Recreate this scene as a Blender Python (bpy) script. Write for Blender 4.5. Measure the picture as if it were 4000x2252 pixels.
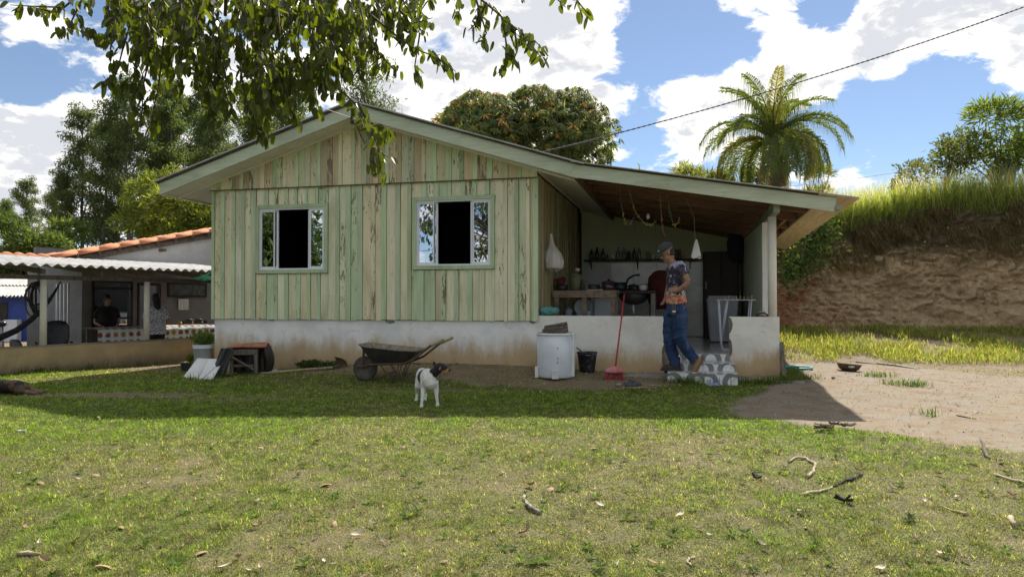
import bpy, bmesh, math, random
import numpy as np
from mathutils import Vector, Matrix
random.seed(11); rng = np.random.default_rng(11)
for o in list(bpy.data.objects): bpy.data.objects.remove(o)
S = bpy.context.scene; COL = S.collection
R = math.radians

# ------------------------------------------------------------------ camera
F, CX, CY, CZ = 2773., 2000., 1126., 1.2
PITCH = math.atan(44 / F)
cam = bpy.data.cameras.new('camera'); cam.lens = 36 * F / 4000; cam.sensor_width = 36
cam.clip_end = 3000; cam.clip_start = .05
camo = bpy.data.objects.new('camera', cam); COL.objects.link(camo)
camo.location = (0, 0, CZ); camo.rotation_euler = (math.pi / 2 + PITCH, 0, 0)
S.camera = camo
S.view_settings.view_transform = 'Standard'; S.view_settings.look = 'None'
S.view_settings.gamma = 1; S.view_settings.exposure = 1.68
# ------------------------------------------------------------------ sky
SUN_AZ, SUN_EL = R(25), R(46)
wd = bpy.data.worlds.new('World'); S.world = wd; wd.use_nodes = True
wt = wd.node_tree; wt.nodes.clear()
def ray(px, py):
    x = (px - CX) / F; u = -(py - CY) / F; c, s = math.cos(PITCH), math.sin(PITCH)
    return np.array([x, c - u * s, s + u * c])
class NT:
    """tiny node-building helper"""
    def __init__(s, t): s.t = t
    def n(s, typ, **k):
        nd = s.t.nodes.new(typ)
        for a, b in k.items():
            if a.startswith('i_'): s.put(nd, a[2:], b)
            elif a == 'ins':
                for kk, bb in b.items(): s.put(nd, kk, bb)
            else: setattr(nd, a, b)
        return nd
    def put(s, nd, key, val):
        i = nd.inputs[key]
        if hasattr(val, 'is_output') or isinstance(val, bpy.types.NodeSocket): s.t.links.new(val, i)
        else: i.default_value = val
    def math(s, op, a, b=0., c=0., clamp=False):
        nd = s.n('ShaderNodeMath', operation=op, use_clamp=clamp); s.put(nd, 0, a); s.put(nd, 1, b)
        if op in ('MULTIPLY_ADD',): s.put(nd, 2, c)
        return nd.outputs[0]
    def vm(s, op, a, b=(0, 0, 0)):
        nd = s.n('ShaderNodeVectorMath', operation=op); s.put(nd, 0, a)
        if op == 'SCALE': s.put(nd, 3, b)
        else: s.put(nd, 1, b)
        return nd.outputs[1] if op in ('DISTANCE', 'LENGTH', 'DOT_PRODUCT') else nd.outputs[0]
    def noise(s, vec, scale, detail=4, rough=.55, dist=0.):
        nd = s.n('ShaderNodeTexNoise', ins={'Scale': scale, 'Detail': detail, 'Roughness': rough, 'Distortion': dist})
        if vec is not None: s.put(nd, 'Vector', vec)
        return nd.outputs[0]
    def mr(s, v, a, b, c=0., d=1., smooth=True):
        nd = s.n('ShaderNodeMapRange', interpolation_type='SMOOTHSTEP' if smooth else 'LINEAR')
        for k, x in enumerate((v, a, b, c, d)): s.put(nd, k, x)
        return nd.outputs[0]
    def mix(s, f, a, b, blend='MIX'):
        nd = s.n('ShaderNodeMix', data_type='RGBA', blend_type=blend)
        s.put(nd, 0, f)
        for k, x in ((6, a), (7, b)):
            if isinstance(x, (tuple, list)) and len(x) == 3: x = (*x, 1)
            s.put(nd, k, x)
        return nd.outputs[2]
w = NT(wt)
sky = w.n('ShaderNodeTexSky', sky_type='NISHITA', sun_disc=False, sun_elevation=SUN_EL, sun_rotation=SUN_AZ,
          air_density=1.0, dust_density=.3, ozone_density=2.5, altitude=1500)
tc = w.n('ShaderNodeTexCoord')
dirv = w.vm('NORMALIZE', tc.outputs['Generated'])
sep = w.n('ShaderNodeSeparateXYZ', i_0=dirv) if False else w.n('ShaderNodeSeparateXYZ')
w.put(sep, 0, dirv)
zc = w.math('MAXIMUM', sep.outputs[2], 0.0)
den = w.math('ADD', zc, .42)
cmb = w.n('ShaderNodeCombineXYZ'); w.put(cmb, 0, w.math('DIVIDE', sep.outputs[0], den)); w.put(cmb, 1, w.math('DIVIDE', sep.outputs[1], den))
w.put(cmb, 2, w.math('MULTIPLY', sep.outputs[2], 1.2))
cp_ = cmb.outputs[0]
def cloudfield(vec):
    big = w.noise(vec, 3.3, 3, .5, .3); fine = w.noise(vec, 11, 9, .62, .35)
    return w.math('ADD', w.math('MULTIPLY', big, .54), w.math('MULTIPLY', fine, .46))
n1 = cloudfield(cp_)
bias = None
CLOUDS = [(1700, 240, .15, .30), (2220, 130, .12, .13), (2380, 350, .09, .07), (2780, 440, .14, .12), (2640, 540, .09, .08), (3270, 270, .15, .12), (3060, 350, .10, .09), (3430, 110, .13, .10),
          (3760, 130, .15, .17), (3920, 270, .11, .10), (3000, 60, .12, .07), (3420, 580, .07, .09), (300, 100, .11, .16), (480, 400, .10, .17), (120, 640, .15, .18), (900, 500, .10, .25),
          (110, 310, -.22, .065), (2600, 170, -.20, .11), (2880, 210, -.15, .08), (3230, 50, -.14, .055), (3650, 470, -.20, .15), (3230, 540, -.11, .09), (2490, 570, -.13, .08), (3950, 560, -.1, .1)]
for (px, py, st, wd_) in CLOUDS:
    d = ray(px, py); d = d / np.linalg.norm(d)
    q = w.mr(w.vm('DISTANCE', dirv, tuple(d)), 0., wd_, (st * .72 - .02 if st > 0 else st - .02), 0.)
    bias = q if bias is None else w.math('ADD', bias, q)
dens = w.math('ADD', n1, bias)
mask = w.mr(dens, .468, .545)
n2 = cloudfield(w.vm('ADD', cp_, (.03, .06, .045)))
lit = w.math('SUBTRACT', n1, n2)
thick = w.mr(dens, .52, .62)
bright = w.math('ADD', w.mr(lit, -.09, .09, -.30, .30), w.math('SUBTRACT', 1.0, w.math('MULTIPLY', thick, .55)))
ccol = w.mix(w.mr(bright, .45, 1.0), (2.75, 2.82, 3.0), (5.1, 4.95, 4.7))
skc = w.mix(.05, w.vm('SCALE', sky.outputs[0], .43), (4.2, 4.6, 5.2))
fin = w.mix(mask, skc, ccol)
bg = w.n('ShaderNodeBackground'); w.put(bg, 0, fin); bg.inputs[1].default_value = .086
wo = w.n('ShaderNodeOutputWorld'); wt.links.new(bg.outputs[0], wo.inputs[0])
# ------------------------------------------------------------------ sun
sd = Vector((math.sin(SUN_AZ) * math.cos(SUN_EL), math.cos(SUN_AZ) * math.cos(SUN_EL), math.sin(SUN_EL)))
sl = bpy.data.lights.new('sun', 'SUN'); sl.energy = 2.6; sl.angle = R(.9); sl.color = (1, .93, .82)
so = bpy.data.objects.new('sun', sl); COL.objects.link(so); so.location = (20, 40, 40)
so.rotation_euler = sd.to_track_quat('Z', 'Y').to_euler()

# ------------------------------------------------------------------ place geometry helpers
def at(px, py, Y):
    d = ray(px, py); return Vector(np.array([0, 0, CZ]) + d * (Y / d[1]))
HA = math.atan2(.235, .972); HO = np.array([.385, 10.8]); EU = np.array([math.cos(HA), -math.sin(HA)]); EV = np.array([math.sin(HA), math.cos(HA)])
NW = np.array([.53697, .8436]); NB = np.array([-.8436, .53697]); NO = np.array([-8.22, 11.418])
def hw(u, v, z=0.):
    p = HO + EU * u + EV * v; return Vector((p[0], p[1], z))
def sstep(x): x = np.clip(x, 0, 1); return x * x * (3 - 2 * x)
_perm = rng.integers(0, 1 << 30, 1 << 16)
def vnoise(x, y, seed=0):
    xi = np.floor(x).astype(np.int64); yi = np.floor(y).astype(np.int64); fx = x - xi; fy = y - yi
    fx = fx * fx * (3 - 2 * fx); fy = fy * fy * (3 - 2 * fy)
    def h(a, b): return (_perm[(a * 73856093 ^ b * 19349663 ^ (seed * 83492791 + 17)) & 0xffff] & 0xffff) / 65535.
    return (h(xi, yi) * (1 - fx) + h(xi + 1, yi) * fx) * (1 - fy) + (h(xi, yi + 1) * (1 - fx) + h(xi + 1, yi + 1) * fx) * fy
def fbm(x, y, seed=0, oct=4):
    s = 0; a = .5; t = 0
    for k in range(oct):
        s = s + a * vnoise(x * 2 ** k, y * 2 ** k, seed + k); t += a; a *= .5
    return s / t
def huv(X, Y):
    dx, dy = X - HO[0], Y - HO[1]; return dx * EU[0] + dy * EU[1], dx * EV[0] + dy * EV[1]
def nsb(X, Y):
    dx, dy = X - NO[0], Y - NO[1]; return dx * NW[0] + dy * NW[1], dx * NB[0] + dy * NB[1]
def g(X, Y):
    X = np.asarray(X, float); Y = np.asarray(Y, float)
    u, v = huv(X, Y)
    hu = np.interp(u, [-9, -6.5, -5.2, -4.3, -2.2, 0, 1.8, 3.5, 5, 7], [0, -.03, -.02, .06, .21, .18, .1, .08, .03, 0])
    z = hu * sstep((v + 1.8) / 1.7) * sstep((12 - v) / 4)
    z = z + .42 * sstep((Y - 12.2) / 5.2) * sstep((X - 3.2) / 2.2)
    s, b = nsb(X, Y)
    z = z - .38 * sstep((b - .14) / .25) * sstep((-5.3 - X) / .6)
    near = sstep((14 - Y) / 4) * sstep((-b) / .6 + .2)
    z = z + near * (.05 * (fbm(X * .7, Y * .7, 3) - .5) + .022 * (fbm(X * 4, Y * 4, 5) - .5))
    return z
def gz(x, y): return float(g(x, y))
def gp(px, py, dz=0.):
    """where the sight line through a picture point meets the ground"""
    d = ray(px, py); z = 0.
    for _ in range(12):
        t = (z + dz - CZ) / d[2]; p = d * t; z = gz(p[0], p[1])
    return Vector((p[0], p[1], z))

# ------------------------------------------------------------------ mesh helpers
def frame(d, up=Vector((0, 0, 1))):
    d = Vector(d).normalized(); s = d.cross(up)
    if s.length < 1e-4: s = d.cross(Vector((0, 1, 0)))
    s.normalize(); return s, s.cross(d).normalized(), d
class MB:
    def __init__(s): s.v = []; s.f = []; s.sm = []; s.mi = []; s.cur = 0
    def add(s, vs, fs, smooth=False):
        o = len(s.v); s.v += [tuple(map(float, p)) for p in vs]
        for f in fs: s.f.append([i + o for i in f]); s.sm.append(smooth); s.mi.append(s.cur)
        return s
    def box(s, x0, x1, y0, y1, z0, z1, M=None, j=0.):
        P = [(x, y, z) for z in (z0, z1) for y in (y0, y1) for x in (x0, x1)]
        if j: P = [tuple(c + random.uniform(-j, j) for c in p) for p in P]
        if M is not None: P = [M @ Vector(p) for p in P]
        return s.add(P, [(0, 2, 3, 1), (4, 5, 7, 6), (0, 1, 5, 4), (2, 6, 7, 3), (0, 4, 6, 2), (1, 3, 7, 5)])
    def cbox(s, x0, x1, y0, y1, z0, z1, c, M=None):
        """box with chamfered edges along its longest axis"""
        d = [x1 - x0, y1 - y0, z1 - z0]; ax = max(range(3), key=lambda k: d[k]); lo = [x0, y0, z0]; hi = [x1, y1, z1]
        a, b = [k for k in range(3) if k != ax]
        prof = [(lo[a] + c, lo[b]), (hi[a] - c, lo[b]), (hi[a], lo[b] + c), (hi[a], hi[b] - c), (hi[a] - c, hi[b]), (lo[a] + c, hi[b]), (lo[a], hi[b] - c), (lo[a], lo[b] + c)]
        rings = []
        for e in (lo[ax], hi[ax]):
            r_ = []
            for (p, q) in prof:
                w_ = [0, 0, 0]; w_[a] = p; w_[b] = q; w_[ax] = e; r_.append(M @ Vector(w_) if M is not None else Vector(w_))
            rings.append(r_)
        return s.loft(rings, smooth=False)
    def bar(s, p, q, w_, h, up=Vector((0, 0, 1))):
        p, q = Vector(p), Vector(q); a, b, d = frame(q - p, up)
        P = [c + a * (x * w_ / 2) + b * (y * h / 2) for c in (p, q) for y in (-1, 1) for x in (-1, 1)]
        return s.add(P, [(0, 2, 3, 1), (4, 5, 7, 6), (0, 1, 5, 4), (2, 6, 7, 3), (0, 4, 6, 2), (1, 3, 7, 5)])
    def loft(s, rings, cap=True, closed=True, smooth=True):
        n = len(rings[0]); vs = [p for r_ in rings for p in r_]; fs = []
        for k in range(len(rings) - 1):
            for i in range(n if closed else n - 1):
                j = (i + 1) % n; fs.append((k * n + i, k * n + j, (k + 1) * n + j, (k + 1) * n + i))
        s.add(vs, fs, smooth)
        if cap and closed:
            o = len(s.v) - len(vs)
            s.f.append([o + i for i in range(n)][::-1]); s.f.append([o + (len(rings) - 1) * n + i for i in range(n)])
            s.sm += [False, False]; s.mi += [s.cur, s.cur]
        return s
    def tube(s, pts, r, n=8, cap=True, flat=1., up=Vector((0, 0, 1))):
        pts = [Vector(p) for p in pts]; rs = r if isinstance(r, (list, tuple)) else [r] * len(pts); rings = []
        pa = None
        for i, p in enumerate(pts):
            d = (pts[min(i + 1, len(pts) - 1)] - pts[max(i - 1, 0)])
            if d.length < 1e-7: d = Vector((0, 0, 1))
            d.normalize()
            if pa is None: a, b, _ = frame(d, up)
            else:
                a = pa - d * pa.dot(d)
                if a.length < 1e-5: a = frame(d, up)[0]
                a.normalize(); b = a.cross(d).normalized()
            pa = a; rr = rs[i]; ra, rb = rr if isinstance(rr, (tuple, list)) else (rr, rr * flat)
            rings.append([p + a * (ra * math.cos(t)) + b * (rb * math.sin(t)) for t in [2 * math.pi * k / n for k in range(n)]])
        return s.loft(rings, cap)
    def lathe(s, prof, c=(0, 0, 0), n=16, M=None, cap=True):
        rings = []
        for (r_, z) in prof:
            ring = [Vector((r_ * math.cos(t), r_ * math.sin(t), z)) for t in [2 * math.pi * k / n for k in range(n)]]
            rings.append([(M @ p if M is not None else p) + Vector(c) for p in ring])
        return s.loft(rings, cap)
    def ell(s, c, r, M=None, n=12, m=8):
        prof = [(max(1e-3, math.sin(math.pi * k / m)), -math.cos(math.pi * k / m)) for k in range(m + 1)]
        rings = []
        for (q, z) in prof:
            ring = [Vector((r[0] * q * math.cos(t), r[1] * q * math.sin(t), r[2] * z)) for t in [2 * math.pi * k / n for k in range(n)]]
            rings.append([(M @ p if M is not None else p) + Vector(c) for p in ring])
        return s.loft(rings, True)
    def prism(s, poly, a, b):
        """polygon (list of 3D points) extruded by the vector a->b offset"""
        A = [Vector(p) + Vector(a) for p in poly]; B = [Vector(p) + Vector(b) for p in poly]
        return s.loft([A, B], True, True, False)
    def grid(s, fn, nu, nv, smooth=True, wrap=False):
        vs = [fn(i / nu, j / nv) for j in range(nv + 1) for i in range(nu + 1)]
        fs = [(j * (nu + 1) + i, j * (nu + 1) + i + 1, (j + 1) * (nu + 1) + i + 1, (j + 1) * (nu + 1) + i) for j in range(nv) for i in range(nu)]
        return s.add(vs, fs, smooth)
    def build(s, name, mat, parent=None, **kw):
        me = bpy.data.meshes.new(name); me.from_pydata(s.v, [], s.f)
        me.polygons.foreach_set('use_smooth', s.sm)
        mats = mat if isinstance(mat, (list, tuple)) else [mat]
        for m_ in mats: me.materials.append(m_)
        if len(mats) > 1: me.polygons.foreach_set('material_index', s.mi)
        me.update()
        return link(name, me, parent, **kw)
def link(name, me, parent=None, loc=None, rot=None, **kw):
    o = bpy.data.objects.new(name, me); COL.objects.link(o)
    if parent: o.parent = parent
    if loc is not None: o.location = loc
    if rot is not None: o.rotation_euler = rot
    for k, x in kw.items(): o[k] = x
    return o
def thing(name, label, cat, loc=(0, 0, 0), rz=0., group=None):
    o = bpy.data.objects.new(name, None); COL.objects.link(o); o.empty_display_size = .1
    o.location = loc; o.rotation_euler = (0, 0, rz); o['label'] = label; o['category'] = cat
    if group: o['group'] = group
    return o
def tag(o, label, cat, group=None):
    o['label'] = label; o['category'] = cat
    if group: o['group'] = group
    return o
def np_mesh(name, V, Fc, mat, col=None, smooth=False):
    V = np.asarray(V, np.float32); Fc = np.asarray(Fc, np.int32); k = Fc.shape[1]
    me = bpy.data.meshes.new(name); me.vertices.add(len(V)); me.vertices.foreach_set('co', V.ravel())
    me.loops.add(Fc.size); me.loops.foreach_set('vertex_index', Fc.ravel())
    me.polygons.add(len(Fc)); me.polygons.foreach_set('loop_start', np.arange(0, Fc.size, k, dtype=np.int32))
    me.polygons.foreach_set('loop_total', np.full(len(Fc), k, np.int32))
    me.polygons.foreach_set('use_smooth', np.full(len(Fc), smooth))
    me.update(calc_edges=True)
    if col is not None:
        a = me.color_attributes.new('Col', 'FLOAT_COLOR', 'POINT')
        c4 = np.ones((len(V), 4), np.float32); c4[:, :3] = col; a.data.foreach_set('color', c4.ravel())
    me.materials.append(mat); return me
def leaf_arrays(pos, d, sd_, L, W, col, fold=.18):
    """one four-cornered leaf per row: base, side, tip, side"""
    n = np.cross(d, sd_); n /= np.linalg.norm(n, axis=1, keepdims=True) + 1e-9
    L = L[:, None]; W = W[:, None]
    m = pos + d * L * .45
    V = np.stack([pos, m + sd_ * W * .5 + n * W * fold, pos + d * L, m - sd_ * W * .5 + n * W * fold], 1).reshape(-1, 3)
    N = len(pos); Fq = np.arange(4 * N).reshape(N, 4)
    return V, Fq, np.repeat(col, 4, 0)
def unit(a): return a / (np.linalg.norm(a, axis=1, keepdims=True) + 1e-9)
def rdirs(n, r=None): return unit((r or rng).normal(size=(n, 3)))
# ------------------------------------------------------------------ materials
def newmat(name):
    m = bpy.data.materials.new(name); m.use_nodes = True; t = m.node_tree; t.nodes.clear(); return m, NT(t)
def out(t, sh): 
    o = t.n('ShaderNodeOutputMaterial'); t.t.links.new(sh, o.inputs[0])
def princ(t, col, rough=.7, metal=0., spec=.4, bump=None, bs=.3, bd=.02, **ins):
    p = t.n('ShaderNodeBsdfPrincipled')
    if isinstance(col, tuple) and len(col) == 3: col = (*col, 1)
    t.put(p, 'Base Color', col); t.put(p, 'Roughness', rough); t.put(p, 'Metallic', metal); t.put(p, 'Specular IOR Level', spec)
    if bump is not None:
        b = t.n('ShaderNodeBump'); b.inputs['Strength'].default_value = bs; b.inputs['Distance'].default_value = bd
        t.put(b, 'Height', bump); t.put(p, 'Normal', b.outputs[0])
    for k, x in ins.items(): t.put(p, k.replace('_', ' '), x)
    return p
def coords(t, kind='Object', st=(1, 1, 1)):
    c = t.n('ShaderNodeTexCoord').outputs[kind]
    oi = t.n('ShaderNodeObjectInfo')
    off = t.n('ShaderNodeCombineXYZ'); 
    for k in range(3): t.put(off, k, t.math('MULTIPLY', oi.outputs['Random'], 37.3 + 11 * k))
    return t.vm('ADD', t.vm('MULTIPLY', c, st), off.outputs[0])
def M(name, c, c2=None, s=6., r=.75, b=.25, st=(1, 1, 1), metal=0., spec=.35, detail=6, lo=.35, hi=.68, bd=.01, rv=.12):
    m, t = newmat(name); co = coords(t, st=st)
    n = t.noise(co, s, detail, .6)
    col = t.mix(t.mr(n, lo, hi), c, c2 or tuple(x * .6 for x in c))
    n2 = t.noise(co, s * 5, 4, .65)
    rr = t.math('ADD', r - rv / 2, t.math('MULTIPLY', n2, rv))
    p = princ(t, col, rr, metal, spec, t.math('ADD', n, t.math('MULTIPLY', n2, .5)), b, bd); out(t, p.outputs[0]); return m
def attr_leaf(name, tr=.35, rough=.45, spec=.3, trc=(1.25, 1.3, .55), wash=1.):
    m, t = newmat(name)
    a = t.n('ShaderNodeAttribute', attribute_name='Col').outputs['Color']
    p = princ(t, a, rough, 0, spec)
    tl = t.n('ShaderNodeBsdfTranslucent'); t.put(tl, 0, t.mix(1., a, (*trc, 1), 'MULTIPLY'))
    mx = t.n('ShaderNodeMixShader', i_0=tr) if False else t.n('ShaderNodeMixShader'); mx.inputs[0].default_value = tr
    t.t.links.new(p.outputs[0], mx.inputs[1]); t.t.links.new(tl.outputs[0], mx.inputs[2]); out(t, mx.outputs[0]); return m
def attr_plain(name, r=.8, s=30., b=.2, spec=.3):
    m, t = newmat(name); a = t.n('ShaderNodeAttribute', attribute_name='Col').outputs['Color']
    n = t.noise(coords(t), s, 5, .6)
    out(t, princ(t, t.mix(t.mr(n, .3, .7, 0, .35), a, (0, 0, 0), 'MULTIPLY') if False else t.mix(t.mr(n, .3, .75, 0, .22), a, t.mix(1., a, (.45, .42, .38), 'MULTIPLY')), r, 0, spec, n, b, .01).outputs[0]); return m
# painted boards: colour from the object, worn through to grey-brown wood
def board_mat(name, wear=.5, flat=False):
    m, t = newmat(name); oi = t.n('ShaderNodeObjectInfo'); co = coords(t)
    if flat:
        sx_ = t.n('ShaderNodeSeparateXYZ'); t.put(sx_, 0, co); cx_ = t.n('ShaderNodeCombineXYZ'); t.put(cx_, 0, sx_.outputs[2]); t.put(cx_, 1, sx_.outputs[1]); t.put(cx_, 2, sx_.outputs[0]); co = cx_.outputs[0]
    grain = t.noise(t.vm('MULTIPLY', co, (40, 40, 2.2)), 1., 5, .6)
    fine = t.noise(t.vm('MULTIPLY', co, (120, 120, 5)), 1., 3, .6)
    peel = t.noise(t.vm('MULTIPLY', co, (34, 34, 7)), 1., 6, .62, .6)
    zone = t.noise(t.vm('MULTIPLY', co, (1.4, 1.4, 1.1)), 1., 3, .5)
    wv = t.math('ADD', t.math('MULTIPLY', peel, .62), t.math('MULTIPLY', zone, .38))
    wr = t.math('ADD', wv, t.math('MULTIPLY', t.math('SUBTRACT', oi.outputs['Random'], .5), .10))
    pm = t.mr(wr, .635 - .05 * wear, .67 - .05 * wear)
    base = oi.outputs['Color']
    c1 = t.mix(t.mr(grain, .3, .75, 0, .5), base, t.mix(1., base, (.62, .64, .56), 'MULTIPLY'))
    grime = t.noise(t.vm('MULTIPLY', co, (3, 3, .8)), 1., 5, .6)
    c2 = t.mix(t.mr(grime, .42, .75, 0, .62), c1, t.mix(1., c1, (.5, .5, .4), 'MULTIPLY'))
    wood = t.mix(t.mr(fine, .3, .7), (.20, .155, .10), (.075, .058, .040))
    c3 = t.mix(t.math('MULTIPLY', pm, .85), c2, wood)
    vo = t.n('ShaderNodeTexVoronoi', feature='F1'); t.put(vo, 'Vector', t.vm('MULTIPLY', co, (1, 1, .55))); vo.inputs['Scale'].default_value = 13.
    knot = t.mr(vo.outputs['Distance'], .035, .07, 1., 0.)
    kr = t.mr(t.n('ShaderNodeSeparateColor', ins={0: vo.outputs['Color']}).outputs[0], .42, .44)
    c4 = t.mix(t.math('MULTIPLY', t.math('MULTIPLY', knot, kr), .8), c3, (.05, .04, .03))
    h = t.math('SUBTRACT', t.math('ADD', t.math('MULTIPLY', grain, .5), t.math('MULTIPLY', fine, .3)), t.math('MULTIPLY', pm, .6))
    out(t, princ(t, c4, .72, 0, .3, h, .35, .006).outputs[0]); return m
def plaster(name, c1, c2, stain, zs, zr, grey=(.45, .45, .43), s=2.2):
    """painted render with splash stains that climb from the ground by an uneven line"""
    m, t = newmat(name); c = t.n('ShaderNodeTexCoord').outputs['Object']; sp = t.n('ShaderNodeSeparateXYZ'); t.put(sp, 0, c)
    n = t.noise(c, s, 7, .62); nf = t.noise(c, 24, 5, .6); nl = t.noise(t.vm('MULTIPLY', c, (1, 1, .25)), 3.1, 6, .65)
    base = t.mix(t.mr(n, .38, .66), c1, c2)
    base = t.mix(t.mr(t.noise(t.vm('MULTIPLY', c, (1, 1, 2.5)), 5, 8, .7), .56, .70, 0, .55), base, grey)
    hgt = t.math('ADD', sp.outputs[2], t.math('ADD', t.math('MULTIPLY', t.math('SUBTRACT', nl, .5), zr * 3.0), t.math('MULTIPLY', t.math('SUBTRACT', t.noise(t.vm('MULTIPLY', c, (1, 1, .4)), 13, 5, .7), .5), zr * 1.6)))
    f = t.mr(hgt, zs - zr, zs + zr, .95, 0.)
    base = t.mix(f, base, stain)
    f2 = t.mr(t.math('ADD', hgt, t.math('MULTIPLY', nf, .1)), zs - 2.1 * zr, zs - .8 * zr, .6, 0.)
    base = t.mix(f2, base, tuple(x * .5 for x in stain))
    base = t.mix(t.mr(nf, .62, .78, 0, .5), base, tuple(x * .55 for x in c2))
    out(t, princ(t, base, .85, 0, .25, t.math('ADD', n, t.math('MULTIPLY', nf, .4)), .3, .012).outputs[0]); return m
MT = {}
MT['board'] = board_mat('painted_board', .95)
MT['gable_board'] = board_mat('weathered_gable_board', 1.3)
MT['trim'] = board_mat('painted_trim', .0)
MT['fascia'] = board_mat('fascia_paint', .25, True)
MT['gap'] = M('dark_wall_backing', (.03, .028, .022), r=.9)
MT['base'] = plaster('whitewashed_base', (.82, .81, .79), (.68, .68, .675), (.46, .335, .175), .50, .20, (.47, .47, .46))
MT['porchwall'] = plaster('whitewashed_porch_wall', (.76, .74, .68), (.64, .62, .56), (.45, .32, .165), .40, .17, (.45, .44, .41))
MT['yellow'] = plaster('ochre_plaster', (.50, .375, .20), (.40, .30, .165), (.24, .185, .115), .12, .12, (.30, .26, .19))
MT['white'] = plaster('white_render', (.62, .61, .59), (.52, .51, .49), (.40, .36, .30), -.3, .1, (.5, .49, .46))
MT['verwall'] = M('shaded_white_veranda_wall', (.22, .217, .207), (.17, .167, .158), 2.5, .85, .2)  # white wall under the veranda roof, its shade put into this grey
MT['conc'] = M('old_concrete', (.30, .285, .25), (.20, .185, .155), 5, .9, .4)
MT['rubble'] = M('broken_brick_core', (.22, .17, .12), (.12, .095, .075), 30, .95, .9, bd=.02)
MT['sheet'] = M('fibre_cement_sheet', (.42, .42, .41), (.28, .27, .25), 3, .85, .3)
MT['sheet_dark'] = M('old_roof_edge', (.10, .095, .085), (.05, .048, .042), 6, .9, .3)
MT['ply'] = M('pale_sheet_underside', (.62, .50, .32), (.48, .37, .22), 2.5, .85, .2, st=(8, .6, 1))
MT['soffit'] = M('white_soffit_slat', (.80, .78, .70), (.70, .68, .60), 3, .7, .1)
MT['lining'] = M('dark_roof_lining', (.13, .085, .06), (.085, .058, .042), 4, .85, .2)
MT['rafter'] = M('red_brown_rafter', (.21, .115, .075), (.125, .072, .05), 7, .75, .3, st=(.5, 6, 6))
MT['greenbeam'] = M('green_painted_beam', (.27, .31, .24), (.19, .22, .17), 5, .75, .2)
MT['greenwall'] = M('olive_green_wall', (.60, .66, .50), (.53, .58, .43), 1.6, .8, .12)
MT['alu'] = M('white_aluminium', (.74, .76, .80), (.66, .68, .72), 3, .35, .05, spec=.5)
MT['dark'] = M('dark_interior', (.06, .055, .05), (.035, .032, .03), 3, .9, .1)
MT['tile'] = M('grey_glazed_tile', (.66, .66, .67), (.52, .52, .53), 3, .18, .06, spec=.6)
MT['floor_tile'] = M('glossy_floor_tile', (.66, .65, .63), (.54, .53, .52), 2.5, .16, .04, spec=.6)
MT['darkwood'] = M('dark_wood', (.055, .035, .026), (.03, .02, .016), 6, .55, .2, st=(1, 1, 8))
MT['oldwood'] = M('grey_weathered_wood', (.17, .145, .115), (.085, .07, .055), 9, .9, .5, st=(4, 4, 1))
MT['palewood'] = M('pale_wood', (.42, .34, .22), (.28, .215, .13), 9, .8, .3)
MT['bench'] = M('bench_wood', (.26, .20, .14), (.14, .105, .075), 7, .85, .4)
MT['pvcpost'] = M('cream_painted_post', (.78, .75, .65), (.68, .65, .55), 3, .7, .15)
MT['whitepost'] = M('white_painted_pier', (.80, .78, .73), (.70, .68, .62), 3, .8, .2)
MT['clay'] = M('clay_roof_tile', (.50, .215, .105), (.37, .145, .07), 4, .85, .3)
MT['clay_dark'] = M('weathered_clay', (.12, .08, .06), (.06, .045, .038), 9, .9, .5)
MT['asb'] = M('grey_corrugated_sheet', (.50, .50, .49), (.36, .355, .34), 3.5, .85, .3)
MT['metal_dk'] = M('black_metal', (.022, .022, .026), (.05, .04, .035), 9, .5, .25, spec=.5)
MT['rust'] = M('rusty_steel', (.085, .062, .05), (.16, .10, .065), 14, .75, .5, metal=.3)
MT['rubber'] = M('dusty_rubber', (.045, .042, .04), (.12, .105, .085), 7, .85, .4)
MT['black'] = M('black_plastic', (.016, .016, .018), (.03, .03, .032), 6, .42, .1, spec=.5)
MT['tarp'] = M('black_tarp', (.018, .019, .022), (.032, .033, .037), 6, .42, .5, spec=.5, bd=.03)
MT['whitepl'] = M('dull_white_plastic', (.62, .65, .69), (.52, .55, .58), 3, .42, .08, spec=.5)
MT['white_cer'] = M('white_ceramic', (.74, .74, .72), (.64, .64, .62), 4, .35, .05)
MT['red'] = M('red_plastic', (.42, .045, .055), (.30, .03, .04), 6, .45, .1, spec=.5)
MT['pink'] = M('pinkish_red_plastic', (.55, .20, .20), (.42, .11, .11), 9, .55, .1)
MT['teal'] = M('teal_plastic', (.10, .30, .27), (.06, .20, .19), 7, .4, .5, bd=.03)
MT['greenpl'] = M('bright_green_plastic', (.05, .42, .24), (.04, .30, .17), 6, .5, .1)
MT['blue'] = M('blue_paint', (.035, .07, .30), (.025, .05, .2), 3, .6, .1)
MT['bluecloth'] = M('blue_rag', (.10, .16, .38), (.35, .38, .45), 22, .9, .5)
MT['rag'] = M('grey_rag', (.085, .085, .095), (.04, .04, .045), 12, .9, .6)
MT['steel'] = M('dull_steel', (.42, .43, .45), (.30, .30, .31), 5, .35, .1, metal=.8)
MT['whitemetal'] = M('white_enamel_tube', (.62, .65, .68), (.5, .52, .55), 6, .35, .05)
MT['greycyl'] = M('grey_gas_bottle', (.27, .31, .34), (.2, .23, .25), 5, .5, .1)
MT['greycab'] = M('grey_white_cabinet', (.40, .42, .45), (.33, .345, .37), 2, .5, .05)
MT['creampl'] = M('cream_plastic', (.50, .47, .33), (.40, .37, .25), 4, .5, .1)
MT['terr'] = M('orange_clay', (.45, .20, .11), (.30, .12, .07), 6, .85, .3)
MT['bark'] = M('grey_bark', (.17, .15, .125), (.085, .075, .06), 8, .95, .8, st=(1, 1, .25), bd=.03)
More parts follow.
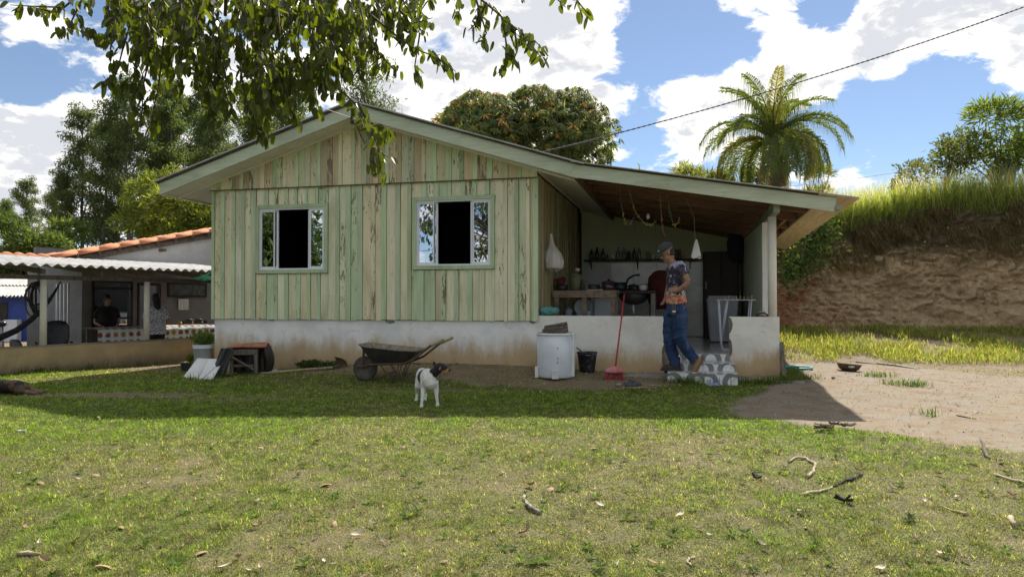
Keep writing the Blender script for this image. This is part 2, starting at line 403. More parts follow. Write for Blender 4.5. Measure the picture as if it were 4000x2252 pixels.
MT['barkpale'] = M('pale_eucalyptus_bark', (.22, .205, .18), (.12, .105, .09), 5, .9, .4, st=(1, 1, .3))
MT['twig'] = M('brown_twig', (.10, .08, .055), (.06, .045, .03), 12, .9, .4)
MT['deadstick'] = M('bleached_stick', (.42, .35, .25), (.25, .20, .14), 14, .9, .5)
MT['skin'] = M('tan_skin', (.30, .165, .105), (.25, .13, .085), 9, .5, .05)
MT['hair'] = M('black_hair', (.012, .010, .009), (.022, .018, .016), 30, .5, .3)
MT['boot'] = M('tan_suede_boot', (.27, .18, .10), (.19, .125, .07), 9, .9, .3)
MT['bootshade'] = M('shaded_tan_boot', (.07, .048, .034), (.04, .03, .022), 9, .8, .3)  # tan boot again, with the far foot's shade put into the colour
MT['cap'] = M('charcoal_cap', (.035, .037, .042), (.05, .052, .058), 20, .9, .3)
MT['whitecloth'] = M('white_cloth', (.70, .69, .66), (.58, .57, .54), 5, .9, .4)
MT['offbag'] = M('translucent_white_bag', (.60, .57, .52), (.45, .42, .38), 5, .45, .6, bd=.03)
MT['darkred'] = M('dark_red_cloth', (.12, .022, .024), (.07, .014, .016), 6, .9, .3)
MT['wire'] = M('grey_cable', (.09, .09, .095), (.05, .05, .055), 20, .7, .2)
MT['whitewire'] = M('pale_wire', (.45, .45, .44), (.3, .3, .3), 20, .6, .1)
MT['leafdry'] = M('dry_leaf', (.42, .29, .17), (.25, .15, .085), 18, .75, .3)
MT['leafpale'] = M('bleached_leaf', (.66, .58, .46), (.48, .39, .28), 18, .7, .3)
MT['stone'] = M('grey_stone', (.26, .235, .20), (.17, .15, .125), 14, .9, .5)
MT['glass_bottle'] = M('dark_bottle_glass', (.03, .04, .045), (.05, .06, .06), 6, .12, .02, spec=.7)
MT['clear_bottle'] = M('clear_bottle', (.20, .26, .30), (.15, .2, .23), 6, .15, .02, spec=.7)
MT['plum_bottle'] = M('plum_bottle', (.06, .03, .05), (.04, .02, .035), 6, .2, .02, spec=.6)
MT['yellow_box'] = M('yellow_packet', (.35, .24, .06), (.28, .19, .05), 6, .6, .05)
m, t = newmat('window_glass'); gl = t.n('ShaderNodeBsdfGlossy'); gl.inputs[0].default_value = (.80, .88, 1, 1); gl.inputs[1].default_value = .015
df = t.n('ShaderNodeBsdfTransparent'); df.inputs[0].default_value = (.25, .28, .30, 1); mx = t.n('ShaderNodeMixShader'); mx.inputs[0].default_value = .55
nb = t.n('ShaderNodeBump'); nb.inputs['Strength'].default_value = .05; nb.inputs['Distance'].default_value = .02
t.put(nb, 'Height', t.noise(t.n('ShaderNodeTexCoord').outputs['Object'], 2.2, 2)); t.put(gl, 'Normal', nb.outputs[0])
t.t.links.new(df.outputs[0], mx.inputs[1]); t.t.links.new(gl.outputs[0], mx.inputs[2]); out(t, mx.outputs[0]); MT['glass'] = m
m, t = newmat('bulb_glass'); out(t, princ(t, (.8, .8, .78), .25, 0, .5).outputs[0]); MT['bulb'] = m
LEAF_FG = attr_leaf('foreground_leaf', .44, .38, .4, (2.3, 2.25, .45))
LEAF_FAR = attr_leaf('far_leaf', .45, .6, .2, (2.2, 2.2, .9))
LEAF_MANGO = attr_leaf('mango_leaf', .45, .62, .22, (2.0, 1.9, .8))
GRASS = attr_leaf('grass_blade', .50, .65, .15, (1.6, 1.6, .75))
TALLG = attr_leaf('tall_grass_blade', .60, .6, .2, (1.75, 1.75, .75))
# ------------------------------------------------------------------ ground
def poly_sd(X, Y, P):
    """signed distance to polygon, positive inside"""
    P = np.array(P); inside = np.zeros(X.shape, bool); dm = np.full(X.shape, 1e9)
    for i in range(len(P)):
        a, b = P[i], P[(i + 1) % len(P)]
        e = b - a; t = np.clip(((X - a[0]) * e[0] + (Y - a[1]) * e[1]) / (e @ e), 0, 1)
        dm = np.minimum(dm, np.hypot(X - a[0] - e[0] * t, Y - a[1] - e[1] * t))
        c = ((a[1] > Y) != (b[1] > Y)) & (X < (b[0] - a[0]) * (Y - a[1]) / (b[1] - a[1] + 1e-12) + a[0]); inside ^= c
    return np.where(inside, dm, -dm)
YARD = [(3.95, 10.5), (3.55, 9.6), (2.75, 8.5), (2.3, 7.6), (2.25, 7.25), (2.6, 6.9), (3.05, 6.42), (3.64, 5.96), (4.0, 5.57), (5.0, 4.6), (12, 3), (12, 9.2),
        (8.6, 10.2), (7.87, 10.9), (7.2, 12.2), (6.4, 13.0), (4.9, 12.9), (4.45, 12.0)]
def yard(X, Y): return sstep((poly_sd(X, Y, YARD) + .5 * (fbm(X * 1.6, Y * 1.6, 21) - .5) + .30 * (fbm(X * 6, Y * 6, 9) - .5)) / .25 + .5)
def bare(X, Y):
    """trodden soil: along the house and in worn patches"""
    u, v = huv(X, Y); n = fbm(X * 1.3, Y * 1.3, 31); n2 = fbm(X * 5, Y * 5, 41)
    a = sstep((v + np.interp(u, [-6, -5, -4.2, -2, 0, 1.5, 2.4, 3.2, 4.5], [.1, .15, .65, 1.05, 1.4, 1.3, .6, .15, .2]) + .5 * (n - .5) + .25 * (n2 - .5)) / .3 + .5)
    b = 0.
    for (x, y, rx, ry, k) in ((-4.95, 8.95, 1.3, .24, 1.), (-3.3, 8.55, 1.2, .14, .65), (-1.2, 9.3, 1.5, .18, .7), (.9, 9.6, .9, .22, .6), (-6.0, 10.6, 1.5, .25, .5)):
        b = np.maximum(b, k * sstep(1.6 - np.hypot((X - x) / rx, (Y - y) / ry) + 1.5 * (n2 - .5)))
    c = .45 * sstep((fbm(X * 1.7, Y * 1.7, 51) - .60) / .12) * sstep((7.2 - Y) / 2)
    return np.clip(np.maximum(np.maximum(a, b), c), 0, 1)
def dry(X, Y):
    n = fbm(X * .75, Y * .75, 61); n2 = fbm(X * 3.3, Y * 3.3, 71)
    base = np.interp(Y, [2, 4.5, 6.0, 6.9, 9, 12, 16], [.50, .46, .32, .0, .06, .28, .25])
    s = 1.25 * (n - .5) + .75 * (n2 - .5)
    return np.clip(base + s + .12 * sstep((X - .8) / 2.5) * sstep((7.2 - Y) / 1.5), 0, 1)
def axis(lo, hi, st, far, k):
    a = np.arange(lo, hi + 1e-6, st); e = []; q = st; x = hi
    while x < far: q *= k; x += q; e.append(x)
    e2 = []; q = st; x = lo
    while x > -far: q *= k; x -= q; e2.append(x)
    return np.array(e2[::-1] + list(a) + e)
gx = axis(-10, 9, .07, 900, 1.25); gy = axis(1.6, 16, .07, 900, 1.25)
GX, GY = np.meshgrid(gx, gy); GZ = g(GX, GY)
V = np.stack([GX, GY, GZ], -1).reshape(-1, 3); nx, ny = len(gx), len(gy)
ii = (np.arange(ny - 1)[:, None] * nx + np.arange(nx - 1)[None]).ravel()
FQ = np.stack([ii, ii + 1, ii + nx + 1, ii + nx], 1)
yv = yard(GX, GY).ravel(); bv = bare(GX, GY).ravel(); dv = dry(GX, GY).ravel()
m, t = newmat('lawn_and_yard')
at_ = t.n('ShaderNodeAttribute', attribute_name='Col'); sc = t.n('ShaderNodeSeparateColor'); t.put(sc, 0, at_.outputs['Color'])
oc = t.n('ShaderNodeTexCoord').outputs['Object']
n0 = t.noise(oc, 3.2, 7, .65); n1_ = t.noise(oc, 26, 6, .7); n2_ = t.noise(oc, 95, 4, .7)
soil = t.mix(t.mr(n1_, .3, .7), (.075, .060, .038), (.17, .135, .085))
thatch = t.mix(t.mr(n2_, .38, .62), (.050, .042, .024), (.26, .22, .125))
lawn = t.mix(t.mr(n2_, .40, .62), (.035, .040, .014), (.15, .16, .05))
lawn = t.mix(t.math('MULTIPLY', sc.outputs[2], .85), lawn, thatch)
dirt = t.mix(t.mr(n0, .3, .7), (.235, .18, .115), (.165, .125, .082)); dirt = t.mix(t.mr(n1_, .5, .72, 0, .6), dirt, (.10, .08, .055))
cn = t.noise(t.vm('MULTIPLY', oc, (1, 1.7, 1)), 1.5, 10, .72, .4)
conc = t.mix(t.mr(cn, .36, .66), (.235, .18, .12), (.225, .203, .168))
conc = t.mix(t.mr(n0, .46, .66, 0, .85), conc, (.185, .13, .08)); conc = t.mix(t.mr(t.noise(t.vm('MULTIPLY', oc, (1, 2.2, 1)), 9, 6, .7), .56, .70, 0, .6), conc, (.31, .255, .19)); conc = t.mix(t.mr(n1_, .54, .74, 0, .6), conc, (.16, .13, .10))
conc = t.mix(t.mr(n2_, .62, .78, 0, .5), conc, (.10, .085, .065))
col = t.mix(t.math('MULTIPLY', sc.outputs[1], .93), lawn, dirt); col = t.mix(sc.outputs[0], col, conc)
bh = t.math('ADD', t.math('MULTIPLY', n1_, .8), t.math('MULTIPLY', n2_, .5))
out(t, princ(t, col, .92, 0, .2, bh, .6, .02).outputs[0]); GM = m
ground = link('ground', np_mesh('ground', V, FQ, GM, np.stack([yv, bv, dv], 1), True)); ground['kind'] = 'structure'
# ------------------------------------------------------------------ lawn blades
def blades(N, rngs, fn_xy, lenf, colf, wid, lean=.55):
    X, Y = fn_xy(N)
    keep, L, C = lenf(X, Y), None, None
    return X, Y
def lawn():
    N = 1250000; r = rng
    Y = 2.25 * np.exp(r.random(N) ** .92 * math.log(15.5 / 2.25)); half = Y * .74 + .9
    X = (r.random(N) * 2 - 1) * half
    u, v = huv(X, Y); s, b = nsb(X, Y)
    ok = ~((v > -.02) & (u > -5.75) & (u < 3.55) & (v < 7)) & ~((b > -.06) & (X < -5.5) & (b < 6)) & (X < 9.5)
    ok &= ~((u > 1.85) & (u < 2.9) & (v > -.7)) & ~((Y > 12.4) & (X > 4))
    yd = yard(X, Y); br = bare(X, Y); dr = dry(X, Y)
    clump = fbm(X * 9, Y * 9, 81, 2)
    p = (1 - .985 * yd) * (1 - .90 * br) * (.62 + .55 * sstep((clump - .25) / .5)) * np.where(Y < 7, 1 - .38 * dr, 1.)
    ok &= r.random(N) < p
    X, Y, dr, yd, br, clump = [a[ok] for a in (X, Y, dr, yd, br, clump)]; n = len(X)
    L = (.018 + .026 * r.random(n) ** 1.6) * (.7 + .6 * clump) * (1.15 - .35 * dr); L *= np.where(r.random(n) < .012, 1.9, 1.)
    W = (.0032 + .0022 * r.random(n)) * np.clip(Y / 4.2, .85, 2.6); L *= np.clip(Y / 8, 1, 1.35)
    a = r.random(n) * 2 * math.pi; ln = np.abs(r.normal(size=n)) * 1.3 + .55
    d = np.stack([np.cos(a) * ln, np.sin(a) * ln, np.ones(n)], 1); d = unit(d)
    sd_ = np.stack([-np.sin(a + r.normal(size=n) * .6), np.cos(a), np.zeros(n)], 1); sd_ = unit(sd_)
    P = np.stack([X, Y, g(X, Y) - .004], 1)
    V = np.stack([P - sd_ * W[:, None] * .5, P + sd_ * W[:, None] * .5, P + d * L[:, None]], 1).reshape(-1, 3)
    g1 = np.array([.110, .190, .024]); g2 = np.array([.225, .320, .052]); st = np.array([.35, .29, .165]); st2 = np.array([.47, .40, .25]); brn = np.array([.15, .115, .06])
    k = r.random(n)[:, None]; c = g1 * (1 - k) + g2 * k
    isd = r.random(n) < (.08 + .52 * dr); k2 = r.random(n)[:, None]; cs = st * (1 - k2) + st2 * k2
    cs = np.where((r.random(n) < .3)[:, None], brn, cs); c = np.where(isd[:, None], cs, c * (1 - .25 * dr[:, None]) + np.array([.04, .03, .0]) * dr[:, None])
    c *= (.45 + 1.1 * r.random(n))[:, None]; c *= (1.0 + .75 * (fbm(X * 22, Y * 18, 97, 2) - .5) * 2)[:, None]
    return np_mesh('lawn_grass', V, np.arange(3 * n).reshape(n, 3), GRASS, np.repeat(c, 3, 0))
lg = link('lawn_grass', lawn()); lg['kind'] = 'stuff'; tag(lg, 'short patchy lawn grass, green by the house and straw dry nearer', 'grass')
def tuft_mesh(name, pts, mat, Lr=(.10, .28), n=60, spread=.12, cols=((.07, .115, .02), (.14, .18, .04)), w_=.007, lean=.6, hang=0.):
    Vs, Cs = [], []; r = rng
    pts = np.array(pts); k = r.integers(0, len(pts), n)
    P = pts[k] + np.stack([r.normal(size=n) * spread, r.normal(size=n) * spread, np.zeros(n)], 1)
    a = r.random(n) * 2 * math.pi; ln = np.abs(r.normal(size=n)) * lean
    up = unit(np.stack([np.cos(a) * ln, np.sin(a) * ln, np.ones(n)], 1)); L = r.uniform(*Lr, n)
    sd_ = unit(np.stack([-np.sin(a), np.cos(a), np.zeros(n)], 1)); W = w_ * (.6 + .8 * r.random(n))
    mid = P + up * L[:, None] * .55; tip = mid + (up * .4 + np.stack([np.cos(a), np.sin(a), -.3 * np.ones(n)], 1) * (.25 + hang)) * L[:, None] * .6
    V = np.stack([P - sd_ * W[:, None] / 2, P + sd_ * W[:, None] / 2, mid + sd_ * W[:, None] * .4, mid - sd_ * W[:, None] * .4, tip], 1)
    c = np.array(cols[0]) + (np.array(cols[1]) - np.array(cols[0])) * r.random(n)[:, None]
    base = np.arange(n) * 5; q = []
    F3 = np.concatenate([np.stack([base, base + 1, base + 2], 1), np.stack([base, base + 2, base + 3], 1), np.stack([base + 3, base + 2, base + 4], 1)])
    return np_mesh(name, V.reshape(-1, 3), F3, mat, np.repeat(c, 5, 0))
def lawn_weeds():
    r = np.random.default_rng(777); n0 = 900; Y = 2.6 * np.exp(r.random(n0) * math.log(10.5 / 2.6)); X = (r.random(n0) * 2 - 1) * (Y * .74 + .6); k = (yard(X, Y) < .3) & (bare(X, Y) < .6) & (r.random(n0) < .25 + fbm(X * .8, Y * .8, 431)); u, v = huv(X, Y); k &= (v < -.9); X, Y = X[k], Y[k]; n = len(X); m_ = 7
    a = np.tile(np.arange(m_) * 6.283 / m_, n) + r.random(n * m_) * .7; P = np.stack([np.repeat(X, m_), np.repeat(Y, m_), np.repeat(g(X, Y), m_) + .008], 1); d = unit(np.stack([np.cos(a), np.sin(a), r.uniform(.1, .9, n * m_)], 1)); sd_ = unit(np.stack([-np.sin(a), np.cos(a), .2 * r.normal(size=n * m_)], 1)); sz = np.repeat(r.uniform(.018, .05, n), m_)
    c = np.repeat(np.array([(.10, .17, .035), (.16, .23, .05), (.07, .12, .03)])[r.integers(0, 3, n)], m_, 0) * r.uniform(.7, 1.2, (n * m_, 1)); V, Fq, cc = leaf_arrays(P, d, sd_, sz, sz * .38, c); return np_mesh('lawn_weeds', V, Fq, GRASS, cc)
lw_ = link('lawn_weeds', lawn_weeds()); lw_['kind'] = 'stuff'; tag(lw_, 'small broad leaved weeds dotted through the lawn', 'weeds')
# taller unmown grass against walls and at the steps
edge = []
for (a, b, n) in (((2600, 1492), (2960, 1500), 60), ((2960, 1500), (3130, 1488), 90), ((0, 1462), (640, 1425), 60), ((700, 1480), (1000, 1482), 14), ((1160, 1440), (1330, 1445), 10), ((3060, 1475), (3110, 1455), 40)):
    for k in range(n):
        q = random.random(); p = gp(a[0] + (b[0] - a[0]) * q, a[1] + (b[1] - a[1]) * q); edge.append((p.x, p.y + random.uniform(-.08, .1), gz(p.x, p.y) - .01))
eg = link('edge_grass', tuft_mesh('edge_grass', edge, GRASS, (.06, .19), 2300, .05)); eg['kind'] = 'stuff'; tag(eg, 'longer uncut grass fringing the steps and the foot of the walls', 'grass')
# ------------------------------------------------------------------ earth bank
BX0, BX1 = -6., 46.
def bank_pt(X, t):
    """t 0..1: foot -> lip ; 1..2 plateau"""
    h = 2.95 * sstep((X + 6) / 6) + .18 * math.sin(X * .55 + 1) + .30 * sstep((X - 7.5) / 4.5)
    foot = 17.3 + .35 * math.sin(X * .8) - .10 * max(0, X - 7)
    z0 = gz(min(X, 30), foot) - .25
    if t <= 1:
        y = foot + 1.75 * t + .30 * math.sin(t * 3.1) ; z = z0 + (h + .25) * (t ** .92)
    else:
        q = t - 1; y = foot + 1.75 + q * q * 75; z = z0 + h + .25 + .5 * sstep(q * 2) + q * q * 2.0
    return X, y, z
xs = np.concatenate([np.arange(BX0, 3.5, .3), np.arange(3.5, 16, .05), np.arange(16, BX1, .6)]); ts = np.concatenate([np.linspace(0, 1, 120), 1 + np.linspace(.02, 1, 26)])
V = np.array([[bank_pt(x, t_) for x in xs] for t_ in ts]); TT = np.repeat(ts[:, None], len(xs), 1)
pr = (1 - np.clip(TT - 1, 0, .12) / .12)
Xn, Tn = V[..., 0], V[..., 2]
dis = (.50 * (fbm(Xn * .9, Tn * 1.3, 101) - .5) + .42 * (fbm(Xn * 2.6, Tn * 3.6, 111) - .5) + .34 * np.abs(fbm(Xn * 6.5, Tn * 7, 121, 4) - .5) * 2 - .1) * np.clip(TT * 4, .3, 1)
V[..., 1] -= dis * pr; V[..., 2] += .12 * (fbm(Xn * 3, Tn * 3, 131) - .5) * pr
nx, ny = len(xs), len(ts); ii = (np.arange(ny - 1)[:, None] * nx + np.arange(nx - 1)[None]).ravel()
m, t = newmat('cut_earth'); oc = t.n('ShaderNodeTexCoord').outputs['Object']; sp = t.n('ShaderNodeSeparateXYZ'); t.put(sp, 0, oc)
na = t.noise(t.vm('MULTIPLY', oc, (1, 1, 1.6)), 1.1, 8, .66, .4); nb_ = t.noise(oc, 6, 8, .7); nc = t.noise(oc, 28, 5, .7)
e = t.mix(t.mr(na, .36, .62), (.50, .36, .20), (.35, .24, .125)); e = t.mix(t.mr(nb_, .45, .62, 0, .8), e, (.57, .44, .27))
red = t.math('MULTIPLY', t.mr(t.math('ADD', sp.outputs[0], t.math('MULTIPLY', nb_, 2.2)), 8.6, 9.6, 1., 0.), t.mr(na, .40, .60, 0, .85))
e = t.mix(red, e, (.30, .125, .06)); e = t.mix(t.mr(nc, .52, .75, 0, .6), e, (.085, .06, .036))
hum = t.mr(t.math('ADD', sp.outputs[2], t.math('MULTIPLY', na, 1.3)), 2.75, 3.5); e = t.mix(t.math('MULTIPLY', hum, .85), e, (.10, .078, .05))
out(t, princ(t, e, .95, 0, .15, t.math('ADD', t.math('MULTIPLY', nb_, .7), t.math('MULTIPLY', nc, .5)), 1., .12).outputs[0])
bank = link('earth_bank', np_mesh('earth_bank', V.reshape(-1, 3), np.stack([ii, ii + 1, ii + nx + 1, ii + nx], 1), m, None, True)); bank['kind'] = 'structure'
def bank_blades(name, N, trange, Lr, cols, lean, w_, xr=(3.8, 17), mat=TALLG, up=1., tpow=1., seed=0, clumpy=0.):
    r = np.random.default_rng(500 + seed); n0 = int(N * 2.5) if clumpy else N
    X = r.uniform(*xr, n0)
    tt = trange[0] + (trange[1] - trange[0]) * r.random(n0) ** tpow
    if clumpy:
        k = r.random(n0) < sstep((fbm(X * 1.7, tt * 7, 201 + seed) - .5 + .22 * (1 - clumpy)) / .12); X, tt = X[k][:N], tt[k][:N]
    n = len(X)
    P = np.array([bank_pt(x, q) for x, q in zip(X, tt)])
    ds = (.50 * (fbm(X * .9, P[:, 2] * 1.3, 101) - .5) + .42 * (fbm(X * 2.6, P[:, 2] * 3.6, 111) - .5)); P[:, 1] -= ds * np.clip((1.12 - tt) / .12, 0, 1) + .02
    a = r.random(n) * 6.283; ln = np.abs(r.normal(size=n)) * lean
    d = unit(np.stack([np.cos(a) * ln, np.sin(a) * ln - (.9 if up < 0 else 0), np.full(n, up)], 1)); L = r.uniform(*Lr, n)
    sd_ = unit(np.stack([-np.sin(a), np.cos(a), np.zeros(n)], 1) + np.array([.5, 0, 0])); W = w_ * (.6 + .8 * r.random(n))
    droop = np.stack([np.cos(a), np.sin(a), -.5 * np.ones(n)], 1) * .3
    mid = P + d * L[:, None] * .6; tip = mid + unit(d * .8 + droop) * L[:, None] * .45
    V = np.stack([P - sd_ * W[:, None] / 2, P + sd_ * W[:, None] / 2, mid + sd_ * W[:, None] * .4, mid - sd_ * W[:, None] * .4, tip], 1)
    cols = np.array(cols); c = cols[r.integers(0, len(cols), n)] * (.7 + .6 * r.random(n))[:, None]
    b = np.arange(n) * 5; F3 = np.concatenate([np.stack([b, b + 1, b + 2], 1), np.stack([b, b + 2, b + 3], 1), np.stack([b + 3, b + 2, b + 4], 1)])
    o = link(name, np_mesh(name, V.reshape(-1, 3), F3, mat, np.repeat(c, 5, 0))); o['kind'] = 'stuff'; return o, P, d, L
o, *_ = bank_blades('tall_grass', 15000, (.88, 1.16), (.30, .85), [(.20, .26, .06), (.28, .33, .09), (.15, .20, .05), (.36, .36, .17)], .36, .011, (3.4, 17)); tag(o, 'tall yellow green grass along the top of the earth bank', 'grass')
o, *_ = bank_blades('seeding_grass', 3600, (1.0, 1.25), (.7, 1.1), [(.46, .40, .34), (.42, .37, .29), (.50, .45, .39)], .22, .008, (3.4, 17), seed=2); tag(o, 'pale feathery seed stalks above the bank grass', 'grass')
o, *_ = bank_blades('dead_grass', 17000, (.55, .99), (.10, .42), [(.19, .145, .095), (.26, .20, .13), (.13, .10, .068), (.34, .27, .17), (.17, .17, .07)], .7, .011, (3.8, 17), up=-1., tpow=.7, seed=3, clumpy=.55); tag(o, 'grey brown dead grass and roots hanging over the bank face', 'grass')
o, *_ = bank_blades('bank_growth', 2600, (.45, .97), (.12, .38), [(.10, .125, .03), (.14, .155, .05), (.06, .075, .025)], .8, .014, (3.8, 17), tpow=.6, seed=4, clumpy=.2); tag(o, 'scattered green sprouts on the upper bank face', 'plants')
# crumbled clods on and below the bank face
def clods():
    r = np.random.default_rng(321); n = 5200; X = r.uniform(4, 16, n); tt = np.where(r.random(n) < .45, 0, r.random(n) ** 1.5 * .8)
    P = np.array([bank_pt(x, q) for x, q in zip(X, tt)]); ds = (.50 * (fbm(X * .9, P[:, 2] * 1.3, 101) - .5) + .42 * (fbm(X * 2.6, P[:, 2] * 3.6, 111) - .5)); P[:, 1] -= ds + .12
    ft = tt == 0; P[ft, 1] -= np.abs(r.normal(size=ft.sum())) * .5; P[ft, 2] = g(P[ft, 0], P[ft, 1]) + .01
    S_ = (.007 + .022 * r.random(n) ** 4)[:, None, None]; O8 = np.array([(1, 0, 0), (-1, 0, 0), (0, 1, 0), (0, -1, 0), (0, 0, 1), (0, 0, -1)]); V = P[:, None] + O8[None] * S_ * r.uniform(.6, 1.3, (n, 6, 1))
    f = np.array([(0, 2, 4), (2, 1, 4), (1, 3, 4), (3, 0, 4), (2, 0, 5), (1, 2, 5), (3, 1, 5), (0, 3, 5)]); Fc = (np.arange(n) * 6)[:, None, None] + f[None]
    cl_ = np.array([(.45, .33, .185), (.38, .26, .14), (.50, .39, .23), (.33, .21, .12)]); return np_mesh('soil_clods', V.reshape(-1, 3), Fc.reshape(-1, 3), CLOD, np.repeat(cl_[r.integers(0, 4, n)], 6, 0))
CLOD = attr_plain('clod_earth', .95, 40., .4); o = link('soil_clods', clods()); o['kind'] = 'stuff'; tag(o, 'crumbled earth clods on and below the bank face', 'soil')
# weeds between the yard and the bank
def weeds():
    r = rng; n = 120000; Y = r.uniform(11.8, 17.8, n); X = r.uniform(3.9, 15, n)
    k = (r.random(n) < sstep((fbm(X * 1.1, Y * 1.1, 301) - .40) / .2) * sstep((Y - 12.6) / .9 + .1) * (1 - yard(X, Y)))
    X, Y = X[k], Y[k]; n = len(X); a = r.random(n) * 6.283; ln = np.abs(r.normal(size=n)) * .9
    L = r.uniform(.03, .14, n) * (.5 + fbm(X * 1.2, Y * 1.2, 311)) * np.where(r.random(n) < .03, 1.9, 1)
    d = unit(np.stack([np.cos(a) * ln, np.sin(a) * ln, np.ones(n)], 1)); sd_ = unit(np.stack([-np.sin(a), np.cos(a), .4 * r.normal(size=n)], 1))
    P = np.stack([X, Y, g(X, Y) + r.random(n) ** 2 * .12], 1)
    cols = np.array([(.15, .19, .045), (.20, .24, .06), (.27, .27, .10), (.11, .14, .04), (.32, .25, .15)]); c = cols[r.choice(5, n, p=[.28, .2, .13, .19, .20])] * (.7 + .6 * r.random(n))[:, None]
    return np_mesh('weeds', *leaf_arrays(P, d, sd_, L, r.uniform(.006, .022, n), np.zeros((n, 3)))[:2], TALLG, np.repeat(c, 4, 0))
wo_ = link('weeds', weeds()); wo_['kind'] = 'stuff'; tag(wo_, 'sunlit yellow green weeds between the yard and the bank', 'weeds')
# ------------------------------------------------------------------ the wooden house
house = thing('wooden_house', 'weathered pale green board house with a gable front and open porch', 'house', hw(0, 0, 0), -HA)
UC, ZA, SL = -2.82, 4.24, .315
UL, UR, UE = -6.32, .69, 4.40
def zmain(u): return ZA - SL * abs(u - UC)
def zlean(u, v=-.5): return 3.127 - .172 * (u - .69) - .028 * (v + .5) * min(1, max(0, (u - .69) / 3.7))
def vcol(c, j=.06):
    k = 1 + random.uniform(-j, j); return tuple(min(1, max(0, x * k * (1 + random.uniform(-.03, .03)))) for x in c) + (1,)
CREAM = [(0.788, 0.749, 0.52), (0.763, 0.733, 0.511), (0.779, 0.749, 0.545), (0.746, 0.733, 0.536), (0.729, 0.716, 0.511), (0.788, 0.749, 0.536), (0.754, 0.691, 0.461), (0.696, 0.708, 0.486), (0.746, 0.724, 0.52)]
GREEN = [(0.535, 0.64, 0.414), (0.551, 0.655, 0.422), (0.512, 0.617, 0.407), (0.543, 0.632, 0.446)]
GAB = [(0.739, 0.672, 0.459), (0.627, 0.526, 0.347), (0.605, 0.638, 0.414), (0.750, 0.672, 0.459), (0.560, 0.470, 0.314), (0.650, 0.560, 0.381), (0.683, 0.672, 0.470), (0.560, 0.616, 0.392)]
WIN = [(-4.76, -3.558, 1.70, 2.72), (-1.953, -.734, 1.738, 2.762)]
TW = .062
fw = MB()
def wall_with_holes(mb, u0, u1, z0, z1, v0, v1, holes):
    u = u0
    for (a, b, c, d) in holes:
        mb.box(u, a, v0, v1, z0, z1); mb.box(a, b, v0, v1, z0, c); mb.box(a, b, v0, v1, d, z1); u = b
    mb.box(u, u1, v0, v1, z0, z1)
wall_with_holes(fw, -5.66, -.03, .87, 3.1, .03, .07, WIN)
fw.prism([(-5.66, .03, 3.1), (-.03, .03, 3.1), (-.03, .03, 3.16), (UC, .03, 4.02), (-5.66, .03, 3.13)], (0, 0, 0), (0, .04, 0))
facade = fw.build('facade_wall', MT['gap'], house)
def board(u0, u1, z0, z1, v0, th, col, mat, name='board', zt=None, parent=None):
    mb = MB(); lean = random.uniform(-.004, .004); c = .004; w_ = .0015
    za, zb = (z1, z1) if zt is None else zt
    e0 = random.uniform(-.006, .006)
    # seven-sided section: front edges eased
    def ring(z_0, z_1, sh): return None
    pts = []
    rings = []
    for (zl, zr, sh) in ((z0 + e0, z0 + e0 + random.uniform(-.004, .004), 0), (za, zb, lean)):
        rings.append([(u0 + sh, v0 + th, zl), (u0 + sh, v0 + c, zl), (u0 + sh + c, v0, zl), (u1 + sh - c, v0, zr), (u1 + sh, v0 + c, zr), (u1 + sh, v0 + th, zr)])
    mb.loft([[Vector(p) for p in r_] for r_ in rings], smooth=False)
    o = mb.build(name, mat, parent or facade); o.color = col; return o
def run(u0, u1, z0, z1, ztop=None, first_batten=False):
    """alternating wide boards and narrow cover strips"""
    u = u0; k = 0
    if first_batten:
        board(u, u + .055, z0, z1, -.014, .04, vcol(random.choice(GREEN)), MT['board'], 'cover_strip'); u += .055
    while u < u1 - .02:
        wb = min(random.uniform(.105, .155), u1 - u); ws = random.uniform(.050, .088)
        if u1 - (u + wb) < .05: wb = u1 - u
        a, b = u + .002, u + wb
        c = random.choice(CREAM) if random.random() < .9 else random.choice(GREEN)
        board(a, b, z0, z1, random.uniform(-.003, .002), .025, vcol(c), MT['board'])
        u += wb
        if u < u1 - .03:
            ws = min(ws, u1 - u); board(u + .001, u + ws, z0, z1, -.016 + random.uniform(-.003, .003), .042, vcol(random.choice(GREEN) if random.random() < .9 else random.choice(CREAM)), MT['board'], 'cover_strip'); u += ws + .003
B0, B1 = .875, 3.075
w1, w2 = WIN
run(-5.68, w1[0] - TW, B0, B1, first_batten=True)
run(w1[0] - TW, w1[1] + TW, w1[3] + TW, B1); run(w1[0] - TW, w1[1] + TW, B0, w1[2] - TW - .01)
run(w1[1] + TW, w2[0] - TW, B0, B1)
run(w2[0] - TW, w2[1] + TW, w2[3] + TW, B1); run(w2[0] - TW, w2[1] + TW, B0, w2[2] - TW - .01)
run(w2[1] + TW, -.075, B0, B1)
board(-.073, .012, B0 - .008, B1, -.022, .06, vcol(GREEN[1]), MT['board'], 'corner_board')
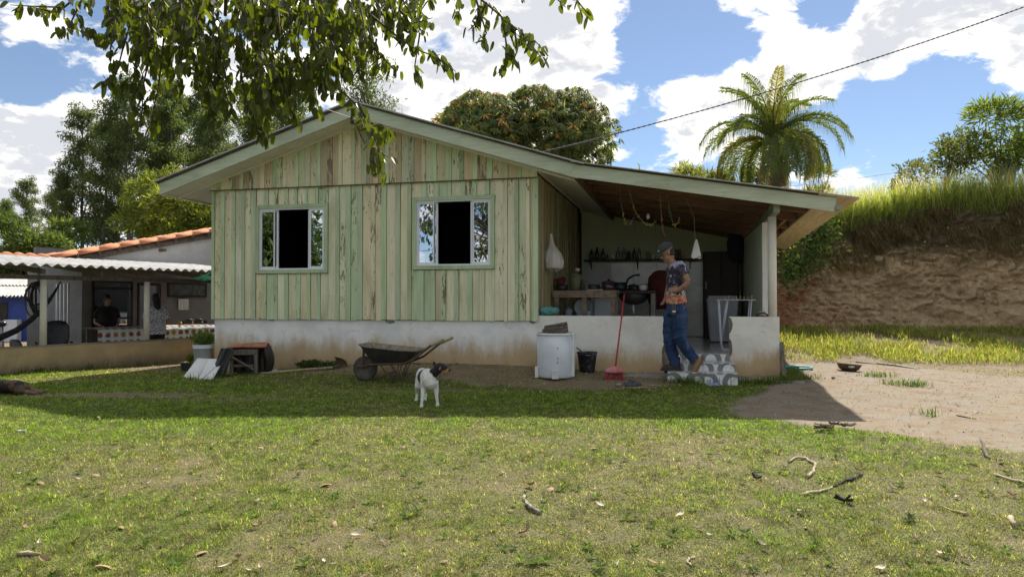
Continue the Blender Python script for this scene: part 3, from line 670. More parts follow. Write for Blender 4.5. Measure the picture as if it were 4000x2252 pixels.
# gable boards, lapping over the lower wall
u = -5.685; k = 0
while u < -.01:
    wb = min(random.uniform(.11, .16) if k % 2 == 0 else random.uniform(.06, .10), 0.005 - u)
    if .005 - (u + wb) < .04: wb = .005 - u
    zt = lambda q: zmain(q) - .175
    c = random.choice(GAB) if k % 2 == 0 or random.random() < .45 else random.choice(GREEN)
    if u < UC < u + wb: board(u + .002, u + wb, 3.055, 0, -.042, .05, vcol(c, .14), MT['gable_board'], 'gable_board', (zt(u), zt(u + wb)))
    else: board(u + .002, u + wb, 3.055, 0, (-.040 if k % 2 == 0 else -.052) + random.uniform(-.003, .003), .05, vcol(c, .14), MT['gable_board'], 'gable_board', (zt(u + .002), zt(u + wb)))
    u += wb; k += 1
drip = MB().box(-5.69, .012, -.058, -.054, 3.05, 3.062).build('belt_strip', MT['gap'], facade)
# windows
def window(wn, split):
    u0, u1, z0, z1 = wn; T = TW; mb = MB()
    o_ = [(u0 - T, z0 - T), (u1 + T, z0 - T), (u1 + T, z1 + T), (u0 - T, z1 + T)]; i_ = [(u0, z0), (u1, z0), (u1, z1), (u0, z1)]
    for k in range(4):
        a, b = o_[k], o_[(k + 1) % 4]; c, d = i_[(k + 1) % 4], i_[k]
        mid = [((a[0] + b[0] + c[0] + d[0]) / 4, (a[1] + b[1] + c[1] + d[1]) / 4)]
        q = [(mid[0][0] + (p[0] - mid[0][0]) * .996, -.03, mid[0][1] + (p[1] - mid[0][1]) * .996) for p in (a, b, c, d)]
        mb.prism(q, (0, 0, 0), (0, .04, 0))
    tr = mb.build('window', MT['trim'], house); tr.color = (.47, .57, .38, 1); tr['label'] = 'four leaf sliding window, middle open, in mitred green trim'
    fr = MB(); th = .022
    for (a, b, c, d) in ((u0, u1, z0, z0 + th), (u0, u1, z1 - th, z1), (u0, u0 + th, z0 + th, z1 - th), (u1 - th, u1, z0 + th, z1 - th)): fr.box(a, b, -.012, .075, c, d)
    fr.build('frame', MT['alu'], tr)
    a1, a2, b1, b2 = split      # left leaf u0..a1, slid leaf stile a1..a2 ; right b1..b2
    def leaf(l, r_, v, st):
        sm = MB(); e = .030
        sm.box(l, l + st, v, v + .02, z0 + th, z1 - th); sm.box(r_ - st, r_, v, v + .02, z0 + th, z1 - th)
        sm.box(l + st, r_ - st, v, v + .02, z0 + th, z0 + th + e); sm.box(l + st, r_ - st, v, v + .02, z1 - th - e, z1 - th)
        sm.build('sash', MT['alu'], tr)
        MB().box(l + st, r_ - st, v + .008, v + .012, z0 + th + e, z1 - th - e).build('pane', MT['glass'], tr)
    leaf(u0 + th, a1, .0, .018); leaf(u0 + th + .03, a2, .026, .03); leaf(b2, u1 - th, .0, .022); leaf(b1, u1 - th - .03, .026, .03)
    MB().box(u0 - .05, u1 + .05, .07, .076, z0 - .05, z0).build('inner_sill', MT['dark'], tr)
window(w1, (-4.76 + .28, -4.76 + .335, -3.558 - .315, -3.558 - .275))
window(w2, (-1.953 + .29, -1.953 + .345, -.734 - .335, -.734 - .295))
# shell: other walls, ceiling, inside partitions
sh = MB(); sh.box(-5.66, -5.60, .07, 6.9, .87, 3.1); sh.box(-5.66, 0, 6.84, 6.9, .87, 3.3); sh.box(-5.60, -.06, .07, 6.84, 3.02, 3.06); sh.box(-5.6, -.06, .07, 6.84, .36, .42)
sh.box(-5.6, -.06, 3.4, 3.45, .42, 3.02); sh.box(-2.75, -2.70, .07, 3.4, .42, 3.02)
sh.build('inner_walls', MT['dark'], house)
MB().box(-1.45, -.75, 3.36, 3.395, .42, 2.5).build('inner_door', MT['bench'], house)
bs = MB(); bs.box(-5.64, -.012, .035, .2, -.6, .872); bs.box(-5.64, -5.5, .2, 6.9, -.6, .872); bs.box(-5.64, 0, 6.75, 6.9, -.6, .872)
bw = bs.build('base_wall', MT['base'], house)
def chip(c, pts, v, mat, name='chipped_plaster', parent=None):
    MB().prism([(c[0] + a, v, c[1] + b) for a, b in pts], (0, -.003, 0), (0, .003, 0)).build(name, mat, parent or bw)
def blob(n, rx, rz, j=.35): return [(rx * math.cos(6.283 * k / n) * random.uniform(1 - j, 1), rz * math.sin(6.283 * k / n) * random.uniform(1 - j, 1)) for k in range(n)]
for (cu, cz, rx, rz) in ((-2.42, .85, .10, .045), (-4.55, .868, .07, .03), (-.08, .86, .05, .03)): chip((cu, cz), blob(12, rx, rz), .034, MT['conc'])
# side wall towards the porch, narrow boards
sw = MB(); sw.box(-.05, -.022, .03, 4.25, .87, 3.1); sw.box(-.05, -.022, 4.25, 4.75, 2.55, 3.1); sw.box(-.05, -.022, 4.75, 5.2, .4, 3.1); sw.box(-.09, -.052, .03, 5.2, 2.9, 3.42); sw.box(-.9, -.052, 5.15, 5.2, .4, 3.3); sw.box(-1.1, -1.05, 3.45, 5.2, .4, 3.0); sw.box(-.05, -.02, .21, 4.25, .42, .872)
sidew = sw.build('side_wall', MT['gap'], house)
v = .045
while v < 4.2:
    wv = random.uniform(.075, .13); v1 = min(v + wv, 4.24); mb = MB(); x0 = random.choice((0., .012)) 
    mb.cbox(-.02, .004 + x0, v + .002, v1 - .001, .87, 3.10, .004); o = mb.build('side_board', MT['gable_board'], sidew)
    o.color = vcol(random.choice([(.47, .41, .23), (.42, .36, .19), (.40, .38, .24), (.36, .31, .18), (.38, .40, .24)]), .12); v = v1
MB().box(-.02, .03, 4.24, 4.28, .42, 2.6).build('door_jamb', MT['rafter'], house)
# ---- main roof
def slab(mb, u0, u1, v0, v1, zf, th, z_off=0.):
    P = [(u0, v0, zf(u0, v0) + z_off), (u1, v0, zf(u1, v0) + z_off), (u1, v1, zf(u1, v1) + z_off), (u0, v1, zf(u0, v1) + z_off)]
    return mb.loft([[Vector(p) - Vector((0, 0, th)) for p in P], [Vector(p) for p in P]], smooth=False)
rf = MB(); zf = lambda u, v: zmain(u)
slab(rf, UL - .05, UC, -.57, 7.4, zf, .02, .045); slab(rf, UC, UR + .10, -.57, 7.4, zf, .02, .045)
roof = rf.build('roof', MT['sheet'], house)
rb = MB(); slab(rb, UL - .03, UC, -.54, 7.3, zf, .024, .0245); slab(rb, UC, UR + .05, -.54, 7.3, zf, .024, .0245); rb.build('roof_batten', MT['sheet_dark'], roof)
mb = MB(); mb.tube([(UC, -.58, ZA + .045), (UC, 7.42, ZA + .045)], .05, 8, flat=.6); mb.build('ridge_cap', MT['sheet'], roof)
def fascia(u0, u1, zf, h, v0, v1, name='fascia_board', cut=0.):
    o = MB().prism([(u0, v0, zf(u0)), (u1, v0, zf(u1)), (u1 - cut, v0, zf(u1) - h), (u0 + (0 if cut < 0 else 0), v0, zf(u0) - h)], (0, 0, 0), (0, v1 - v0, 0)).build(name, MT['fascia'], roof); o.color = (.50, .55, .42, 1); return o
n = 2
for k in range(n):
    a = UC + (UL - UC) * k / n; b = UC + (UL - UC) * (k + 1) / n; fascia(a - .001, b, zmain, .195, -.50, -.472)
    a = UC + (UR - UC) * k / n; b = UC + (UR - UC) * (k + 1) / n; fascia(a + .001, b, zmain, .195, -.50, -.472)
for sgn, ue in ((-1, UL), (1, UR)):
    n = 11
    for k in range(n):
        a = UC + (ue - UC) * k / n; b = UC + (ue - UC) * (k + 1) / n - sgn * .004
        P = [(a, -.472, zmain(a) - .185), (b, -.472, zmain(b) - .185), (b, -.04, zmain(b) - .178), (a, -.04, zmain(a) - .178)]
        MB().loft([[Vector(p) for p in P], [Vector(p) + Vector((0, 0, .012)) for p in P]], smooth=False).build('soffit_panel', MT['soffit'], roof)
    mo = MB(); mo.bar((UC, -.055, zmain(UC) - .185), (ue, -.055, zmain(ue) - .185), .03, .022); mo.build('soffit_moulding', MT['soffit'], roof)
# eave soffits along the depth: narrow slats
for (a, b, cnt) in ((-6.30, -5.68, 1), (.02, .66, 1)):
    vv = -.035
    while vv < 5.2:
        dv = .096 if a > 0 else .396
        P = [(a, vv, zmain(a) - .185), (b, vv, zmain(b) - .185), (b, vv + dv, zmain(b) - .185), (a, vv + dv, zmain(a) - .185)]
        MB().loft([[Vector(p) for p in P], [Vector(p) + Vector((0, 0, .01)) for p in P]], smooth=False).build('soffit_slat', MT['soffit'], roof); vv += .10 if a > 0 else .4
mo = MB(); mo.bar((.03, .0, zmain(.03) - .20), (.03, 5.0, zmain(.03) - .20), .035, .03); mo.build('wall_moulding', MT['soffit'], roof)
MB().prism([(UL, -.472, zmain(UL)), (UL, 7.3, zmain(UL)), (UL, 7.3, zmain(UL) - .195), (UL, -.472, zmain(UL) - .195)], (0, 0, 0), (.025, 0, 0)).build('eave_board', MT['soffit'], roof)
# ---- porch roof
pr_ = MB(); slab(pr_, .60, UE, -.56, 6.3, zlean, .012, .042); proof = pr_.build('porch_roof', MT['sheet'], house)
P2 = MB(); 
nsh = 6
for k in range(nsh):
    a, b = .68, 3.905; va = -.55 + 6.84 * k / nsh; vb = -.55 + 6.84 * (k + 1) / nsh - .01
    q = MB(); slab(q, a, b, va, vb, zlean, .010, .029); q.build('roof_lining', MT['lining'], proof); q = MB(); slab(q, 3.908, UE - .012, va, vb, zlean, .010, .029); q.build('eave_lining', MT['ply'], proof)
o = MB().prism([(.62, -.50, zlean(.62) + .006), (4.13, -.50, zlean(4.13) + .006), (4.10, -.50, zlean(4.13) - .175), (.62, -.50, zlean(.62) - .18)], (0, 0, 0), (0, .03, 0)).build('fascia_board', MT['fascia'], proof); o.color = (.49, .54, .41, 1)
mb = MB(); mb.lathe([(.0, -.03), (.04, -.028), (.045, 0), (.04, .028), (.0, .03)], (4.145, -.485, zlean(4.13) - .125), 12, Matrix.Rotation(R(90), 3, 'X')); mb.build('scroll_end', MT['greenbeam'], proof)
for v_ in (.30, 1.2, 2.15, 3.1, 4.05, 4.9):
    mb = MB(); mb.bar((.70, v_, zlean(.7, v_) - .058), (3.88, v_, zlean(3.88, v_) - .058), .055, .125); mb.build('purlin', MT['rafter'], proof)
mb = MB(); mb.bar((.665, -.46, zlean(.665) - .10), (.665, 5.0, zlean(.665, 5) - .10), .05, .19); mb.build('wall_plate', MT['rafter'], proof)
mb = MB(); mb.bar((3.895, -.46, zlean(3.9) - .045), (3.895, 6.1, zlean(3.9, 6.1) - .045), .03, .095); mb.build('end_board', MT['rafter'], proof)
for (a, b) in ((2.0, 3.05), (1.3, 2.0), (3.2, 4.0)):
    mb = MB(); mb.bar((3.75, a, zlean(3.75, a) - .05), (3.75, b, zlean(3.75, b) - .05), .05, .08); mb.build('noggin', MT['rafter'], proof)
mb = MB(); mb.bar((3.40, -.36, zlean(3.4, -.36) - .195), (3.40, 5.0, zlean(3.4, 5) - .195), .085, .145); o = mb.build('beam', MT['greenbeam'], house)
mb = MB(); mb.lathe([(.061, .955), (.061, 1.6), (.059, zlean(3.4, .1) - .268)], (3.39, .1, 0), 20); mb.build('round_post', MT['pvcpost'], house)
# ---- porch walls, floor and steps
pw = MB(); pw.box(-.012, 1.885, .03, .17, -.5, .957); pwall = pw.build('porch_wall', MT['porchwall'], house)
pw = MB(); pw.box(2.80, 3.475, .03, .17, -.5, .957); pw.box(3.345, 3.475, .17, .74, -.5, .955); pwr = pw.build('porch_wall', MT['porchwall'], house)
def rag_edge(u, sgn, z0, z1, parent):
    n = 14; P = []
    for k in range(n + 1):
        z = z0 + (z1 - z0) * k / n; P.append((u + sgn * (.015 + .045 * (fbm(np.array([z * 9.]), np.array([u]), 7)[0])) * math.sin(math.pi * k / n) ** .5, z))
    poly = [(p[0], 0, p[1]) for p in P] + [(u - sgn * .004, 0, z1), (u - sgn * .004, 0, z0)]
    MB().prism(poly, (0, .024, 0), (0, .034, 0)).build('broken_edge', MT['rubble'], parent)
rag_edge(2.80, 1, .72, .95, pwr); rag_edge(2.80, 1, .38, .64, pwr); rag_edge(1.885, -1, .22, .55, pwall)
MB().box(3.325, 3.44, .74, .86, .3, zlean(3.4, .8) - .265).build('square_pier', MT['whitepost'], house)
gwm = MB(); gwm.prism([(3.335, .86, .3), (3.335, 5.1, .3), (3.335, 5.1, zlean(3.35, 5.1) - .14), (3.335, .86, zlean(3.35, .86) - .266)], (0, 0, 0), (.10, 0, 0)); gwall = gwm.build('porch_side_wall', MT['greenwall'], house)
bk = MB(); bk.prism([(-.4, 5.0, .3), (3.335, 5.0, .3), (3.335, 5.0, zlean(3.3, 5) - .02), (.66, 5.0, zlean(.66, 5) - .02), (-.4, 5.0, 3.4)], (0, 0, 0), (0, .12, 0)); bwall = bk.build('porch_back_wall', MT['greenwall'], house)
tile_me = MB().cbox(-.247, .247, -.006, .006, -.258, .258, .003)
tile_me = tile_me.build('tile', MT['tile'], bwall); first = tile_me
us = [.30 + .5 * k for k in range(5)]
for i, uu in enumerate(us):
    for j in range(3):
        o = first if (i, j) == (0, 0) else first.copy()
        if o is not first: COL.objects.link(o); o.parent = bwall
        o.location = (uu + .06, 4.988, .69 + .525 * j)
fl = MB().box(-.02, 3.335, .032, 5.0, .25, .412).build('porch_floor', MT['conc'], house)
ft = MB().box(-.247, .247, -.247, .247, -.004, .004).build('floor_tile', MT['floor_tile'], fl); f0 = True
for i in range(6):
    for j in range(10):
        o = ft if f0 else ft.copy()
        if not f0: COL.objects.link(o); o.parent = fl
        f0 = False; o.location = (.32 + .5 * i, .283 + .5 * j * .94 + .0, .4165); o.scale = (1, .94, 1)
# steps with curved grey-on-white tiles
m, t = newmat('arc_pattern_tile'); oc = t.n('ShaderNodeTexCoord').outputs['Object']; oi = t.n('ShaderNodeObjectInfo')
sp = t.n('ShaderNodeSeparateXYZ'); t.put(sp, 0, oc)
sx = t.math('ADD', sp.outputs[0], t.math('MULTIPLY', oi.outputs['Random'], .3)); cell = .34
fx = t.math('SUBTRACT', t.math('MODULO', t.math('ADD', sx, 10.), cell), cell * .5); zz = t.math('ADD', sp.outputs[2], .03)
rr = t.math('SQRT', t.math('ADD', t.math('MULTIPLY', fx, fx), t.math('MULTIPLY', zz, zz)))
ring_ = t.math('MULTIPLY', t.mr(rr, .075, .079), t.mr(rr, .145, .149, 1., 0.))
wv = t.math('SINE', t.math('ADD', t.math('MULTIPLY', sp.outputs[1], 90), t.math('MULTIPLY', t.math('SINE', t.math('MULTIPLY', sp.outputs[0], 14)), 1.6)))
nrm = t.n('ShaderNodeNewGeometry').outputs['Normal']; spn = t.n('ShaderNodeSeparateXYZ'); t.put(spn, 0, nrm)
top = t.mr(spn.outputs[2], .4, .6); pat = t.math('ADD', t.math('MULTIPLY', ring_, t.math('SUBTRACT', 1., top)), t.math('MULTIPLY', t.mr(wv, .2, .5), top))
dirt_ = t.mr(t.noise(oc, 9, 6, .65), .45, .75, 0, .45)
cc = t.mix(dirt_, t.mix(pat, (.66, .665, .66), (.165, .175, .185)), (.27, .235, .18)); out(t, princ(t, cc, .3, 0, .5).outputs[0]); MT['arc'] = m
st = MB(); st.box(1.95, 2.86, -.60, .03, -.2, .200); st.box(1.95, 2.84, -.33, .03, .2, .312); stp = st.build('steps', MT['conc'], house)
for (vf, z0, z1, ua, ub) in ((-.60, .03, .198, 1.945, 2.865), (-.33, .208, .310, 1.95, 2.845), (.022, .320, .420, 1.95, 2.80)):
    um = ua + (ub - ua) * .53
    for (a, b) in ((ua, um - .002), (um + .002, ub)): MB().box(-(b - a) / 2, (b - a) / 2, -.011, -.001, -(z1 - z0) / 2, (z1 - z0) / 2).build('riser_tile', MT['arc'], stp, loc=((a + b) / 2, vf, (z0 + z1) / 2))
for (va, vb, z, ua, ub) in ((-.618, -.341, .201, 1.945, 2.865), (-.348, .010, .313, 1.95, 2.845)):
    um = ua + (ub - ua) * .53
    for (a, b) in ((ua, um - .002), (um + .002, ub)): MB().box(-(b - a) / 2, (b - a) / 2, -(vb - va) / 2, (vb - va) / 2, 0, .010).build('tread_tile', MT['arc'], stp, loc=((a + b) / 2, (va + vb) / 2, z))
MB().box(1.05, 1.94, -.42, .03, -.2, .125, j=.01).build('footing', MT['conc'], house); MB().box(2.87, 3.75, -.36, .03, -.2, .105, j=.01).build('footing', MT['conc'], house)
# insulator bracket under the gable peak
mb = MB(); mb.tube([(-2.86, -.47, 3.98), (-2.84, -.3, 3.93), (-2.88, -.12, 3.86), (-2.80, -.1, 3.7), (-2.70, -.12, 3.80), (-2.74, -.14, 3.92)], .008, 6); mb.lathe([(.02, -.03), (.035, 0), (.02, .03)], (-2.86, -.44, 3.97), 10); mb.build('service_bracket', MT['metal_dk'], house)
# ------------------------------------------------------------------ neighbouring house
NA = math.atan2(NW[1], NW[0]); FL = -.25
nb = thing('neighbouring_house', 'low white house with clay tile gable and corrugated veranda roof', 'house', (NO[0], NO[1], 0), NA)
MB().box(-4.5, 4.6, .0, .12, -.6, .415).build('low_wall', MT['yellow'], nb)
MB().box(-4.5, 4.6, -.008, .13, .416, .436, j=.004).build('wall_capping', MT['conc'], nb)
MB().box(-4.5, 8, .12, 6, FL - .15, FL).build('veranda_floor', MT['conc'], nb)
for s_ in (.66, 2.46, -1.5): MB().lathe([(.054, .436), (.053, 1.0), (.052, 1.54)], (s_, .07, 0), 16).build('post', MT['pvcpost'], nb)
MB().box(-4.5, 4.6, .03, .10, 1.541, 1.615).build('beam', MT['oldwood'], nb)
for s_ in np.arange(-4.2, 4.6, .95): MB().bar((s_, -.18, 1.665), (s_, 2.45, 1.945), .05, .085).build('rafter', MT['oldwood'], nb)
def zver(b): return 1.775 + (b + .3) * .098
rv = MB(); vroof = None
for k in range(9):
    s0 = -4.5 + k * 1.03; q = MB(); n = 48
    top = []
    for j in range(6):
        b = -.3 + 2.85 * j / 5; top.append([Vector((s0 + 1.06 * i / n, b, zver(b) + .024 * math.cos(2 * math.pi * (s0 + 1.06 * i / n) / .177) + .003 * (k % 2))) for i in range(n + 1)])
    vs = [p for r_ in top for p in r_]; N1 = n + 1
    q.add(vs, [(j * N1 + i, j * N1 + i + 1, (j + 1) * N1 + i + 1, (j + 1) * N1 + i) for j in range(5) for i in range(n)], True)
    q.add([p - Vector((0, 0, .009)) for p in vs], [(j * N1 + i, (j + 1) * N1 + i, (j + 1) * N1 + i + 1, j * N1 + i + 1) for j in range(5) for i in range(n)], True)
    q.add([p for i in range(N1) for p in (top[0][i], top[0][i] - Vector((0, 0, .009)))], [(2 * i, 2 * i + 1, 2 * i + 3, 2 * i + 2) for i in range(n)])
    q.build('corrugated_sheet', MT['asb'], nb)
# walls
def zrake(s): return 2.02 + .231 * (s - 2.02)
gwn = MB(); WN = (2.68, 3.55, .60, 1.62); DN = (3.66, 4.20, FL, 1.56)
wl = [(2.48, WN[0], FL, 2.02), (WN[0], WN[1], FL, WN[2]), (WN[0], WN[1], WN[3], 2.02), (WN[1], DN[0], FL, 2.02), (DN[0], DN[1], DN[3], 2.02), (DN[1], 8.4, FL, 2.02)]
vw = MB()
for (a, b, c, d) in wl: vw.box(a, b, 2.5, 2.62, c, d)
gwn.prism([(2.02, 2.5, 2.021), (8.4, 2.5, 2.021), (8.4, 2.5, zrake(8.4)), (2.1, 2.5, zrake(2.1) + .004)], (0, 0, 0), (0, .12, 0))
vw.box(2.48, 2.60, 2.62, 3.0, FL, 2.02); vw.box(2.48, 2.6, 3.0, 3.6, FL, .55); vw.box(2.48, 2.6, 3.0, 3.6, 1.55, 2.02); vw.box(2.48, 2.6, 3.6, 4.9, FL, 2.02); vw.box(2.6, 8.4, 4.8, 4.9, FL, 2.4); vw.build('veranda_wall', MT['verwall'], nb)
gwn.build('white_wall', MT['white'], nb)
MB().box(2.6, 8.3, 2.62, 4.8, FL - .02, FL + .02).build('room_floor', MT['dark'], nb)
mb = MB(); mb.bar((1.85, 2.44, zrake(1.85) - .05), (8.4, 2.44, zrake(8.4) - .05), .06, .12); mb.build('barge_board', MT['oldwood'], nb)
MB().box(4.15, 4.22, 2.30, 2.5, 2.30, 2.36).build('purlin_end', MT['oldwood'], nb)
fr = MB()
for (a, b, c, d) in ((WN[0], WN[1], WN[2], WN[2] + .05), (WN[0], WN[1], WN[3] - .05, WN[3]), (WN[0], WN[0] + .05, WN[2], WN[3]), (WN[1] - .05, WN[1], WN[2], WN[3]), (WN[0], WN[1], 1.42, 1.47), (WN[0], WN[1], .78, .82)): fr.box(a, b, 2.47, 2.53, c, d)
wn_ = fr.build('window', MT['black'], nb)
for k in range(5): MB().box(WN[0] + .10 + .15 * k, WN[0] + .19 + .15 * k, 2.57, 2.58, WN[2] + .05, WN[3] - .05).build('curtain_strip', MT['whitecloth'], wn_)
MB().box(WN[0] + .05, WN[1] - .05, 2.545, 2.549, WN[2] + .05, WN[3] - .05).build('pane', MT['glass'], wn_)
fr = MB()
for b_ in (3.04, 3.2, 3.36, 3.52): fr.box(2.46, 2.50, b_, b_ + .035, .55, 1.55)
fr.build('window', MT['alu'], nb)
fr = MB(); fr.box(DN[0], DN[0] + .04, 2.47, 2.6, FL, DN[3]); fr.box(DN[1] - .04, DN[1], 2.47, 2.6, FL, DN[3]); fr.box(DN[0] + .04, DN[1] - .04, 2.47, 2.6, DN[3] - .04, DN[3]); fr.build('door_frame', MT['darkwood'], nb)
# clay tile roof: half-round tiles, each its own piece
def clay_tile(L, r0, r1, th=.012, n=9):
    mb = MB(); rings = []
    for (x, r_) in ((0, r0), (L, r1)):
        o_ = [Vector((x, r_ * math.cos(a), r_ * .75 * math.sin(a))) for a in np.linspace(0, math.pi, n)]; i_ = [Vector((x, (r_ - th) * math.cos(a), (r_ - th) * .75 * math.sin(a))) for a in np.linspace(math.pi, 0, n)]
        rings.append(o_ + i_)
    return mb.loft(rings)
troof = MB(); troof.loft([[Vector((s_, b_, zrake(s_) - .02 + dz + .03 * (b_ - 2.36))) for s_, b_ in ((1.9, 2.36), (8.4, 2.36), (8.4, 3.45), (1.9, 3.45))] for dz in (0, .02)], smooth=False); troof = troof.build('tile_roof', MT['clay_dark'], nb)
t0 = clay_tile(.43, .085, .10).build('roof_tile', MT['clay'], troof); pitch = math.atan(.231); first_t = True
for j in range(5):
    for i in range(16):
        o = t0 if first_t else t0.copy()
        if not first_t: COL.objects.link(o); o.parent = troof
        first_t = False; s_ = 1.92 + .395 * i; o.location = (s_, 2.52 + .196 * j, zrake(s_) + .02 + .006 * j + random.uniform(-.004, .004)); o.rotation_euler = (0, -pitch - .012, random.uniform(-.01, .01))
c0 = clay_tile(.47, .105, .125, .014, 10).build('rake_tile', MT['clay'], troof)
jb = MB(); jr = []
for i in range(15):
    o = c0 if i == 0 else c0.copy()
    if i: COL.objects.link(o); o.parent = troof
    s_ = 1.86 + .43 * i; o.location = (s_, 2.43, zrake(s_) + .035 + random.uniform(-.003, .003)); o.rotation_euler = (random.uniform(-.02, .02), -pitch - .02, 0)
    jm = MB(); jm.lathe([(.112, 0), (.129, .004), (.129, .03), (.112, .034)], (0, 0, 0), 16, Matrix.Rotation(R(90), 3, 'Y') @ Matrix.Diagonal((.75, 1, 1))); jm.build('mortar_joint', MT['clay_dark'], troof, loc=(s_ + .425, 2.43, zrake(s_ + .425) + .035), rot=(0, -pitch, 0))
l0 = clay_tile(.42, .09, .105).build('eave_tile', MT['clay'], troof)
for i in range(30):
    for j in range(1):
        o = l0 if i + j == 0 else l0.copy()
        if i + j: COL.objects.link(o); o.parent = troof
        o.location = (-4.3 + .21 * i, 2.30 + .37 * j, 1.985 + .07 * j); o.rotation_euler = (0, -.19, R(90))
# ------------------------------------------------------------------ things on the veranda
def nloc(s_, b_, z=0.): p = NO + NW * s_ + NB * b_; return Vector((p[0], p[1], z))
tb = thing('long_table', 'long veranda table mostly hidden under a leaf patterned cloth', 'table', nloc(0, 0, 0), NA)
MB().box(2.25, 4.75, 1.35, 2.0, .60, .625).build('table_top', MT['oldwood'], tb)
for (a, b) in ((2.32, 1.42), (4.68, 1.42), (2.32, 1.93), (4.68, 1.93)): MB().box(a - .03, a + .03, b - .03, b + .03, FL, .60).build('leg', MT['oldwood'], tb)
m, t = newmat('leaf_print_cloth'); oc = t.n('ShaderNodeTexCoord').outputs['Object']; sp = t.n('ShaderNodeSeparateXYZ'); t.put(sp, 0, oc)
cs = .155; fx = t.math('SUBTRACT', t.math('MODULO', t.math('ADD', sp.outputs[0], 20), cs), cs / 2); fz = t.math('SUBTRACT', t.math('MODULO', t.math('ADD', sp.outputs[2], 20.04), cs), cs / 2)
nn = t.noise(oc, 22, 4, .6); rr = t.math('SQRT', t.math('ADD', t.math('MULTIPLY', fx, fx), t.math('MULTIPLY', fz, fz)))
cell = t.n('ShaderNodeTexVoronoi'); cell.inputs['Scale'].default_value = 9.; t.put(cell, 'Vector', oc)
lf = t.mr(t.math('ADD', rr, t.math('MULTIPLY', t.math('SUBTRACT', nn, .5), .075)), .047, .054, 1., 0.)
hue = t.mix(t.mr(t.noise(oc, 5.5, 2), .42, .58), (.30, .055, .035), (.40, .20, .06)); hue = t.mix(t.mr(nn, .56, .66), hue, (.12, .06, .03))
grd = t.math('MAXIMUM', t.mr(t.math('ABSOLUTE', fx), .066, .072), t.mr(t.math('ABSOLUTE', fz), .066, .072))
bgc = t.mix(grd, (.50, .62, .62), (.68, .72, .70)); out(t, princ(t, t.mix(lf, bgc, hue), .85, 0, .2).outputs[0]); MT['cloth'] = m
def cl(i, j):
    s_ = 2.2 + 2.6 * i
    if j < .4: b = 2.02 - .70 * j / .4; z = .632
    else: q = (j - .4) / .6; b = 1.32 - .02 * q + .028 * math.sin(s_ * 17) * q; z = .632 - .52 * q
    return Vector((s_, b, z))
tag(MB().grid(cl, 90, 14).build('tablecloth', MT['cloth'], None, loc=nloc(0, 0, 0), rot=(0, 0, NA)), 'pale blue tablecloth printed with red and orange leaves', 'tablecloth')
pf = thing('framed_picture', 'wide dark framed picture on the shaded veranda wall', 'picture', nloc(4.86, 2.49, 1.43), NA)
mb = MB()
for (a, b, c, d) in ((-.5, .5, -.17, -.13), (-.5, .5, .13, .17), (-.5, -.46, -.13, .13), (.46, .5, -.13, .13)): mb.box(a, b, -.03, 0, c, d)
mb.build('frame', MT['darkwood'], pf); MB().box(-.46, .46, -.012, -.004, -.13, .13).build('print', M('dark_print', (.07, .08, .075), (.14, .15, .13), 9, .4), pf)
def chair_office(name, label, px, py, Y, rz):
    p = at(px, py, Y); c = thing(name, label, 'chair', (p.x, p.y, FL), rz)
    mb = MB()
    mb.loft([[Vector((w_ * math.cos(a), .03 * math.sin(a) + y, z)) for a in np.linspace(0, 2 * math.pi, 16, endpoint=False)] for (w_, y, z) in ((.10, .20, .52), (.19, .21, .58), (.22, .22, .75), (.21, .24, .95), (.15, .26, 1.04), (.05, .265, 1.06))]); mb.build('backrest', MT['black'], c)
    mb = MB(); mb.lathe([(.02, .40), (.22, .41), (.24, .45), (.22, .49), (.02, .50)], n=18); mb.build('seat', MT['black'], c)
    mb = MB(); mb.lathe([(.03, .08), (.03, .40)], n=10); mb.build('column', MT['metal_dk'], c)
    for k in range(5):
        a = k * 1.2566; mb = MB(); mb.bar((0, 0, .09), (.28 * math.cos(a), .28 * math.sin(a), .06), .04, .03); mb.ell((.28 * math.cos(a), .28 * math.sin(a), .03), (.025, .025, .03), n=8, m=6); mb.build('leg', MT['black'], c)
    for s_ in (-1, 1):
        mb = MB(); mb.tube([(s_ * .2, 0, .45), (s_ * .28, 0, .5), (s_ * .28, .02, .66), (s_ * .27, -.16, .67)], .016, 7); mb.build('armrest', MT['black'], c)
    mb = MB(); mb.bar((0, .1, .42), (0, .24, .62), .05, .015); mb.build('back_bracket', MT['black'], c); return c
chair_office('office_chair', 'black high backed office chair beside the veranda post', 212, 1300, 13.2, R(25))
chair_office('office_chair', 'low black office chair turned away behind the left veranda post', 120, 1330, 12.6, R(150)).scale = (1, 1, .72)
hm = MB(); pts = [at(x, y, Y) for x, y, Y in ((238, 1098, 12.9), (214, 1140, 12.8), (196, 1168, 12.75), (160, 1212, 12.7), (120, 1250, 12.6), (64, 1290, 12.45), (0, 1318, 12.3), (-120, 1330, 12.0), (-300, 1290, 11.6), (-420, 1180, 11.3), (-480, 1085, 11.2))]
hm.tube(pts, [.012, .03, .045, .055, .065, .075, .085, .085, .06, .035, .012], 9, flat=.6); tag(hm.build('hammock', M('dark_hammock_net', (.02, .02, .024), (.04, .04, .046), 30, .95, .6), None), 'dark net hammock slung across the veranda to its far left', 'hammock')
bd = thing('cable_bundle', 'dark bundle of looped hoses and cables hanging under the veranda roof', 'cables', at(150, 1160, 12.9), 0)
for k in range(9):
    rx, rz = random.uniform(.10, .17), random.uniform(.20, .33); ox = random.uniform(-.07, .07); oz = random.uniform(-.06, .02); mb = MB()
    mb.tube([(ox + rx * math.sin(a), random.uniform(-.02, .02) + k * .018 - .08, .27 + oz - rz + rz * math.cos(a)) for a in np.linspace(0, 2 * math.pi, 22)], .010 + .004 * (k % 3), 6); mb.build('loop', MT['black'] if k % 3 else MT['wire'], bd)
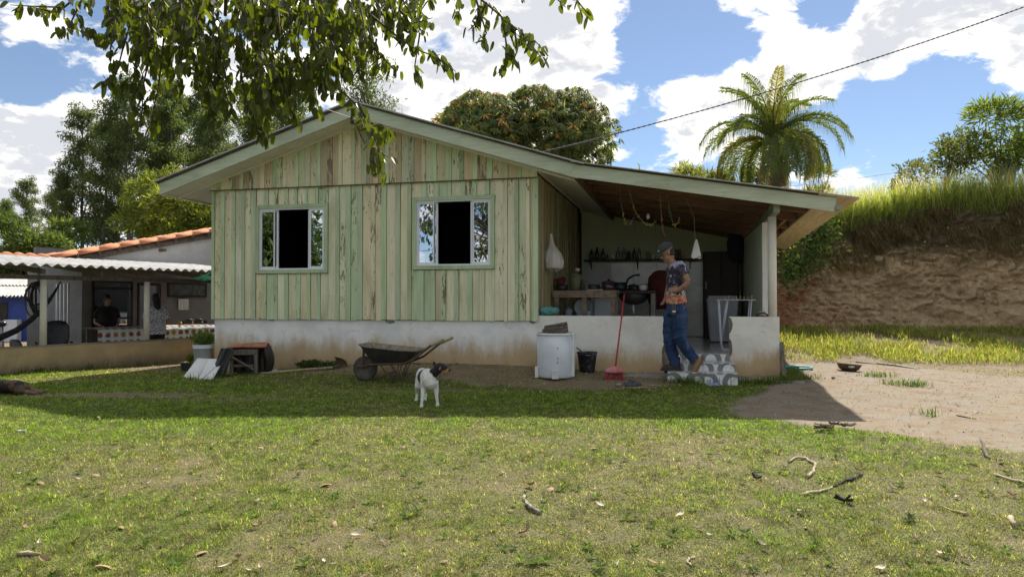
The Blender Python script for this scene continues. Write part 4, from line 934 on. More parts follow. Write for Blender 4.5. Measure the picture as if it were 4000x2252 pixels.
mb = MB(); mb.bar((0, 0, .22), (0, 0, .55), .02, .02); mb.build('hanging_rope', MT['wire'], bd)
tag(MB().box(-.005, .005, -.15, .15, -.10, .10).lathe([(.05, -.02), (.05, .02)], (0, 0, -.11)).build('basin', MT['whitepl'], None, loc=nloc(4.4, 1.6, .745)), 'small white basin standing on the veranda table', 'basin') if False else None
mb = MB(); mb.lathe([(.03, 0), (.038, .085), (.034, .085), (.027, .006)], n=14); tag(mb.build('cup', MT['yellow_box'], None, loc=nloc(4.02, 1.45, .634)), 'small yellow cup on the leaf patterned tablecloth', 'cup')
sv = thing('camp_stove', 'small black two burner stove on the veranda table', 'stove', nloc(4.55, 1.75, .634), NA)
MB().box(-.24, .24, -.13, .13, .02, .10).build('body', MT['black'], sv)
for k in (-.12, .12):
    mb = MB(); mb.lathe([(.07, .10), (.075, .125), (.03, .13)], (k, 0, 0), 14); mb.build('burner', MT['metal_dk'], sv); mb = MB(); mb.lathe([(.018, -.01), (.018, .012)], (k, -.135, .06), 10, Matrix.Rotation(R(90), 3, 'X')); mb.build('knob', MT['whitepl'], sv)
mb = MB(); mb.grid(lambda i, j: Vector((-.13 + .26 * i, .008 * math.sin(i * 17) * (.3 + j), -.26 * j)), 16, 6); tag(mb.build('tea_towel', MT['whitecloth'], None, loc=nloc(4.75, 2.46, 1.22), rot=(0, 0, NA)), 'thin white towel hung below the framed picture', 'towel')
mb = MB(); mb.bar((0, 0, 0), (.12, .05, .78), .03, .015); tag(mb.build('leaning_stick', MT['oldwood'], None, loc=nloc(2.40, 2.2, FL)), 'thin stick leaning against the white veranda wall', 'stick')
gp_ = at(800, 1075, 12.2); fg = MB()
for k in range(22):
    a = R(-75 + 150 * k / 21); fg.bar((0, 0, 0), (.16 * math.sin(a) - .02, random.uniform(-.03, .03), -.10 * math.cos(a) * .8 - .02), .012, .004)
fg.bar((0, 0, -.005), (.1, .0, .05), .03, .02)
fr_ = thing('green_broom_head', 'bright green plastic broom head hung behind the house corner', 'broom', gp_, 0); fg.build('bristles', MT['greenpl'], fr_)
# ------------------------------------------------------------------ shed and car beyond the veranda
p = at(40, 1290, 27); shd = thing('blue_shed', 'distant blue shed with two tiers of pale corrugated roofing', 'shed', (p.x, p.y, -.4), R(8))
MB().box(-3, 1.0, 0, 3, 0, 1.7).build('wall', MT['blue'], shd); MB().box(-.9, -.1, -.03, 0, 0, 1.5).build('doorway', MT['dark'], shd); MB().box(-.05, .4, -.35, -.02, 0, .85).build('side_panel', MT['whitepl'], shd)
for k, (y0, y1, z0, z1) in enumerate(((-.5, 1.0, 1.75, 2.15), (.9, 2.6, 2.17, 2.6))):
    q = MB(); n = 130; q.add([Vector((-3.2 + 4.1 * i / n, y, z + .03 * math.cos(i * 1.55))) for (y, z) in ((y0, z0), (y1, z1)) for i in range(n + 1)] , [(i, i + 1, n + 2 + i, n + 1 + i) for i in range(n)], True)
    q.add([Vector((-3.2 + 4.1 * i / n, y, z - .02 + .03 * math.cos(i * 1.55))) for (y, z) in ((y0, z0), (y1, z1)) for i in range(n + 1)] , [(i, n + 1 + i, n + 2 + i, i + 1) for i in range(n)], True); q.build('roof_sheet', MT['asb'], shd)
p = at(-212, 1300, 15.5); car = thing('parked_car', 'dark car parked beyond the veranda, only its mirror corner in view', 'car', (p.x, p.y, -.38), R(-60))
CAR = M('dark_car_paint', (.02, .022, .027), (.026, .028, .033), 2, .25, .02, spec=.6)
prof = [(-2.0, .35), (-2.05, .75), (-1.75, .92), (-.95, .98), (-.35, 1.42), (.9, 1.46), (1.5, 1.05), (1.95, .95), (2.0, .4)]
mb = MB(); mb.loft([[Vector((x, y * (1 if z < 1 else .86), z)) for x, z in prof] for y in (-.82, -.8, .8, .82)], smooth=False); mb.build('body', CAR, car)
for x in (-1.25, 1.3):
    for y in (-.80, .80):
        mb = MB(); mb.lathe([(.14, -.1), (.31, -.1), (.33, -.06), (.33, .06), (.31, .1), (.14, .1)], (x, y, .33), 20, Matrix.Rotation(R(90), 3, 'X')); wh = mb.build('wheel', MT['rubber'], car)
for y in (-.93, .93): mb = MB(); mb.ell((-.55, y, 1.02), (.07, .11, .075)); mb.build('mirror', CAR, car)
for y in (-.72, .72): MB().prism([(-.55, y, 1.02), (1.2, y, 1.02), (.82, y, 1.38), (-.28, y, 1.36)], (0, -.012, 0), (0, .012, 0)).build('side_window', MT['glass'], car)
# ------------------------------------------------------------------ trees
def tree_mesh_euc(seed, H, spread=1., nleaf=9000, crown0=.38, cols=((.065, .092, .042), (.115, .145, .068)), llen=(.15, .30), lw=(.035, .075)):
    r = np.random.default_rng(seed); tr = MB(); n = 9
    px, py = 0., 0.; tp = []; dx, dy = r.normal(size=2) * .10
    for k in range(n + 1):
        tp.append(Vector((px, py, H * .97 * k / n))); px += dx * H / n * .35 + r.normal() * .06; py += dy * H / n * .35 + r.normal() * .06
    tr.tube(tp, [(.16 - .14 * k / n) * H / 13 for k in range(n + 1)], 7)
    def tpos(q): q = q * n; i = min(int(q), n - 1); return tp[i].lerp(tp[i + 1], q - i)
    C = []; nb_ = int(30 + 8 * r.random())
    for k in range(nb_):
        q = crown0 + (1 - crown0) * (k + r.random()) / nb_ * .97; a = r.random() * 6.283
        rel = (q - crown0) / (1 - crown0); L = H * .135 * spread * (1.15 - .75 * rel) * (.6 + .7 * r.random()); el = .45 + .5 * r.random() + rel * .35
        p0 = tpos(q); d = Vector((math.cos(a) * math.cos(el), math.sin(a) * math.cos(el), math.sin(el)))
        p1 = p0 + d * L * .55; p2 = p1 + (d + Vector((0, 0, .25))) * L * .45; tr.tube([p0, p1, p2], [.035 * H / 13, .022 * H / 13, .008], 5, False)
        for w_, (f0, rad) in enumerate(((1.0, .50), (.62, .36), (.85, .36))):
            if r.random() < .88: C.append((p0.lerp(p2, f0) + Vector(r.normal(size=3) * .22), rad * (.7 + .6 * r.random()) * H / 13))
        if r.random() < .5:
            a2 = a + r.normal() * .9; d2 = Vector((math.cos(a2), math.sin(a2), .35)) * L * .5; tr.tube([p1, p1 + d2], [.016 * H / 13, .006], 4, False); C.append((p1 + d2, .45 * (.7 + .6 * r.random()) * H / 13))
    C.append((tp[-1], .55 * H / 13)); C.append((tp[-1] - Vector((.1, 0, .5)), .5 * H / 13))
    cc = np.array([tuple(c[0]) for c in C]); cr = np.array([c[1] for c in C]); w_ = cr ** 2; idx = r.choice(len(C), nleaf, p=w_ / w_.sum())
    off = rdirs(nleaf, r) * (r.random(nleaf) ** .5)[:, None] * np.array([1.15, 1.15, .8]); P = cc[idx] + off * cr[idx][:, None]
    d = unit(rdirs(nleaf, r) + np.array([0, 0, -.75])); sd_ = unit(np.cross(d, rdirs(nleaf, r)))
    c0, c1 = map(np.array, cols); k = r.random(nleaf)[:, None]; shade = .75 + .5 * ((idx * 7919) % 13 / 13.)[:, None]
    return tr, P, d, sd_, r.uniform(*llen, nleaf), r.uniform(*lw, nleaf), (c0 * (1 - k) + c1 * k) * shade
def make_tree(name, label, cat, data, loc, rz, bark, lmat, group=None, sc=1.):
    tr, P, d, sd_, L, W, C = data
    t = thing(name, label, cat, loc, rz, group); t.scale = (sc, sc, sc)
    tk = tr.build('trunk', bark, t); V, Fq, cc = leaf_arrays(P, d, sd_, L, W, C); cr = link('crown', np_mesh('crown', V, Fq, lmat, cc), t)
    return t
def copy_tree(src, loc, rz, sc, label):
    o = src.copy(); COL.objects.link(o); o.location = loc; o.rotation_euler = (0, 0, rz); o.scale = sc if isinstance(sc, tuple) else (sc, sc, sc); o['label'] = label
    for ch in src.children: c = ch.copy(); COL.objects.link(c); c.parent = o
    return o
E1 = [tree_mesh_euc(s_, 13., sp_, nl, c0) for s_, sp_, nl, c0 in ((1, 1., 11000, .22), (2, 1.2, 12500, .28), (3, .9, 9500, .34), (4, 1.05, 3200, .58))]
GE = 'eucalyptus trees behind the houses'
# px of trunk, py of the top, depth, variant
EU_T = [(235, 640, 40, 0, 'slender eucalyptus leftmost of the tall stand'), (330, 400, 41, 1, 'tall eucalyptus second from the left, its bushy top standing out against cloud'), (440, 470, 46, 2, 'slim eucalyptus with bare trunk between two taller neighbours'),
        (520, 290, 40, 1, 'tallest eucalyptus of the left stand'), (600, 400, 47, 0, 'eucalyptus half hidden behind the tallest one'), (700, 300, 42, 0, 'eucalyptus rising above the clay roof'), (790, 360, 50, 2, 'distant eucalyptus behind the left eave'),
        (880, 330, 41, 1, 'dense eucalyptus over the left eave'), (1000, 380, 44, 0, 'eucalyptus behind the middle of the left roof slope'), (1130, 330, 43, 1, 'eucalyptus behind the overhanging branch'), (1250, 420, 46, 2, 'eucalyptus left of the roof peak'), (1475, 170, 38, 3, 'thin airy tree directly behind the roof peak'), (100, 690, 44, 1, 'low eucalyptus at the far left edge of the stand'), (190, 730, 47, 0, 'short eucalyptus between the far left one and the tall stand'), (10, 760, 45, 0, 'short eucalyptus cut by the left picture edge'), (650, 280, 45, 1, 'broad eucalyptus just right of the tallest one'), (400, 440, 40, 0, 'eucalyptus with feathery top third in the left stand'), (820, 300, 46, 1, 'full crowned eucalyptus behind the overhanging twigs'), (1070, 330, 48, 1, 'eucalyptus crowded behind the overhanging branch'), (950, 300, 52, 1, 'farthest dense eucalyptus of the left stand')]
protos = {}
for i, (px, py, Y, k, lb) in enumerate(EU_T):
    top = at(px, py, Y); sc = (top.z + .4) / 13.3; loc = (top.x, Y, -.4); rz = random.random() * 6.28; s3 = (sc * 1.0, sc * 1.0, sc)
    if k not in protos:
        protos[k] = make_tree('eucalyptus_tree', lb, 'tree', E1[k], loc, rz, MT['barkpale'], LEAF_FAR, GE); protos[k].scale = s3
    else: copy_tree(protos[k], loc, rz, s3, lb)
# lower broadleaf trees and bushes
def bush_data(seed, R_, H, n, cols, llen, lw, lobes=9, droop=-.4, flat=.8, trunk=True, base=.25):
    r = np.random.default_rng(seed); tr = MB(); C = []
    for k in range(lobes):
        a = r.random() * 6.283; q = r.random() ** .6; z = H * (base + (1 - base) * .9 * r.random() ** .8); rad = R_ * (.34 + .22 * r.random())
        env = math.sqrt(max(.08, 1 - ((z / H - .45) / .62) ** 2)); p = Vector((math.cos(a) * R_ * .72 * q * env, math.sin(a) * R_ * .72 * q * env, z)); C.append((p, rad))
    for (p, rad) in C: tr.tube([Vector((0, 0, H * .05)), Vector((p.x * .35, p.y * .35, p.z * .55)), p], [.025 * R_, .016 * R_, .006], 5, False)
    tr.tube([(0, 0, -.1), (0, 0, H * .25)], [.035 * R_, .03 * R_], 7)
    cc = np.array([tuple(c[0]) for c in C]); cr = np.array([c[1] for c in C]); w_ = cr ** 2; idx = r.choice(len(C), n, p=w_ / w_.sum())
    sphere = rdirs(n, r); sphere[:, 2] = np.where(sphere[:, 2] < -.3, -sphere[:, 2], sphere[:, 2]); lump = 1 + .22 * np.sin(sphere[:, 0] * 7 + idx) * np.cos(sphere[:, 2] * 6 + idx * 2)
    P = cc[idx] + sphere * (cr[idx] * lump * (.55 + .5 * r.random(n) ** .6))[:, None] * np.array([1, 1, flat])
    d = unit(sphere * .8 + rdirs(n, r) * .7 + np.array([0, 0, droop])); sd_ = unit(np.cross(d, rdirs(n, r)))
    cols = np.array(cols); lobe_c = r.random(len(C)); c = cols[np.minimum((lobe_c[idx] * .5 + r.random(n) * .5) * len(cols), len(cols) - 1).astype(int)] * (.75 + .5 * r.random(n))[:, None]
    return tr, P, d, sd_, r.uniform(*llen, n), r.uniform(*lw, n), c
def bush(name, label, cat, px, ptop, Y, zb, seed, R_, n, cols, llen, lw, **k):
    top = at(px, ptop, Y); H = top.z - zb
    return make_tree(name, label, cat, bush_data(seed, R_, H, n, cols, llen, lw, **k), (top.x, Y, zb), 0, MT['bark'], k.get('lm', LEAF_FAR) if False else LEAF_FAR)
YG = [(.075, .10, .025), (.12, .145, .035), (.18, .195, .045), (.055, .08, .022)]; DG = [(.045, .068, .025), (.07, .10, .032), (.10, .13, .045)]
bush('broadleaf_tree', 'bushy yellow green tree behind the clay tiled roof', 'tree', 665, 690, 27, -.3, 31, 2.0, 15000, YG, (.15, .28), (.035, .06), lobes=14)
bush('broadleaf_tree', 'dark bushy tree filling the far left behind the veranda', 'tree', 60, 860, 31, -.3, 32, 2.0, 7500, DG, (.22, .4), (.06, .1), lobes=14)
bush('broadleaf_tree', 'leafy bush tight behind the left eave of the board house', 'tree', 790, 740, 21, -.3, 34, 1.5, 6500, YG, (.18, .34), (.04, .07), lobes=10)
bush('broadleaf_tree', 'low dark tree seen past the veranda roof end', 'tree', 215, 850, 33, -.3, 36, 1.8, 6000, DG, (.3, .5), (.07, .12), lobes=12)
bush('broadleaf_tree', 'big leafy tree left of the picture, mirrored dark in the window panes', 'tree', -4300, 100, 5.0, -.1, 37, 3.2, 9000, DG, (.25, .4), (.07, .12), lobes=16)
# mango trees: domes of drooping leaf rosettes
def mango(seed, R_, H, nro, orange):
    r = np.random.default_rng(seed); tr = MB(); lob = []
    for k in range(26):
        th = r.random() * 6.283; ph = math.acos(r.random() * 1.05 - .05 if r.random() < .9 else r.random()); rr = R_ * (.62 + .12 * r.random())
        lob.append((np.array([rr * math.sin(ph) * math.cos(th), rr * math.sin(ph) * math.sin(th), H - R_ * 1.0 + rr * math.cos(ph) * .95]), R_ * (.26 + .13 * r.random())))
    tr.tube([(0, 0, 0), (.1, 0, H * .3), (0, .1, H * .5)], [.09 * R_, .075 * R_, .05 * R_], 8)
    for c, q in lob: tr.tube([Vector((0, .1, H * .4)), Vector(c * np.array([.5, .5, .8]))  , Vector(c)], [.04 * R_, .025 * R_, .01], 5, False)
    idx = r.integers(0, len(lob), nro); cc = np.array([l[0] for l in lob])[idx]; cr = np.array([l[1] for l in lob])[idx]
    s_ = rdirs(nro, r); P0 = cc + s_ * cr[:, None]; cen = np.array([0, 0, H - R_]); outw = unit(P0 - cen); keep = (np.einsum('ij,ij->i', s_, outw) > -.15); P0, outw, idx = P0[keep], outw[keep], idx[keep]; nr = len(P0); m_ = 9
    ax = unit(outw + np.array([0, 0, .35]) + .35 * r.normal(size=(nr, 3)))
    P = np.repeat(P0, m_, 0); A = np.repeat(ax, m_, 0); n = len(P); rad = rdirs(n, r); rad = unit(rad - A * np.einsum('ij,ij->i', rad, A)[:, None])
    d = unit(A * .30 + rad * .75 + np.array([0, 0, -.95]) + .25 * r.normal(size=(n, 3))); sd_ = unit(np.cross(d, A)); 
    dark = np.array([[.085, .12, .05], [.11, .145, .055], [.14, .175, .065]]); lgt = np.array([[.23, .255, .07], [.18, .21, .065]]); org = np.array([[.42, .29, .08], [.38, .23, .08], [.33, .29, .08]])
    kind = r.random(nr); hi_ = sstep((P0[:, 2] / H - .45) / .45); kk = np.where(kind < orange * (.25 + hi_), 2, np.where(kind < orange * (.25 + hi_) + .22, 1, 0))
    c = np.where((kk == 2)[:, None], org[r.integers(0, 3, nr)], np.where((kk == 1)[:, None], lgt[r.integers(0, 2, nr)], dark[r.integers(0, 3, nr)]))
    C = np.repeat(c, m_, 0) * (.75 + .5 * r.random(n))[:, None]
    return tr, P, d, sd_, r.uniform(.20, .34, n), r.uniform(.045, .065, n), C
for px, ptop, Y, R_, sd2, og, lb in ((1870, 342, 24, 1.85, 61, .16, 'smaller mango tree with yellow orange new leaves, nearer the roof peak'), (2140, 318, 25, 2.55, 62, .10, 'larger domed mango tree flushed orange, right of the other mango')):
    top = at(px, ptop, Y); H = top.z - 3.2; make_tree('mango_tree', lb, 'tree', mango(sd2, R_, H, 2700, og), (top.x, Y, 3.2), 0, MT['bark'], LEAF_MANGO, 'mango trees behind the roof')
# ------------------------------------------------------------------ palm
def frond_mesh(name, curve, n=46, leafL=.62, cols=((.10, .13, .035), (.17, .19, .05)), droop=1.15, dead=False, r=rng):
    """curve: list of Vector points of the rachis, root to tip"""
    mb = MB(); mb.tube(curve, [.028 * (1 - .85 * k / (len(curve) - 1)) for k in range(len(curve))], 5); me_v = np.array(mb.v); 
    P, D, Sd, L, W, C = [], [], [], [], [], []
    for k in range(n):
        q = .14 + .86 * (k + .5) / n; f = q * (len(curve) - 1); i = min(int(f), len(curve) - 2); p = curve[i].lerp(curve[i + 1], f - i); d = (curve[i + 1] - curve[i]).normalized(); s_ = d.cross(Vector((0, 0, 1)))
        s_ = s_.normalized() if s_.length > .05 else Vector((1, 0, 0))
        for sg in (-1, 1):
            out_ = (s_ * sg * r.uniform(.5, 1) + d * .55 + Vector((0, 0, r.uniform(-.1, .5)))).normalized()
            ll = leafL * (math.sin(math.pi * (.12 + .80 * q)) ** .6) * r.uniform(.75, 1.1); h = p + out_ * ll * .30
            P.append(p); D.append(h - p); t2 = h + (out_ * (1 - droop * .75) + Vector((r.normal() * .12, r.normal() * .12, -droop))).normalized() * ll * .78; L.append((h, t2)); Sd.append(s_); 
            C.append(np.array(cols[0]) + (np.array(cols[1]) - np.array(cols[0])) * r.random())
    vs, fs, cs = [], [], []
    for p, (h, t2), c in zip(P, L, C):
        a, b, _ = frame((h - p)); w_ = .015; o = len(vs); vs += [p - b * w_ * .5, p + b * w_ * .5, h + b * w_, h - b * w_, t2]; fs += [(o, o + 1, o + 2), (o, o + 2, o + 3), (o + 3, o + 2, o + 4)]; cs += [c] * 5
    nV = len(vs); tris = []
    for f in mb.f:
        for k in range(1, len(f) - 1): tris.append((f[0] + nV, f[k] + nV, f[k + 1] + nV))
    V = np.array([tuple(v_) for v_ in vs] + [tuple(v_) for v_ in mb.v]); C2 = np.vstack([np.array(cs), np.tile(np.array(cols[1]) * .9, (len(mb.v), 1))])
    return np_mesh(name, V, np.array(fs + tris), LEAF_FAR, C2)
def arc(a, el, L, bend, n=9):
    pts = [Vector((0, 0, 0))]; e = el
    for k in range(n - 1):
        pts.append(pts[-1] + Vector((math.cos(a) * math.cos(e), math.sin(a) * math.cos(e), math.sin(e))) * L / (n - 1)); e -= bend / (n - 1)
    return pts
pb = at(3045, 770, 21.5); palm = thing('palm_tree', 'feathery palm with drooping fronds behind the porch roof', 'palm', (pb.x, pb.y, 3.5), 0)
palm.scale = (.93, .93, .93); hc = (at(3010, 555, 21.5).z - 3.5) / .93
mb = MB(); mb.tube([(0, 0, -.3), (.0, 0, hc * .35), (-.08, 0, hc * .7), (-.22, 0, hc)], [.20, .22, .19, .13], 10); mb.build('trunk', MT['bark'], palm)
for k in range(16):
    a = k * 2.39; z = hc * (.35 + .6 * k / 16); mb = MB(); c0 = Vector((-.1 * z / hc, 0, z)); mb.bar(c0 + Vector((math.cos(a) * .14, math.sin(a) * .14, -.05)), c0 + Vector((math.cos(a) * .30, math.sin(a) * .30, .22)), .10, .03); mb.build('leaf_base', MT['bark'], palm)
ctr = Vector((-.22, 0, hc))
for k in range(40):
    a = R(k * 137.5) + random.uniform(-.15, .15); lev = k % 4; el = (1.4, .95, .45, .15)[lev] + random.uniform(-.1, .1); L = (2.7, 2.9, 2.7, 2.3)[lev] * random.uniform(.88, 1.06); bend = (1.5, 2.2, 2.3, 2.0)[lev] * random.uniform(.9, 1.15)
    yl = random.random() < .12; link('frond', frond_mesh('frond', arc(a, el, L, bend), 84, .92, ((.17, .165, .045), (.27, .25, .085)) if yl else ((.075, .105, .032), (.145, .175, .052))), palm, loc=ctr)
for a in (1.4, 1.75): link('frond', frond_mesh('frond', arc(R(90) * a, 1.45, 2.2, .9), 40, .6, ((.10, .14, .04), (.19, .22, .06))), palm, loc=ctr)
for k in range(8):
    a = k * .8 + .2; link('dead_frond', frond_mesh('dead_frond', arc(a, -.9, 1.5, .75), 30, .4, ((.16, .13, .10), (.24, .20, .15)), 1.0), palm, loc=ctr - Vector((0, 0, .15)))
# smaller palms / cane / bushes on the plateau
def cane(name, label, cat, px, py, Y, zb, n, H, cols, spread=.5, w_=.03):
    p = at(px, py, Y); c = thing(name, label, cat, (p.x, Y, zb), 0); r = rng
    for k in range(6):
        mb = MB(); q = r.normal(size=2) * spread * .4; e = r.normal(size=2) * .25 * spread; mb.tube([(q[0], q[1], -.1), (q[0] + e[0], q[1] + e[1], H * .55)], [.02, .012], 5); mb.build('stalk', MT['twig'], c)
    N = n; a = r.random(N) * 6.283; P = np.stack([r.normal(size=N) * spread * .4, r.normal(size=N) * spread * .4, r.uniform(.05, .6, N) * H], 1); L = r.uniform(.3, .6, N) * H
    up = unit(np.stack([np.cos(a) * .45, np.sin(a) * .45, np.ones(N)], 1)); mid = P + up * L[:, None] * .6; tip = mid + unit(np.stack([np.cos(a), np.sin(a), r.uniform(-.6, .6, N)], 1)) * L[:, None] * .45
    sd_ = unit(np.stack([-np.sin(a), np.cos(a), np.zeros(N)], 1)); W = w_ * (.7 + .6 * r.random(N))[:, None]; V = np.stack([P - sd_ * W / 3, P + sd_ * W / 3, mid + sd_ * W / 2, mid - sd_ * W / 2, tip], 1).reshape(-1, 3)
    b = np.arange(N) * 5; F3 = np.concatenate([np.stack([b, b + 1, b + 2], 1), np.stack([b, b + 2, b + 3], 1), np.stack([b + 3, b + 2, b + 4], 1)]); cl_ = np.array(cols); cc = cl_[r.integers(0, len(cl_), N)] * (.7 + .6 * r.random(N))[:, None]
    link('leaves', np_mesh('leaves', V, F3, TALLG, np.repeat(cc, 5, 0)), c); return c
cane('sugar_cane', 'upright clump of cane leaves between mango and palm', 'cane', 2440, 640, 22.5, 3.3, 150, 2.3, [(.13, .16, .04), (.19, .21, .06), (.24, .22, .09)], .8, .055)
for i, (px, pt, Y, R_, lb) in enumerate(((2560, 630, 22, .8, 'pale feathery shrub just above the porch roof, next to the cane'), (2700, 640, 23, .9, 'pale green shrub midway between cane and palm'), (2790, 665, 22, .6, 'small bright shrub just left of the palm'), (3200, 640, 23, .8, 'thin yellowing shrub behind the right side of the palm'), (2910, 650, 23.5, .9, 'tangled shrub at the foot of the palm trunk'))):
    bush('shrub', lb, 'shrub', px, pt, Y, 3.3, 70 + i, R_, 1500, [(.16, .18, .05), (.22, .23, .08), (.12, .15, .045), (.26, .23, .10)], (.16, .34), (.02, .05), lobes=8, droop=.1)
bush('shrub', 'tall shrub with long bright leaves at the top right corner', 'shrub', 3900, 410, 19.6, 4.0, 81, 1.25, 2600, [(.10, .145, .035), (.15, .19, .045), (.065, .10, .03), (.20, .22, .05)], (.18, .30), (.035, .055), lobes=10, droop=-.15, base=.15)
bush('shrub', 'taller leafy shrub cut by the right picture edge', 'shrub', 4090, 470, 19.4, 4.0, 83, 1.1, 2000, [(.10, .145, .035), (.15, .19, .045), (.065, .10, .03)], (.18, .30), (.035, .055), lobes=9, droop=-.15, base=.1)
bush('shrub', 'thin dark branching shrub left of the bright leaved one', 'shrub', 3690, 520, 19.8, 4.0, 82, 1.15, 1500, [(.05, .065, .035), (.08, .10, .05), (.12, .12, .06)], (.10, .17), (.04, .07), lobes=10, droop=.1, base=.2)
bush('shrub', 'low wispy shrub nearest the fence post on the bank', 'shrub', 3560, 640, 19.6, 3.8, 84, .55, 500, [(.08, .095, .05), (.13, .13, .06)], (.08, .14), (.03, .05), lobes=6)
p = at(3945, 690, 19.3); cac = thing('prickly_pear', 'prickly pear pads poking above the bank grass at the right', 'cactus', (p.x, p.y, p.z), 0); CAC = M('cactus_green', (.10, .14, .065), (.08, .115, .055), 9, .7, .2)
for k, (x, z, rx, rz, a) in enumerate(((0, .02, .17, .24, .1), (.16, .28, .15, .19, .5), (-.14, .22, .12, .17, -.5), (-.42, .08, .14, .2, -.1), (.02, .36, .12, .16, -.1))): mb = MB(); mb.ell((x, .02 * k, z), (rx, .03, rz), Matrix.Rotation(a, 3, 'Y')); mb.build('pad', CAC, cac)
p = at(3490, 790, 19.5); mb = MB(); mb.tube([(0, 0, -.3), (.01, 0, .35), (0, 0, .66)], [.075, .07, .055], 8); tag(mb.build('fence_post', MT['oldwood'], None, loc=p), 'short grey fence post standing in the bank top grass', 'post')
# creeper on the bank next to the porch eave
def creeper():
    r = np.random.default_rng(77); n = 1300; q = r.random(n); cx_ = 3215 - 130 * q + r.normal(size=n) * (22 + 28 * np.sin(q * 3.1)); cy_ = 860 + 230 * q + r.normal(size=n) * 22
    P = np.array([tuple(at(x, y, 17.0 + .9 * max(0, (1085 - y) / 230) - .3 * r.random())) for x, y in zip(cx_, cy_)]); d = unit(rdirs(n, r) * .7 + np.array([0, -.5, -.35])); sd_ = unit(np.cross(d, rdirs(n, r))); cols = np.array([(.075, .12, .035), (.11, .155, .045), (.15, .19, .07), (.05, .08, .028)])
    return leaf_arrays(P, d, sd_, r.uniform(.09, .17, n), r.uniform(.05, .085, n), cols[r.integers(0, 4, n)] * (.8 + .4 * r.random(n))[:, None])
V, Fq, cc = creeper(); cre = thing('creeper', 'leafy green creeper climbing the bank next to the porch eave', 'creeper', at(3100, 1080, 17.0), 0); co_ = np.array(tuple(cre.location)); link('foliage', np_mesh('foliage', V - co_, Fq, LEAF_FAR, cc), cre)
mb = MB(); mb.tube([at(x, y, 17.0) - cre.location for x, y in ((3095, 1085), (3130, 1010), (3150, 940), (3205, 880))], [.015, .012, .01, .006], 5); mb.build('stem', MT['twig'], cre)
# ------------------------------------------------------------------ overhanging foreground tree
tree = thing('orchid_tree', 'broad leaved tree whose drooping branches overhang the picture top', 'tree', (-4.2, 2.2, 0), 0); TO = Vector((-4.2, 2.2, 0))
mb = MB(); mb.tube([(0, 0, -.1), (.05, 0, .8), (.12, .1, 1.7), (.3, .3, 2.5), (.6, .7, 3.3)], [.20, .17, .15, .13, .10], 12)
hub = TO + Vector((.6, .7, 3.3)); tk = None
limbs = [((300, -260), (150, -60), 4.6), ((700, -330), (620, -40), 5.0), ((1100, -420), (1080, -60), 5.2), ((1500, -520), (1420, -90), 5.0), ((1850, -560), (1800, -80), 4.7), ((900, -350), (880, 60), 5.6), ((2200, -600), (2210, -120), 4.9)]
for (a, b, Y) in limbs: mb.tube([hub - TO, at(a[0], a[1], Y * .8) - TO + Vector((0, 0, .15)), at(b[0], b[1], Y) - TO], [.065, .035, .014], 7, False)
mb.build('trunk', MT['bark'], tree)
def orchid_leaf(s_=1.):
    """two lobes folded along the midrib, hanging from the stalk; length 1 along -z"""
    hp = [(0, 0), (.16, .05), (.27, -.16), (.30, -.42), (.25, -.70), (.14, -.93), (.04, -.98), (0, -.80)]
    vs, fs = [], []
    for sg in (-1, 1):
        o = len(vs)
        for (x, z) in hp: vs.append((sg * x * .88 * s_, (.42 * x + .10 * z * z) * s_, z * s_))
        f = [(o, o + 1, o + 2), (o, o + 2, o + 3, o + 7), (o + 3, o + 4, o + 7), (o + 4, o + 5, o + 6, o + 7)]
        if sg < 0: f = [q[::-1] for q in f]
        fs += f
    return np.array(vs), fs
LV, LF = orchid_leaf()
strands = []   # (polyline of picture points, depth start, depth end)
def stn(pts, Y0, Y1, d=1.): strands.append((pts, Y0, Y1, d))
stn([(330, -40), (250, 30), (120, 25), (40, 20)], 4.7, 4.5); stn([(250, 20), (200, 45), (150, 35)], 4.7, 4.6); stn([(330, -20), (290, 60), (270, 105), (225, 145)], 4.9, 4.7); stn([(300, 60), (330, 110), (340, 125)], 4.9, 4.8)
stn([(420, 20), (430, 90), (425, 160)], 5, 5); stn([(450, 60), (440, 150), (425, 235)], 5, 4.9); stn([(520, 60), (480, 190), (455, 290), (395, 325)], 5.1, 4.9); stn([(540, 100), (530, 240), (520, 330), (430, 340)], 5.2, 5.)
stn([(600, 150), (560, 330), (555, 430), (545, 530)], 5.3, 5.1); stn([(640, 150), (620, 330), (600, 430), (590, 500)], 5.3, 5.2); stn([(560, 300), (510, 400), (520, 440)], 5.2, 5.1); stn([(720, 150), (700, 300), (690, 350)], 5.4, 5.3)
stn([(800, 150), (800, 330), (830, 430), (835, 480)], 5.5, 5.3); stn([(860, 200), (880, 380), (900, 470)], 5.5, 5.4); stn([(930, 200), (960, 400), (1000, 470), (1010, 530)], 5.5, 5.3); stn([(1000, 200), (1030, 400), (1050, 540)], 5.6, 5.4)
stn([(1080, 200), (1120, 400), (1160, 470)], 5.5, 5.4); stn([(1150, 150), (1200, 330), (1240, 430)], 5.4, 5.3); stn([(1220, 120), (1260, 300), (1290, 350)], 5.3, 5.2); stn([(1280, 200), (1330, 350), (1400, 420), (1440, 480), (1480, 520)], 5.3, 5.2, .8)
stn([(1400, 400), (1440, 480), (1470, 560), (1490, 600), (1480, 680)], 4.6, 4.4, 1.0); stn([(1480, 590), (1520, 615)], 4.4, 4.4, 1.5); stn([(1470, 600), (1455, 640), (1475, 690)], 4.4, 4.3, 1.4); stn([(1450, 480), (1500, 500), (1545, 505)], 4.6, 4.5, 1.3)
